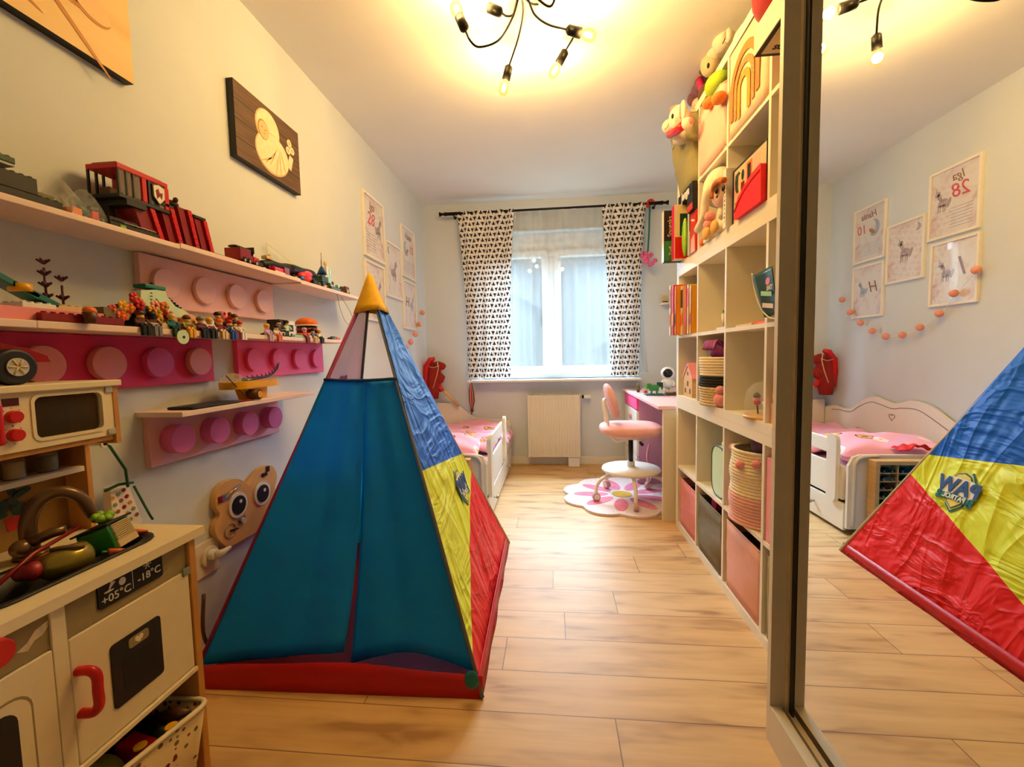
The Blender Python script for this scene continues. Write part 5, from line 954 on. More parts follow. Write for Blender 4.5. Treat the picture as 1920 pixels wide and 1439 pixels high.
# middle unit upper row: books
bk = [('white', (240, 238, 230), .018, .285, .055), ('red and yellow', (214, 40, 40), .030, .280, .05), ('orange', (232, 140, 40), .020, .27, .045), ('cream flowered', (240, 210, 160), .030, .265, .02), ('scarlet', (226, 80, 40), .022, .262, .01), ('green and yellow', (216, 196, 80), .024, .262, .008), ('mustard', (236, 160, 20), .022, .25, .006)]
yb = 2.575; pos = ['closest to the desk side', 'second from the desk side', 'third from the desk side', 'fourth from the desk side', 'fifth from the desk side', 'sixth from the desk side', 'against the divider']
for i, (nm, c_, th_, h_, pr) in enumerate(bk):
    mt = mat('cover_%d' % i, c_, .4, var=.03); bo = thing('book', '%s book in the middle shelf row, %s' % (nm, pos[i]), 'book', (.8, yb - th_ / 2, R3), 0, 'books in the middle shelf')
    th2 = th_ * 1.35; MB().box(mt, XS - pr, .95, yb - th2, yb - th2 + .002, R3, R3 + h_).box(mt, XS - pr, .95, yb - .002, yb, R3, R3 + h_).box(mt, XS - pr, XS - pr + .003, yb - th2, yb, R3, R3 + h_).build('cover', bo, bev=.0006)
    MB().box(white, XS - pr + .003, .945, yb - th2 + .002, yb - .002, R3 + .003, R3 + h_ - .004).build('pages', bo)
    mb = MB(); xx_ = XS - pr - .0005; a_, b2_ = yb - th2 + .003, yb - .003; pal = [red, P2, yellow, dgreen, orange, P3, tan]
    mb.prism(pal[i], [(a_, R3 + h_ * .55), (b2_, R3 + h_ * .55), (b2_, R3 + h_ * .92), (a_, R3 + h_ * .92)], 0, xx_, xx_ + .0004); mb.prism(pal[(i + 1) % 7], [(a_, R3 + h_ * .22), (b2_, R3 + h_ * .16), (b2_, R3 + h_ * .40), (a_, R3 + h_ * .46)], 0, xx_, xx_ + .0004); mb.build('spine_print', bo); yb -= th2 + .0015
MB().box(pinkp, XS + .03, .90, 2.30, 2.41, R3 + .272, R3 + .285).build('box_lid', label='small pink flat box lying on top of the books', cat='box', bev=.001) if 0 else None
t = thing('potted_plant', 'tiny green plant in a cream cup on the middle shelf, second column', 'plant', (.76, 1.945, R3)); MB().lathe(tan, (.755, 1.95, R3 + .010), [(0, 0), (.018, 0), (.024, .055), (.021, .055), (.017, .045), (0, .045)], 18).build('cup', t); mb = MB()
for i in range(9): a = i * 2.4; mb.tube(green, [(.755, 1.95, R3 + .055), (.755 + .014 * math.cos(a), 1.95 + .014 * math.sin(a), R3 + .075), (.755 + .022 * math.cos(a), 1.95 + .022 * math.sin(a), R3 + .08 + .004 * (i % 4))], [.003, .004, .001], 6)
mb.build('leaves', t); MB().box(white, .735, .80, 1.925, 2.02, R3, R3 + .010).build('card_stack', label='white card lying under the tiny plant cup', cat='card')
blocks('brick_snake', 'flat orange and red toy brick pieces in the third column of the middle shelf', 'toy', [(orange, .76, .78, 1.62, 1.80, R3, R3 + .012, 1), (red, .79, .81, 1.60, 1.70, R3, R3 + .024, 1), (tan, .745, .758, 1.70, 1.84, R3, R3 + .008, 1)])
t = thing('toy_bicycle', 'green toy with a black ring behind the orange brick pieces', 'toy', (.86, 1.62, R3)); MB().tube(black, [(.85, 1.62 + .035 * math.cos(i * PI / 9), R3 + .037 + .035 * math.sin(i * PI / 9)) for i in range(18)], .003, 6, closed=True).build('ring', t); MB().box(lime, .87, .90, 1.59, 1.68, R3, R3 + .05).build('block', t, bev=.002)
# green paper gift bag hung on the divider
t = thing('paper_bag', 'dark green printed paper bag bulging out over the divider of the middle shelf', 'bag', (.70, 1.50, 1.16)); gp = mat('bag_dark_green', (26, 66, 40), .35, var=.3, vs=30)
mb = MB(); mb.grid(gp, lambda u, v: (.688 + .02 * (1 - v) + .01 * math.sin(PI * u), 1.435 + .135 * u - .05 * (1 - v) * (u - .0), 1.165 + .15 * v + .004 * math.sin(5 * u)), 12, 12); mb.build('bag_front', t, solid=.002)
MB().tube(white, spline([(.688, 1.572, 1.318), (.695, 1.565, 1.26), (.702, 1.54, 1.20), (.71, 1.50, 1.162), (.712, 1.44, 1.15)], 5), .0022, 6).build('white_edge', t)
mb = MB(); mb.prism(red, ell(1.475, 1.275, .014, .012, 14), 0, .694, .6945).prism(lime, [(1.46, 1.24), (1.53, 1.25), (1.53, 1.235), (1.46, 1.225)], 0, .699, .6995).prism(tan, [(1.45, 1.20), (1.52, 1.21), (1.52, 1.195), (1.45, 1.185)], 0, .700, .7005); mb.build('print', t)
text('EAT', .020, tan, t, (.6930, 1.46, 1.252), (0, -1, 0), (0, 0, 1), bold=.001)
# ---------------------------------------------------------------- top unit, lower row: games, doll, books
def gbox(lab, cat, x0, x1, y0, y1, z0, z1, mt, deco=None, name='board_game'):
    t = thing(name, lab, cat, ((x0 + x1) / 2, (y0 + y1) / 2, z0)); MB().box(mt, x0, x1, y0, y1, z0, z1).build('box', t, bev=.0012)
    if deco: deco(t, x0, x1, y0, y1, z0, z1)
    return t
def facey(mb, mt, x0, x1, z0, z1, y, d=.0005): mb.box(mt, x0, x1, y - d, y, z0, z1)
def d1(t, x0, x1, y0, y1, z0, z1):
    mb = MB(); facey(mb, mat('game_green', (30, 110, 50), .4), x0 + .004, x1, z0 + .004, z0 + .115, y0); mb.prism(orange, ell(x0 + .062, z0 + .20, .018, .040, 18), 1, y0 - .0010, y0 - .0002); mb.box(white, x0 - .0006, x0, y0, y1, z0, z1); mb.build('print', t)
    text('Snuesks', .036, tan, t, (x0 + .034, y0 - .0016, z0 + .195), (0, 0, 1), (-1, 0, 0)); text('Trefl', .026, tan, t, (x0 + .038, y0 - .0016, z0 + .06), (0, 0, 1), (-1, 0, 0))
gbox('black and green board game box with sideways lettering, nearest the curtain', 'board game', .632, .86, 2.535, 2.578, R4 + .001, R4 + .285, black, d1)
def d2(t, x0, x1, y0, y1, z0, z1):
    mb = MB(); facey(mb, red, x0 + .004, x1, z0 + .004, z0 + .12, y0); facey(mb, dgreen, x0 + .03, x1, z0 + .125, z0 + .245, y0)
    for i in range(7): mb.box(dred, x0 + .045, x1 - .02, y0 - .001, y0 - .0005, z0 + .135 + i * .012, z0 + .142 + i * .012)
    mb.box(P2, x0 - .0006, x0, y0, y1, z0, z1); mb.build('print', t)
gbox('cream and red board game box beside the black and green one', 'board game', .672, .88, 2.475, 2.525, R4 + .001, R4 + .295, tan, d2)
t = thing('toy_pod', 'lime green pea pod shaped toy standing among the board games', 'toy', (.715, 2.42, R4)); MB().sph(lime, (.715, 2.425, R4 + .105), .016, .02, .103, 16).build('pod', t)
gbox('narrow white and dark box between the green pod and the red box', 'box', .72, .90, 2.37, 2.40, R4, R4 + .24, lgrey, lambda t, x0, x1, y0, y1, z0, z1: facey(mb := MB(), brown, x0, x1, z0 + .12, z0 + .23, y0) or mb.build('print', t), name='card_box')
def d3(t, x0, x1, y0, y1, z0, z1):
    mb = MB(); mb.prism(peach, [(y0 + .01, z0 + .0), (y1 - .01, z0), (y1 - .02, z0 + .07), (y0 + .02, z0 + .09)], 0, x0 - .0006, x0); mb.prism(white, [(y0 + .02, z0 + .15), (y1 - .02, z0 + .165), (y1 - .02, z0 + .175), (y0 + .02, z0 + .16)], 0, x0 - .0006, x0); mb.build('print', t)
gbox('red box under the black block tower game', 'box', .722, .90, 2.275, 2.365, R4, R4 + .205, red, d3, name='card_box')
t = gbox('black block tower game box lying along the top of the other games', 'board game', .700, .80, 2.275, 2.465, R4 + .2985, R4 + .339, black)
T = MX.Identity(4)
bpy.data.objects.remove(t.children[0]); MB().box(black, .705, .79, 2.275, 2.52, R4 + .298, R4 + .343).build('box', t, bev=.0012)
MB().box(black, .705, .79, 2.272, 2.36, R4 + .207, R4 + .296).box(red, .7042, .705, 2.272, 2.36, R4 + .207, R4 + .24).build('box_lower', label='small black and red box under the lying block tower game', cat='box')
text('Jenga', .062, white, t, (.7042, 2.39, R4 + .318), (0, -1, 0), (0, 0, 1), bold=.002)
# plush doll with bonnet
t = thing('plush_doll', 'cream plush doll with long ears and pink pompoms, second column of the top shelf', 'plush toy', (.78, 2.05, R4)); dx = .765
MB().sph(plushw, at(1350, 352, 0, dx), .07, .085, .088, 20).build('bonnet', t); fc_ = at(1352, 360, 0, dx - .045)
MB().sph(skin, fc_, .034, .062, .062, 20).build('face', t)
MB().tube(mat('doll_fringe', (190, 110, 50), .8, var=.1, vs=90), spline([at(1337, 372, 0, dx - .075), at(1338, 352, 0, dx - .08), at(1346, 340, 0, dx - .08), at(1358, 338, 0, dx - .075)], 5), .012, 8).build('fringe', t)
for u, v in ((1356, 353), (1343, 358)): q = at(u, v, 0, dx - .078); MB().sph(black, q, .006, .011, .013, 12).build('eye', t)
MB().sph(brown, at(1344, 369, 0, dx - .079), .004, .009, .006).build('mouth', t)
for a in ([(1336, 345), (1326, 358), (1322, 385), (1318, 410), (1308, 432)],): MB().tube(plushw, spline([at(u, v, 0, .745 if i < 1 else .70) for i, (u, v) in enumerate(a)], 5), .018, 10).build('ear', t)
MB().sph(plushw, (dx + .02, 2.02, R4 + .085), .05, .075, .085, 18).build('torso', t)
for u, v in ((1331, 406), (1329, 421)): MB().sph(plushp, at(u, v, 0, dx - .045), .024, n=16).build('pompom', t)
MB().tube(plushw, [(dx + .02, 1.97, R4 + .05), (dx - .02, 1.96, R4 + .035), (dx - .04, 2.0, R4 + .03)], .028, 12).build('leg', t); MB().tube(plushw, [(dx + .02, 2.06, R4 + .05), (dx - .02, 2.09, R4 + .035), (dx - .04, 2.10, R4 + .03)], .028, 12).build('leg', t)
for y in (1.99, 2.09): MB().sph(mat('gold_plush', (226, 176, 100), .9, bump=.6), (dx - .055, y, R4 + .034), .014, .034, .030, 16).build('foot', t)
MB().tube(plushw, [(dx, 1.965, R4 + .15), (dx - .03, 1.95, R4 + .10), (dx - .03, 1.965, R4 + .06)], .019, 10).build('arm', t)
MB().sph(orange, (.735, 2.20, R4 + .02), .018, .025, .020).sph(whp, (.738, 2.16, R4 + .016), .016, .025, .016).build('small_toy', label='small orange and white toys at the feet of the cream plush doll', cat='toy')
# white spine book, picture box, red bag
t = thing('book', 'white spined book with a column of small letters, left of the black edged box', 'book', (.85, 1.885, R4)); MB().box(white, .712, .93, 1.872, 1.900, R4, R4 + .235).build('cover', t, bev=.001)
mb = MB(); [mb.box(dark, .7114, .7119, 1.881, 1.881 + .003 + .004 * ((k * 5) % 3) / 2, R4 + .02 + .017 * k, R4 + .027 + .017 * k + .002 * (k % 2)) for k in range(9)]; mb.build('print', t)
t = thing('picture_box', 'black edged box with toy pictures on its front, third column of the top shelf', 'box', (.85, 1.72, R4)); MB().box(black, .735, .80, 1.582, 1.866, R4, R4 + .215).build('box', t, bev=.001)
mb = MB(); xf = .7345; mb.box(tan, xf - .0006, xf + .0004, 1.585, 1.845, R4 + .004, R4 + .205)
xf -= .001
for i, (ya, yb_, mt) in enumerate(((1.805, 1.84, peach), (1.745, 1.79, tan), (1.69, 1.735, orange), (1.63, 1.68, peach))): mb.box(mt, xf - .0004, xf, ya, yb_, R4 + .10, R4 + .195)
xf -= .0008
mb.prism(dgreen, [(1.835, R4 + .16), (1.83, R4 + .185), (1.80, R4 + .19), (1.785, R4 + .178), (1.805, R4 + .176), (1.808, R4 + .13), (1.80, R4 + .112), (1.82, R4 + .114), (1.83, R4 + .13)], 0, xf - .0004, xf).prism(dark, ell(1.765, R4 + .165, .012, .02, 12), 0, xf - .0004, xf).prism(dred, rrect(1.75, 1.78, R4 + .105, R4 + .14, .005), 0, xf - .0004, xf).prism(dark, rrect(1.70, 1.725, R4 + .12, R4 + .185, .004), 0, xf - .0004, xf).prism(brown, rrect(1.80, 1.83, R4 + .06, R4 + .08, .003), 0, xf - .0004, xf).prism(dark, rrect(1.805, 1.83, R4 + .015, R4 + .04, .001), 0, xf - .0004, xf)
mb.build('print', t)
t = thing('red_bag', 'bright red rounded pouch in front of the picture box, top shelf', 'pouch', (.715, 1.67, R4)); rb_ = mat('bright_red_fabric', (236, 14, 20), .5, var=.02)
MB().prism(rb_, [(1.572, R4 + .001), (1.79, R4 + .001), (1.785, R4 + .045), (1.755, R4 + .078), (1.70, R4 + .105), (1.64, R4 + .122), (1.575, R4 + .13)], 0, .712, .731, True).build('pouch_body', t, bev=.008)
MB().tube(rb_, [(.7115, 1.785, R4 + .03), (.711, 1.75, R4 + .060), (.711, 1.70, R4 + .085), (.711, 1.64, R4 + .10), (.7115, 1.58, R4 + .108)], .003, 6).build('zip_seam', t)
# far box in row 6, last column: flat game box, red cushion, yellow sheet
t = thing('flat_box', 'cream flat box jutting from the top shelf row right beside the wardrobe', 'box', (.80, 1.30, R5)); MB().box(mat('cream_card', (248, 230, 190), .5, var=.01), .596, 1.0, 1.225, 1.375, R5 + .002, R5 + .078).build('box', t, bev=.001)
MB().box(dark, .598, .728, 1.225, 1.373, R5 + .0005, R5 + .002).build('black_border', t); MB().box(tan, .61, .728, 1.225, 1.360, R5 - .0005, R5 + .0005).build('underside_print', t)
text('SU', .024, dark, t, (.645, 1.335, R5 - .0008), (1, 0, 0), (0, -1, 0), bold=.001)
MB().box(mat('yellow_sheet', (238, 190, 40), .6), .665, .70, 1.28, 1.285, R5 - .10, R5 - .002).build('yellow_tag', label='yellow paper tag hanging below the flat box by the wardrobe', cat='paper')
t = thing('red_cushion', 'red plush cushion lying on the flat box at the very top of the shelf', 'cushion', (.70, 1.33, R5 + .08)); MB().sph(plushr, (.74, 1.335, R5 + .168), .155, .105, .088, 30, e=.7).build('cushion_body', t)
# plush heap on top
UT = 2.2825
def pl(u, v, x): return at(u, v, 0, x)
t = thing('plush_unicorn', 'cream plush unicorn with a horn lying on top of the cube shelf', 'plush toy', (.80, 1.98, UT)); px_ = .80
q = pl(1343, 88, px_); MB().sph(plushw, q, .05, .075, .055, 20).sph(plushw, pl(1356, 75, px_), .045, .06, .045, 18).build('head', t); a = pl(1344, 74, px_ - .02); MB().tube(tan, [a, a + V((0, .02, .075))], [.016, .003], 10).build('horn', t)
MB().sph(plushw, (px_ + .03, 1.93, UT + .055), .07, .10, .05, 18).build('body', t)
a = pl(1366, 66, px_ - .02); MB().sph(plushw, a, .016, .022, .028, 12).sph(plushp, a + V((-.012, 0, 0)), .008, .012, .018, 10).build('ear', t)
a = pl(1357, 78, px_ - .045); MB().tube(black, [a + V((0, .014, .002)), a + V((-.002, 0, -.004)), a + V((0, -.014, .002))], .002, 5).build('closed_eye', t)
t = thing('plush_owl', 'beige plush owl with a black eye on top of the cube shelf', 'plush toy', (.80, 2.12, UT)); q = pl(1332, 120, .79); MB().sph(mat('beige_plush', (222, 200, 160), .95, bump=.8, bs=300), q, .045, .055, .055, 18).build('head', t); MB().sph(plushb, (.79, q.y + .02, UT + .05), .05, .06, .05, 18).build('body', t)
MB().sph(black, pl(1328, 123, .745), .006, .009, .012).build('eye', t); MB().tube(plushb, [pl(1320, 135, .78), pl(1311, 130, .78)], [.018, .012], 8).build('wing', t)
t = thing('plush_octopus', 'mauve fluffy plush with pompom limbs at the far end of the shelf top', 'plush toy', (.80, 2.34, UT))
for i, (u, v, r) in enumerate(((1316, 158, .040), (1309, 170, .036), (1301, 186, .036), (1313, 145, .026))): q = pl(u, v, .80); q.z = max(q.z, UT + r * .9); MB().sph(plushv, q, r, n=16).build('pompom_limb', t)
MB().tube(P2, [pl(1312, 148, .78), pl(1316, 172, .78)], .016, 8).build('magenta_scarf', t)
t = thing('plush_bear', 'small peach plush paw hanging over the far edge of the shelf top', 'plush toy', (.76, 2.38, UT)); MB().sph(peach, (.755, 2.36, UT + .03), .03, .035, .03, 14).sph(peach, (.75, 2.40, UT + .02), .02, .025, .02, 12).build('paw', t)
t = thing('plush_duck', 'lime green plush with orange feet lying in the pale pink bin', 'plush toy', (.75, 2.05, R5 + .25))
MB().sph(plushg, pl(1345, 158, .74), .05, .07, .045, 18).sph(plushg, pl(1352, 150, .74), .04, .05, .035, 14).build('body', t)
for u, v in ((1330, 193), (1348, 184)): MB().sph(plusho, pl(u, v, .70), .03, .036, .022, 14).build('foot', t)
# pink eared plush in the olive bin
t = thing('plush_pony', 'cream plush pony with pink ears and a red scarf sitting in the olive bin', 'plush toy', (.70, 2.45, R5 + .30)); hx = .655
MB().sph(plushw, pl(1273, 222, hx), .05, .055, .062, 20).sph(plushw, pl(1254, 237, hx - .01), .036, .04, .034, 16).build('head', t)
MB().tube(plushw, [pl(1276, 235, hx + .01), pl(1282, 262, hx + .04)], [.045, .055], 14).build('neck', t)
a = pl(1281, 207, hx - .02); MB().sph(plushw, a, .014, .022, .048, 12).sph(plushp, a + V((-.011, .003, -.002)), .008, .014, .036, 10).build('ear', t)
for i, (u, v) in enumerate(((1262, 205), (1268, 203), (1290, 218), (1294, 228))): MB().sph(plushp, pl(u, v, hx), .017, n=10).build('mane_tuft', t)
MB().sph(black, pl(1261, 218, hx - .05), .006, .010, .012).build('eye', t); MB().tube(brown, [pl(1246, 243, hx - .045), pl(1252, 238, hx - .046), pl(1254, 230, hx - .046)], .0015, 5).build('mouth_seam', t)
MB().tube(red, spline([pl(1256, 252, hx - .03), pl(1268, 246, hx - .04), pl(1280, 236, hx - .03)], 5), .020, 10).build('scarf', t); MB().sph(plushw, pl(1288, 232, hx - .01), .028, n=14).build('paw', t)
# ---------------------------------------------------------------- wardrobe with mirror door
WB = mat('wardrobe_board', (226, 214, 192), .45, var=.015); alu = mat('champagne_profile', (214, 196, 168), .4, .2, var=.02)
t = thing('wardrobe', 'built in wardrobe with a tall sliding mirror door at the right edge', 'wardrobe', (.84, .33, 0)); WY0 = -.62
MB().box(WB, XP, SX1, 1.141, 1.158, 0, HC - .01).build('side_panel', t); MB().box(WB, XP, SX1, WY0, WY0 + .018, 0, HC - .01).build('side_panel', t)
MB().box(WB, XP, SX1, WY0 + .018, 1.141, HC - .09, HC - .01).build('top_panel', t); MB().box(WB, SX1 - .01, SX1, WY0 + .018, 1.141, .02, HC - .09).build('back_panel', t)
MB().box(WB, XP, .590, WY0 + .018, 1.1405, 0, .105).box(WB, .59, SX1 - .01, WY0 + .018, 1.1405, .02, .06).build('plinth', t)
MB().box(alu, .592, .597, WY0 + .018, 1.14, .06, .085).box(alu, .640, .645, WY0 + .018, 1.14, .06, .085).build('door_track', t)
d = MB().box(alu, .600, .630, 1.127, 1.1395, .075, HC - .095).box(alu, .600, .630, .115, 1.127, .075, .100).box(alu, .600, .630, .10, .115, .075, HC - .095).build('mirror_door', t)
MB().box(black, .6045, .628, 1.111, 1.127, .10, HC - .095).build('black_gasket', d)
mir, nt, b = nmat('mirror_silver'); b.inputs['Base Color'].default_value = (.93, .94, .92, 1); b.inputs['Metallic'].default_value = 1; b.inputs['Roughness'].default_value = 0
MB().box(mir, XM, XM + .004, .115, 1.111, .10, HC - .095).build('mirror', d)
d = MB().box(alu, .648, .668, .13, .145, .075, HC - .095).box(WB, .652, .664, WY0 + .03, .13, .075, HC - .095).build('board_door', t)
# ---------------------------------------------------------------- toys on the upper wall boards
def yz(u, v, x=-1.12): p = at(u, v, 0, x); return p.y, p.z
ZA, ZB, ZC, ZM = 1.392, 1.397, 1.392, 1.146
# 1 dark speeder under plastic
t = blocks('brick_speeder', 'black toy brick vehicle under clear wrapping at the left end of the upper board', 'toy', [(black, -1.16, -1.09, .60, .91, ZA, ZA + .022, 1, 'hull'), (black, -1.155, -1.09, .62, .86, ZA + .0225, ZA + .056, 1, 'hull'), (olive, -1.15, -1.105, .80, .905, ZA + .022, ZA + .036, 0, 'nose'), (dgreen, -1.15, -1.10, .62, .83, ZA + .076, ZA + .088, 1, 'wing'), (lgrey, -1.148, -1.102, .62, .83, ZA + .070, ZA + .076, 0, 'wing'), (black, -1.13, -1.12, .70, .72, ZA + .056, ZA + .070, 0, 'strut')])
MB().grid(clear, lambda u, v: (-1.08 - .09 * v, .885 + .09 * u, ZA + .004 + (.075 + .02 * math.sin(9 * u)) * math.sin(PI * v) ** .6 * (.6 + .4 * math.sin(PI * u)) + .004 * math.sin(40 * u + 13 * v)), 24, 16).build('plastic_wrap', label='crumpled clear plastic wrapping left of the red fire station', cat='wrapping')
blocks('brick_block', 'orange toy brick slope between the black vehicle and the teal tube', 'toy', [(orange, -1.125, -1.09, .905, .925, ZA, ZA + .022, 1)])
t = thing('brick_figure', 'red toy figure with a dark propeller next to the orange slope', 'toy figure', (-1.10, .94, ZA)); MB().cyl(teal, (-1.11, .93, ZA + .03), (-1.11, .955, ZA + .022), .007).build('teal_tube', t); MB().box(red, -1.118, -1.10, .955, .972, ZA, ZA + .03).build('torso', t, bev=.002); MB().box(black, -1.115, -1.105, .957, .975, ZA + .033, ZA + .042).box(black, -1.112, -1.108, .962, .966, ZA + .03, ZA + .034).build('hat', t)
blocks('brick_plane', 'long flat black toy brick plane in front of the fire station', 'toy', [(black, -1.115, -1.075, .98, 1.155, ZA, ZA + .012, 1, 'fuselage'), (black, -1.11, -1.08, .985, 1.08, ZA + .0155, ZA + .024, 0, 'fuselage'), (lgrey, -1.115, -1.078, 1.03, 1.15, ZA + .0155, ZA + .018, 0, 'wing'), (white, -1.09, -1.08, 1.155, 1.16, ZA, ZA + .010, 0, 'nose'), (teal, -1.11, -1.09, .975, .985, ZA, ZA + .014, 0, 'tail'), (lime, -1.077, -1.072, 1.01, 1.03, ZA, ZA + .008, 0, 'tail')])
# 2 fire station
fs = thing('fire_station', 'red toy brick fire station with a raised cab and a white shield', 'toy building', (-1.15, 1.2, ZB)); fx0, fx1 = -1.19, -1.10
mb = MB(); mb.box(red, fx0, fx1, .965, 1.165, 1.553, 1.566).box(dred, fx0 + .01, fx1 - .01, .975, 1.155, 1.566, 1.572).box(red, fx0, fx1, 1.148, 1.168, 1.49, 1.553).box(red, fx0, fx1, 1.055, 1.075, 1.49, 1.553).box(black, fx0, fx1, .965, 1.168, 1.480, 1.490).build('cab', fs, bev=.002)
mb = MB()
for y in (.967, .995, 1.02): mb.box(dark, fx1 - .006, fx1, y, y + .005, 1.49, 1.553).box(dark, fx0, fx0 + .006, y, y + .005, 1.49, 1.553)
mb.box(dark, fx0, fx1, 1.08, 1.09, 1.49, 1.553).build('window_post', fs)
MB().box(clear, fx1 - .004, fx1 - .002, .97, 1.05, 1.492, 1.552).box(clear, fx1 - .004, fx1 - .002, 1.08, 1.146, 1.492, 1.552).build('cab_window', fs)
MB().box(brown, -1.17, -1.14, .985, 1.01, 1.49, 1.512).box(brown, -1.15, -1.13, 1.02, 1.035, 1.49, 1.505).box(dgreen, -1.15, -1.14, 1.10, 1.12, 1.49, 1.51).build('interior', fs)
mb = MB(); shd = [(1.095, 1.544), (1.118, 1.549), (1.141, 1.544), (1.140, 1.515), (1.118, 1.497), (1.096, 1.515)]; mb.prism(dark, [(1.118 + (a - 1.118) * 1.15, 1.523 + (b_ - 1.523) * 1.15) for a, b_ in shd], 0, fx1 - .001, fx1 + .003).prism(white, shd, 0, fx1 + .003, fx1 + .005).prism(dred, [(1.103, 1.532), (1.115, 1.539), (1.119, 1.528), (1.132, 1.530), (1.127, 1.511), (1.119, 1.519), (1.108, 1.510)], 0, fx1 + .005, fx1 + .0055).build('shield_sign', fs)
MB().box(yellow, fx1 - .02, fx1 - .012, 1.170, 1.178, 1.51, 1.535).box(black, fx1 - .02, fx1 - .012, 1.170, 1.178, 1.535, 1.542).build('beacon', fs)
def pylon(y, zt, w, nm='support_tower'):
    lean = .035
    MB().prism(dred, [(y, 1.400), (y + w, 1.400), (y + w - lean, zt), (y - lean, zt)], 0, -1.185, -1.105).build(nm, fs, bev=.002)
    mb = MB()
    n_ = 7
    for k in range(n_):
        f0, f1 = k / n_, (k + .93) / n_; z0, z1 = 1.400 + (zt - 1.400) * f0, 1.400 + (zt - 1.400) * f1; mb.prism(red, [(y + w - .017 - lean * f0, z0), (y + w + .002 - lean * f0, z0), (y + w + .002 - lean * f1, z1), (y + w - .017 - lean * f1, z1)], 0, -1.187, -1.098)
    mb.build('red_edge', fs)
pylon(1.055, 1.478, .075); pylon(1.165, 1.50, .052); pylon(1.245, 1.515, .055); pylon(1.325, 1.50, .055)
MB().box(black, -1.19, -1.095, .985, 1.06, 1.465, 1.4795).prism(black, [(1.0, 1.40), (1.02, 1.40), (1.005, 1.465), (.985, 1.465)], 0, -1.17, -1.15).build('black_brace', fs)
MB().box(black, -1.188, -1.10, 1.13, 1.185, 1.5005, 1.508).box(black, -1.188, -1.10, 1.285, 1.345, 1.5005, 1.508).sph(black, (-1.14, 1.23, 1.527), .02, .03, .013).sph(brown, (-1.12, 1.226, 1.538), .008).box(tan, -1.13, -1.12, 1.31, 1.318, 1.508, 1.518).build('tower_cap', fs)
MB().box(black, -1.19, -1.075, 1.17, 1.395, 1.3975, 1.4005).build('base_plate', fs)
# 3 fire truck
t = blocks('fire_truck', 'dark red toy brick fire truck with a ladder right of the fire station', 'toy truck', [(dred, -1.15, -1.09, 1.40, 1.52, ZB + .014, ZB + .055, 0, 'truck_body'), (red, -1.15, -1.088, 1.52, 1.565, ZB + .014, ZB + .035, 1, 'cab'), (dark, -1.148, -1.09, 1.50, 1.522, ZB + .035, ZB + .055, 0, 'windscreen'), (black, -1.135, -1.105, 1.40, 1.56, ZB + .058, ZB + .064, 0, 'ladder'), (lgrey, -1.13, -1.11, 1.405, 1.50, ZB + .064, ZB + .066, 0, 'ladder'), (black, -1.14, -1.10, 1.55, 1.56, ZB + .050, ZB + .074, 0, 'ladder'), (white, -1.13, -1.11, 1.562, 1.57, ZB + .052, ZB + .068, 0, 'ladder')])
for y in (1.43, 1.475, 1.54): MB().cyl(black, (-1.155, y, ZB + .013), (-1.085, y, ZB + .013), .0125).cyl(lgrey, (-1.156, y, ZB + .013), (-1.084, y, ZB + .013), .005).build('wheel', t)
# 4 black dragon / helicopter, tan bricks
t = thing('toy_dragon', 'black toy creature with an outstretched tail lying past the fire truck', 'toy', (-1.12, 1.72, ZB))
MB().tube(black, spline([(-1.12, 1.585, ZB + .03), (-1.12, 1.64, ZB + .038), (-1.12, 1.70, ZB + .034), (-1.12, 1.75, ZB + .04), (-1.12, 1.80, ZB + .044), (-1.12, 1.86, ZB + .046), (-1.12, 1.93, ZB + .055), (-1.12, 1.96, ZB + .05)], 5), [.012 + .012 * math.sin(PI * min(1, i / 34)) for i in range(36)], 10).build('body', t)
MB().cyl(brown, (-1.10, 1.765, ZB + .048), (-1.094, 1.765, ZB + .048), .012).cyl(black, (-1.094, 1.765, ZB + .048), (-1.091, 1.765, ZB + .048), .007).build('eye', t)
for y in (1.62, 1.70, 1.78): MB().cyl(black, (-1.115, y, ZB), (-1.115, y, ZB + .034), .009).build('leg', t)
blocks('brick_rubble', 'tan toy bricks stacked on the black creature', 'toy', [(tan, -1.13, -1.105, 1.60, 1.62, ZB + .0525, ZB + .064, 1), (tan, -1.125, -1.11, 1.625, 1.64, ZB + .0535, ZB + .072, 1)])
blocks('brick_racer', 'low red and orange toy brick racer on the upper board edge', 'toy', [(red, -1.10, -1.075, 1.60, 1.655, ZB, ZB + .020, 1), (white, -1.10, -1.072, 1.60, 1.66, ZB + .0, ZB + .005, 0), (dred, -1.10, -1.078, 1.665, 1.70, ZB, ZB + .03, 1)])
t = thing('toy_biplane', 'red, pink and blue toy plane on the upper board', 'toy plane', (-1.09, 1.80, ZC)); MB().sph(mat('coral_red_plastic', (236, 50, 50), .3), (-1.092, 1.83, ZC + .024), .022, .045, .022, 16).build('fuselage', t); MB().box(blue, -1.085, -1.07, 1.765, 1.80, ZC + .006, ZC + .020).build('blue_nose', t, bev=.003); MB().sph(P3, (-1.10, 1.87, ZC + .045), .014, .03, .014).build('pink_canopy', t)
blocks('brick_wreck', 'low black toy brick wreckage under the outstretched creature tail', 'toy', [(black, -1.10, -1.07, 1.865, 1.90, ZC, ZC + .018, 1), (dark, -1.12, -1.09, 1.88, 1.91, ZC, ZC + .034, 1), (brown, -1.085, -1.07, 1.905, 1.925, ZC, ZC + .014, 1)])
blocks('brick_wreck', 'black toy brick bits directly behind the fire truck cab', 'toy', [(black, -1.15, -1.11, 1.545, 1.585, ZB, ZB + .03, 1), (dark, -1.14, -1.12, 1.55, 1.575, ZB + .0335, ZB + .045, 0)])
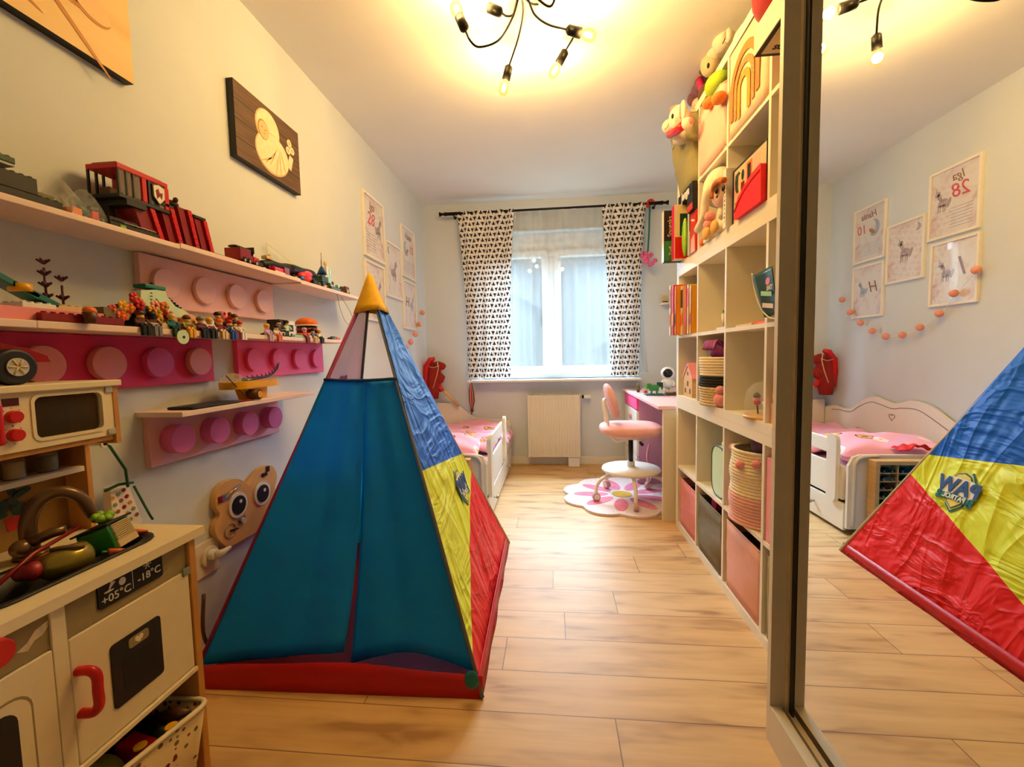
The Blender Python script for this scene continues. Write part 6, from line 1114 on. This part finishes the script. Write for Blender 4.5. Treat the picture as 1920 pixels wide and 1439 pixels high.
# thin wire stand
t = thing('wire_stand', 'thin transparent acrylic sheet leaning on the wall behind the black creature', 'sheet', (-1.2, 1.82, ZB)); MB().add([(-1.20, 1.74, ZC), (-1.20, 2.0, ZC), (-1.20, 2.0, ZC + .085), (-1.20, 1.74, ZC + .155)], [(0, 1, 2, 3)], clear).build('sheet', t, solid=.0015); MB().tube(tan, [(-1.20, 1.74, ZC + .002), (-1.20, 1.74, ZC + .155), (-1.20, 2.0, ZC + .085)], .0012, 5).build('edge', t)
# 5 police tower, boat, kiosk
t = blocks('police_tower', 'white toy brick tower with a blue cone roof and an antenna at the far end', 'toy building', [(dark, -1.17, -1.10, 1.93, 2.02, ZC, ZC + .035, 1, 'ground_floor'), (tan, -1.10, -1.095, 1.94, 2.02, ZC, ZC + .018, 0, 'ground_floor'), (dgreen, -1.17, -1.10, 1.92, 2.0, ZC + .036, ZC + .06, 1, 'middle_floor'), (white, -1.16, -1.11, 2.02, 2.085, ZC + .0, ZC + .075, 1, 'white_wall'), (cyan, -1.108, -1.10, 2.03, 2.08, ZC + .03, ZC + .065, 0, 'pale_window'), (white, -1.15, -1.12, 2.07, 2.11, ZC + .078, ZC + .118, 0, 'white_wall'), (cyan, -1.15, -1.12, 2.12, 2.15, ZC + .075, ZC + .115, 0, 'sign'), (brown, -1.10, -1.095, 2.01, 2.03, ZC, ZC + .03, 0, 'door')])
MB().cyl(blue, (-1.135, 2.035, ZC + .075), (-1.135, 2.035, ZC + .118), .028, .006, 12).build('blue_cone_roof', t); MB().cyl(grey, (-1.135, 2.035, ZC + .118), (-1.135, 2.035, ZC + .15), .003).cyl(grey, (-1.135, 2.038, ZC + .15), (-1.135, 2.038, ZC + .185), .0015).build('antenna', t); MB().cyl(tan, (-1.135, 2.095, ZC + .118), (-1.135, 2.10, ZC + .13), .004).sph(tan, (-1.135, 2.10, ZC + .138), .008, .020, .014, 12).build('satellite_dish', t)
t = blocks('toy_boat', 'dark green toy brick patrol boat in front of the white tower', 'toy boat', [(dgreen, -1.115, -1.072, 2.00, 2.17, ZC, ZC + .014, 1, 'hull'), (dgreen, -1.11, -1.078, 2.17, 2.25, ZC, ZC + .008, 0, 'hull'), (cyan, -1.09, -1.074, 2.13, 2.155, ZC + .0185, ZC + .032, 0, 'windscreen'), (white, -1.11, -1.095, 2.07, 2.12, ZC + .018, ZC + .030, 0, 'cabin'), (brown, -1.10, -1.09, 2.04, 2.06, ZC + .018, ZC + .034, 0, 'crate'), (black, -1.115, -1.11, 2.10, 2.18, ZC + .018, ZC + .052, 0, 'mast')])
MB().prism(black, [(2.12, ZC + .018), (2.19, ZC + .018), (2.125, ZC + .075)], 0, -1.135, -1.13).build('dark_sail', t)
blocks('brick_kiosk', 'brown toy brick kiosk with white bars at the far end of the upper board', 'toy building', [(brown, -1.14, -1.10, 2.21, 2.275, ZC, ZC + .045, 1, 'walls'), (white, -1.099, -1.096, 2.225, 2.23, ZC + .012, ZC + .030, 0, 'bars'), (white, -1.099, -1.096, 2.235, 2.24, ZC + .012, ZC + .030, 0, 'bars'), (white, -1.099, -1.096, 2.245, 2.25, ZC + .012, ZC + .030, 0, 'bars'), (white, -1.14, -1.11, 2.285, 2.32, ZC, ZC + .035, 0, 'annex'), (dark, -1.109, -1.107, 2.295, 2.31, ZC + .01, ZC + .025, 0, 'annex_window')])
t = thing('cable', 'thin grey cable hanging below the far end of the upper board', 'cable', (-1.08, 2.2, 1.2)); MB().tube(grey, spline([(-1.075, 2.08, 1.378), (-1.08, 2.12, 1.30), (-1.09, 2.20, 1.24), (-1.09, 2.29, 1.235), (-1.10, 2.27, 1.30), (-1.10, 2.17, 1.376)], 6), .0014, 5).build('cable_loop', t)
# ---------------------------------------------------------------- toys on the middle wall boards
t = blocks('brick_greenhouse', 'pink and teal toy brick playset with dark flowers, left end of middle board', 'toy', [(pinkp, -1.15, -1.085, .62, .985, ZM + .001, ZM + .028, 0, 'pink_base'), (tan, -1.14, -1.10, .84, .965, ZM + .028, ZM + .040, 1, 'cream_grid'), (whp, -1.15, -1.09, .80, .87, ZM + .028, ZM + .038, 1, 'cream_grid')])
for y, z, a in ((.80, ZM + .075, -.45), (.84, ZM + .058, -.4)): MB(MX.Translation((-1.12, y, z)) @ MX.Rotation(a, 4, 'X')).box(teal, -.02, .02, -.05, .05, -.006, .006).build('teal_roof', t, bev=.001)
MB().cyl(yellow, (-1.11, .815, ZM + .062), (-1.11, .815, ZM + .078), .02).build('yellow_dome', t)
pm2 = mat('dark_plum_plastic', (74, 24, 44), .4)
for y, h, n_ in ((.868, .100, 4), (.905, .058, 2)):
    mb = MB(); mb.cyl(pm2, (-1.11, y, ZM + .04), (-1.11, y, ZM + .04 + h * .8), .0025)
    for i in range(n_):
        z = ZM + .055 + (h * .75) * i / max(1, n_ - 1)
        for k in range(4): a = k * PI / 2 + .5; mb.tube(pm2, [(-1.11, y, z), (-1.11 + .012 * math.cos(a), y + .012 * math.sin(a), z + .008)], [.004, .0025], 6)
    mb.build('flower_stalk', t)
blocks('brick_bar', 'long dark red toy brick bar on the front edge of the middle board', 'toy', [(dred, -1.083, -1.07, .81, .985, ZM + .001, ZM + .018, 1)])
t = thing('flower_pot_toy', 'orange topped toy pot on the dark red bar', 'toy', (-1.066, .935, ZM)); MB().lathe(brown, (-1.058, .895, ZM + .001), [(0, 0), (.010, 0), (.014, .024), (0, .024)], 12).sph(orange, (-1.058, .895, ZM + .029), .012, .014, .010, 12).build('pot', t)
# brick flower heap
t = thing('brick_bouquet', 'heap of red, orange and yellow toy brick flowers on the middle board', 'toy flowers', (-1.12, 1.14, ZM)); random.seed(11)
MB().box(mat('mossy_block', (110, 104, 76), .6, var=.2, vs=80), -1.12, -1.085, .95, 1.0, ZM + .02, ZM + .045).sph(mat('deep_green_leaves', (16, 34, 30), .5, var=.2, vs=60), (-1.11, 1.055, ZM + .032), .022, .085, .034, 14).build('dark_leaves', t)
fcs = [red, orange, yellow, plushp, red, peach, mat('deep_orange_plastic', (232, 80, 40), .35)]
for i in range(20):
    y = .975 + .175 * ((i * 7) % 20) / 20; z = ZM + .022 + .062 * random.random() * (1 - abs(y - 1.05) * 5); x = -1.095 + .012 * random.random(); mb = MB(); m_ = fcs[i % 7]
    for k in range(5): a = k * 1.257; mb.sph(m_, (x, y + .008 * math.cos(a), z + .008 * math.sin(a)), .004, .007, .007, 8)
    mb.sph([yellow, red, lime][i % 3], (x + .004, y, z), .004, n=8); mb.build('flower_head', t)
MB().box(tan, -1.085, -1.070, 1.04, 1.11, ZM + .001, ZM + .014).studs(tan, -1.085, -1.070, 1.04, 1.11, ZM + .014, p=.012).build('cream_grid', t)
# roller skate
t = thing('roller_skate', 'mint toy roller skate with peach wheels standing on the middle board', 'toy skate', (-1.14, 1.28, ZM)); pr = [yz(257, 545), yz(302, 543), yz(306, 556), yz(322, 575), yz(340, 583), yz(349, 590), yz(346, 597), yz(254, 592)]
x0_ = -1.142; MB().prism(mint, pr, 0, x0_, x0_ + .034, True).build('boot', t, bev=.008)
a, b_ = yz(260, 547), yz(303, 545); MB().box(mat('skate_teal', (20, 110, 86), .4), x0_ - .002, x0_ + .037, a[0] + .006, b_[0], b_[1] - .002, b_[1] + .010).build('cuff', t, bev=.003)
MB().sph(dark, (x0_ + .018, yz(288, 538)[0], b_[1] + .013), .006).build('lace_knob', t)
q0, q1, q2 = yz(285, 560), yz(284, 583), yz(308, 583); mb = MB(); mb.prism(green, [q0, q2, q1], 0, x0_ + .034, x0_ + .0352).prism(orange, [(q0[0] + .003, q0[1] - .004), (q2[0] - .002, q2[1] + .003), (q1[0] + .018, q1[1] + .006)], 0, x0_ + .0352, x0_ + .036); mb.build('side_decal', t)
mb = MB()
for k in range(7): y_, z_ = yz(304 + 5.5 * k, 553 + 4.5 * k); mb.box(dark, x0_ + .01, x0_ + .025, y_, y_ + .004, z_ - .001, z_ + .006)
for k in range(5): y_, z_ = yz(276, 550 + 6 * k); mb.box(dark, x0_ + .034, x0_ + .0352, y_ - .003, y_ + .003, z_ - .001, z_ + .001)
mb.build('stitches', t)
s0, s1 = yz(254, 592), yz(352, 600); MB().prism(mat('skate_sole', (150, 84, 70), .5), [s0, yz(346, 597), s1, (s0[0], s0[1] - .008)], 0, x0_ - .003, x0_ + .037).build('sole', t)
for y_ in (yz(306, 610)[0], yz(345, 606)[0]): MB().cyl(peach, (x0_ + .005, y_, ZM + .026), (x0_ + .045, y_, ZM + .026), .0255, n=24).cyl(yellow, (x0_ + .045, y_, ZM + .026), (x0_ + .048, y_, ZM + .026), .015, n=20).cyl(peach, (x0_ + .048, y_, ZM + .026), (x0_ + .051, y_, ZM + .026), .008).build('wheel', t, bev=.001)
blocks('brick_bar', 'dark red toy brick bar in front of the roller skate', 'toy', [(dred, -1.082, -1.07, 1.155, 1.275, ZM + .001, ZM + .018, 0)])
blocks('toy_wagon', 'cream gridded toy brick plate under the pink toy bag', 'toy', [(tan, -1.10, -1.072, 1.36, 1.408, ZM + .001, ZM + .016, 1), (pm2, -1.11, -1.08, 1.375, 1.405, ZM + .020, ZM + .035, 0)])
t = thing('pink_backpack', 'pink toy brick bag beside a red toy hydrant on the middle board', 'toy', (-1.13, 1.38, ZM)); MB().sph(pinkp, (-1.125, 1.372, ZM + .058), .016, .026, .020, 16, e=.7).build('bag_body', t); MB().cyl(grey, (-1.125, 1.372, ZM + .001), (-1.125, 1.372, ZM + .042), .006).build('stand', t)
for a_, c_ in ((1.36, .068), (1.38, .054), (1.366, .05)): MB().sph(red, (-1.110, a_, ZM + c_), .005, n=8).build('dot', t)
t = thing('red_hydrant', 'red toy hydrant with a gold top on the middle board', 'toy', (-1.115, 1.404, ZM)); MB().cyl(red, (-1.12, 1.403, ZM + .001), (-1.12, 1.403, ZM + .062), .010, .009).build('hydrant_body', t); MB().sph(brassy, (-1.12, 1.403, ZM + .068), .009).build('cap', t)
# seated figures on the board edges
def minifig(y, lab, hair, body, legs, sit=True, x=None, head=skiny, extra=None, z=ZM):
    t = thing('brick_figure', lab, 'toy figure', (XL + .15, y, z)); x = XL + .142 if x is None else x; s = 1.55; mb = MB()
    tz = z + .002 if sit else z + .017 * s
    MB().prism(body, [(y - .008 * s, tz), (y + .008 * s, tz), (y + .0055 * s, tz + .014 * s), (y - .0055 * s, tz + .014 * s)], 0, x - .004, x + .004).build('torso', t, bev=.0006)
    MB().cyl(head, (x, y, tz + .0145 * s), (x, y, tz + .0235 * s), .0052 * s, n=12).build('head', t, bev=.0012)
    MB().sph(hair, (x - .0012, y, tz + .0225 * s), .0072 * s, .0072 * s, .0058 * s, 10).build('hair', t)
    for q in (-1, 1):
        MB().tube(body, [(x, y + q * .0085 * s, tz + .012 * s), (x + .005, y + q * .011 * s, tz + .007 * s), (x + .010, y + q * .010 * s, tz + .004 * s)], .0025 * s, 6).build('arm', t)
        if sit: MB().box(legs, x - .003, x + .012, y + q * .0042 * s - .0048, y + q * .0042 * s + .0048, z + .001, z + .010).box(legs, x + .0095, x + .0185, y + q * .0042 * s - .0048, y + q * .0042 * s + .0048, z - .022, z + .004).build('leg', t, bev=.0006)
        else: MB().box(legs, x - .0035, x + .0035, y + q * .0042 * s - .0036, y + q * .0042 * s + .0036, z + .0005, z + .017 * s).build('leg', t, bev=.0006)
    if extra: extra(t, x, y, z)
    return t
def disc_(t, x, y, z): MB().cyl(mint, (x + .018, y + .012, z - .022), (x + .021, y + .012, z - .022), .020, n=22).cyl(black, (x + .021, y + .014, z - .022), (x + .022, y + .014, z - .022), .004).build('round_shield', t)
def uy(u, v=632): return at(u, v, 0, XL + .145).y
minifig(uy(268), 'toy figure with dark purple top seated left of the roller skate wheels', pm2, brown, black)
minifig(uy(290, 640), 'toy figure in grey with a dark helmet seated under the roller skate', dark, brown, grey, head=dark)
minifig(uy(326), 'toy figure in teal holding a pale round shield on the board edge', tan, teal, dgreen, extra=disc_)
minifig(uy(355, 640), 'toy figure with yellow legs seated next to the shield bearer', brown, lime, yellow)
minifig(uy(380, 640), 'toy figure in black seated below the pink toy bag', olive, dark, black, head=skin)
minifig(uy(402, 640) - .012, 'toy figure with a white top and black legs at the end of the magenta panel', yellow, whp, black)
blocks('brick_ledge', 'short pale board joining the two middle wall boards', 'board', [(SHELFP, XL, XL + .15, 1.411, 1.509, 1.131, 1.146)])
for i, (u, lab, h, b_, l_, st) in enumerate(((415, 'toy figure with orange hair in maroon seated between the pink panels', orange, dred, tan, 1), (424, 'toy figure with a black hood standing behind the maroon one', black, grey, grey, 0), (433, 'toy figure with red hair and a blue shirt seated between the pink panels', red, blue, blue, 1), (442, 'toy figure with black hair and striped trousers seated between the pink panels', black, tan, dred, 1), (455, 'toy figure in dark green standing with arms out left of the hot pink panel', brown, dgreen, dgreen, 0))): minifig(uy(u), lab, h, b_, l_, sit=bool(st), x=None if st else XL + .12)
minifig(uy(452, 640), 'toy figure in white trousers seated at the left end of the hot pink panel', red, white, white)
minifig(uy(503), 'toy figure with blond hair and a lilac dress seated on the board edge', yellow, mat('lilac', (206, 170, 210), .5), MATS['lilac'], head=skin)
minifig(uy(520), 'toy figure with dark hair and orange trousers dangling over the hot pink panel', dark, white, orange)
minifig(uy(533), 'toy figure in dark brown standing in front of the toy bus', dark, brown, black, sit=False, x=XL + .125)
minifig(uy(547), 'toy figure with dark hair in pale green standing behind the white plates', dark, mint, dgreen, sit=False, x=XL + .125)
minifig(uy(573), 'toy figure with lilac hair and dark boots dangling below the burger stand', MATS['lilac'], red, dred)
minifig(uy(588), 'toy figure in navy and tan seated below the burger stand', dark, blue, tan)
minifig(uy(600), 'toy figure in white with black shoes seated right of the burger stand', tan, white, black)
blocks('brick_plates', 'row of white and pale blue toy brick plates on the board edge', 'toy', [(cyan, -1.085, -1.07, 1.70, 1.78, ZM + .001, ZM + .008, 1), (whp, -1.085, -1.07, 1.785, 1.83, ZM + .001, ZM + .012, 1)])
# toy bus
t = blocks('toy_bus', 'black and white toy brick bus on the board above the hot pink panel', 'toy bus', [(black, -1.15, -1.095, 1.60, 1.68, ZM + .006, ZM + .070, 0, 'black_front'), (whp, -1.15, -1.093, 1.68, 1.78, ZM + .006, ZM + .066, 1, 'white_body'), (dark, -1.094, -1.092, 1.69, 1.76, ZM + .024, ZM + .052, 0, 'window'), (tan, -1.095, -1.093, 1.605, 1.67, ZM + .006, ZM + .02, 0, 'bumper'), (whp, -1.096, -1.092, 1.61, 1.672, ZM + .028, ZM + .030, 0, 'stripe'), (whp, -1.096, -1.092, 1.61, 1.672, ZM + .036, ZM + .038, 0, 'stripe')])
for y in (1.63, 1.73): MB().cyl(black, (-1.152, y, ZM + .0085), (-1.09, y, ZM + .0085), .008).build('wheel', t)
blocks('toy_drone', 'small dark toy vehicle behind the left end of the toy bus', 'toy', [(dark, -1.12, -1.10, 1.555, 1.595, ZM + .001, ZM + .01, 1)])
# burger stand
t = thing('burger_stand', 'toy burger stand with an orange bun roof on the middle board', 'toy building', (-1.13, 1.96, ZM)); by_ = uy(588, 610) + .04; bx_ = -1.13
MB().box(lgrey, -1.17, -1.095, by_ - .03, by_ + .055, ZM + .0005, ZM + .008).build('base', t); MB().cyl(dark, (bx_, by_, ZM + .008), (bx_, by_, ZM + .016), .044).cyl(orange, (bx_, by_, ZM + .016), (bx_, by_, ZM + .026), .046, n=24).cyl(dark, (bx_, by_, ZM + .026), (bx_, by_, ZM + .058), .043, n=24).cyl(dred, (bx_, by_, ZM + .036), (bx_, by_, ZM + .050), .0445, n=24).cyl(white, (bx_, by_, ZM + .058), (bx_, by_, ZM + .064), .050, n=24).build('burger_layers', t)
MB().lathe(mat('bun_orange', (224, 108, 24), .4), (bx_, by_, ZM + .064), [(.047, 0), (.049, .008), (.043, .020), (.027, .030), (0, .034)], 24).build('bun_roof', t)
MB().box(cyan, -1.12, -1.10, by_ + .042, by_ + .060, ZM + .008, ZM + .042).build('cyan_annex', t)
blocks('toy_buggy', 'small red and green toy buggy at the far end of the middle board', 'toy', [(dgreen, -1.11, -1.085, 2.03, 2.055, ZM + .001, ZM + .012, 1), (olive, -1.11, -1.09, 2.058, 2.08, ZM + .001, ZM + .018, 0), (red, -1.115, -1.09, 2.083, 2.12, ZM + .001, ZM + .013, 1)])
# ---------------------------------------------------------------- lowest board toys
ZL = .908
t = thing('toy_tray', 'yellow oval toy tray on a stand, lowest wall board', 'toy', (-1.13, 1.47, ZL)); yt0, yt1 = 1.365, 1.615; yc = (yt0 + yt1) / 2
MB().prism(yellow, rrect(-1.172, -1.075, yt0, yt1, .047, 8), 2, ZL + .045, ZL + .070, True).build('tray', t, bev=.008, bs=3)
MB().prism(yellow, [(yc - .03, ZL + .001), (yc + .055, ZL + .001), (yc + .06, ZL + .045), (yc - .05, ZL + .045)], 0, -1.15, -1.10).build('stand', t, bev=.003); MB().cyl(brown, (-1.105, yc - .035, ZL + .021), (-1.065, yc - .035, ZL + .021), .019, n=20).cyl(yellow, (-1.064, yc - .035, ZL + .021), (-1.06, yc - .035, ZL + .021), .012, n=20).build('wheel', t)
t = thing('spiny_tail', 'black spiny toy tail curving up from the yellow tray', 'toy', (-1.12, 1.58, ZL + .07)); mb = MB(); pts = spline([(-1.12, 1.45, ZL + .076), (-1.12, 1.53, ZL + .078), (-1.12, 1.60, ZL + .085), (-1.12, 1.645, ZL + .11), (-1.12, 1.66, ZL + .135)], 6); mb.tube(black, pts, [.007 - .0055 * i / len(pts) for i in range(len(pts))], 8)
for p in pts[2:-4:2]: mb.tube(black, [p, p + V((0, -.008, .014))], [.004, .0008], 5)
mb.build('tail', t)
MB().grid(clear, lambda u, v: (-1.17 + .08 * v, 1.35 + .12 * u, ZL + .073 + .028 * math.sin(PI * u) * math.sin(PI * v) + .004 * math.sin(30 * u + 20 * v)), 16, 12).build('plastic_bag', label='crumpled clear bag lying in the yellow tray', cat='bag')
MB().tube(brown, [(-1.10, 1.345, ZL + .095), (-1.08, 1.42, ZL + .004)], .002, 6).tube(dred, [(-1.09, 1.37, ZL + .004), (-1.08, 1.43, ZL + .004)], .004, 6).build('thin_stick', label='thin brown stick leaning against the yellow tray', cat='stick')
MB().box(black, -1.16, -1.075, 1.175, 1.37, ZL + .0005, ZL + .009).build('black_tablet', label='flat black toy tablet on the left half of the lowest board', cat='tablet', bev=.003)
# red jeep on the play kitchen
JZ = hz + .006; t = thing('toy_jeep', 'dark red toy jeep with a big black wheel on top of the play kitchen', 'toy car', (-1.11, .70, JZ)); jm = mat('jeep_red', (140, 12, 20), .22, var=.03)
y1_, z1_ = at(22, 695, 0, -1.07).y, JZ + .036
MB().prism(jm, [(.52, JZ + .03), (.70, JZ + .03), (.715, JZ + .055), (.765, JZ + .062), (.81, JZ + .045), (.83, JZ + .045), (.825, JZ + .058), (.79, JZ + .075), (.74, JZ + .085), (.62, JZ + .085), (.60, JZ + .11), (.54, JZ + .11)], 0, -1.15, -1.085).build('jeep_body', t, bev=.005)
for yy_ in (y1_, y1_ - .16):
    for xx_ in (-1.085, -1.17): 
        wh = MB().cyl(black, (xx_, yy_, z1_), (xx_ + .028, yy_, z1_), .036, n=28).build('wheel', t, bev=.005); mb = MB(); mb.cyl(brassy if 0 else lgrey, (xx_ + .028, yy_, z1_), (xx_ + .031, yy_, z1_), .018, n=20)
        for k in range(6): a = k * PI / 3; mb.tube(tan, [(xx_ + .031, yy_, z1_), (xx_ + .031, yy_ + .016 * math.cos(a), z1_ + .016 * math.sin(a))], .0022, 5)
        mb.build('rim', wh)
MB().sph(chrome, (-1.11, .838, JZ + .052), .008).build('lamp', t)
# ---------------------------------------------------------------- toy basket under the kitchen
A_, B_, C_, D_ = (-.837, .906), (-1.12, .906), (-1.12, .42), (-.938, .42)
t = thing('toy_basket', 'patterned fabric basket with a pale rim, full of toys, under the play kitchen', 'basket', (-1.0, .66, 0))
bkm, nt, b = nmat('leaf_print_fabric'); L = nt.links.new
co = nt.nodes.new('ShaderNodeTexCoord').outputs['Object']; vo = nt.nodes.new('ShaderNodeTexVoronoi'); vo.inputs['Scale'].default_value = 60; L(co, vo.inputs['Vector']); sel = nt.nodes.new('ShaderNodeSeparateColor'); L(vo.outputs['Color'], sel.inputs[0])
isd = mth(nt, 'MULTIPLY', mth(nt, 'LESS_THAN', vo.outputs['Distance'], .33), mth(nt, 'GREATER_THAN', sel.outputs[0], .35)); L(mixc(nt, isd, (226, 200, 150), mixc(nt, mth(nt, 'GREATER_THAN', sel.outputs[1], .6), (110, 90, 50), (130, 30, 40))), b.inputs['Base Color']); b.inputs['Roughness'].default_value = .85
def quad(s, z): cx_, cy_ = -1.0, .66; return [(cx_ + (p[0] - cx_) * s, cy_ + (p[1] - cy_) * s, z) for p in (A_, B_, C_, D_)]
def rq(s, z):
    q = [V(p) for p in quad(s, z)]; o = []
    for i in range(4):
        p, a, c_ = q[i], q[i - 1], q[(i + 1) % 4]; d1_ = (a - p).normalized() * .03; d2_ = (c_ - p).normalized() * .03
        for k in range(5): f = k / 4; o.append((p + d1_) * (1 - f) ** 2 + p * 2 * f * (1 - f) + (p + d2_) * f * f)
    return o
rr_ = [rq(.86, .004), rq(.93, .12), rq(1, .235)]; n = len(rr_[0]); MB().add([p for r in rr_ for p in r], [(j * n + i, j * n + (i + 1) % n, (j + 1) * n + (i + 1) % n, (j + 1) * n + i) for j in range(2) for i in range(n)] + [list(range(n))[::-1]], bkm, True).build('basket_fabric', t, solid=.004)
MB().tube(melon, rr_[2], .006, 8, closed=True).build('rim', t)
MB().add([p for p in rq(.94, .12)], [list(range(n))], black).build('black_sheet', t)  # flat black sheet across the basket, halfway up
t = thing('lime_ball', 'big lime green toy ball with holes in the patterned basket', 'ball', (-.98, .72, .12)); MB().sph(mat('lime_ball', (150, 160, 20), .4), (-.965, .735, .175), .058, n=24).build('ball', t)
for i in range(4): MB().sph(plushg, (-.99 + .03 * math.cos(i * 1.5), .80 + .02 * math.sin(i * 1.5), .205 + .006 * i), .015).build('toy_leaf', t) if 0 else None
MB().box(red, -.98, -.89, .80, .86, .15, .205).build('red_block', label='red toy block in the patterned basket', cat='toy', bev=.006)
MB().tube(black, [(-1.05, .87, .18), (-.95, .86, .20), (-.88, .84, .19)], .022, 12).build('black_tube', label='black toy tube at the back of the patterned basket', cat='toy')
MB().tube(brown, [(-.96, .885, .20), (-.90, .87, .225), (-.86, .87, .235)], [.01, .016, .006], 10).build('brown_horn', label='brown toy horn resting on the corner of the basket rim', cat='toy')
for i, (x, y, z) in enumerate(((-.872, .835, .228), (-.902, .79, .222))): MB().cyl(yellow, (x, y, z), (x, y, z + .004), .012, n=20).build('toy_coin', label=['yellow toy coin on the black toys near the basket corner', 'yellow toy coin lying further left in the basket'][i], cat='toy')
MB().box(white, -.945, -.885, .68, .76, .13, .19).studs(white, -.945, -.885, .68, .76, .19).build('white_brick_plate', label='white studded toy brick lying in the basket', cat='toy')
MB().sph(mat('beige_cloth', (236, 216, 176), .8, bump=.5, bs=60), (-.92, .66, .18), .05, .07, .04, 16).build('beige_bundle', label='beige cloth bundle at the front of the patterned basket', cat='cloth')
MB().sph(dgreen, (-1.0, .62, .17), .05, .06, .05, 14).build('green_bundle', label='dark green toy at the front left of the patterned basket', cat='toy')
# the shelf toys were measured on one plane: fit each to its own depth
for nm in ('brick_speeder', 'brick_plane', 'fire_station', 'fire_truck', 'police_tower', 'toy_boat', 'brick_kiosk', 'toy_bus', 'brick_greenhouse', 'pink_backpack', 'red_hydrant', 'toy_wagon', 'toy_plane'):
    r = bpy.data.objects.get(nm)
    if not r: continue
    w = WM[r.name]; cs = [c for c in r.children if c.type == 'MESH']; P_ = [w @ v.co for c in cs for v in c.data.vertices]
    a, b_ = min(p.y for p in P_), max(p.y for p in P_); xb, xf = min(p.x for p in P_), max(p.x for p in P_)
    a2, b2 = a * xb / -1.12, b_ * xf / -1.12
    if nm == 'brick_speeder': a2 = a
    if b2 - a2 < .55 * (b_ - a): mid = (a2 + b2) / 2; h_ = .275 * (b_ - a); a2, b2 = mid - h_, mid + h_
    for c in cs:
        for v in c.data.vertices: v.co.y = (a2 + (v.co.y + r.location.y - a) * (b2 - a2) / (b_ - a)) - r.location.y
bpy.context.view_layer.update()
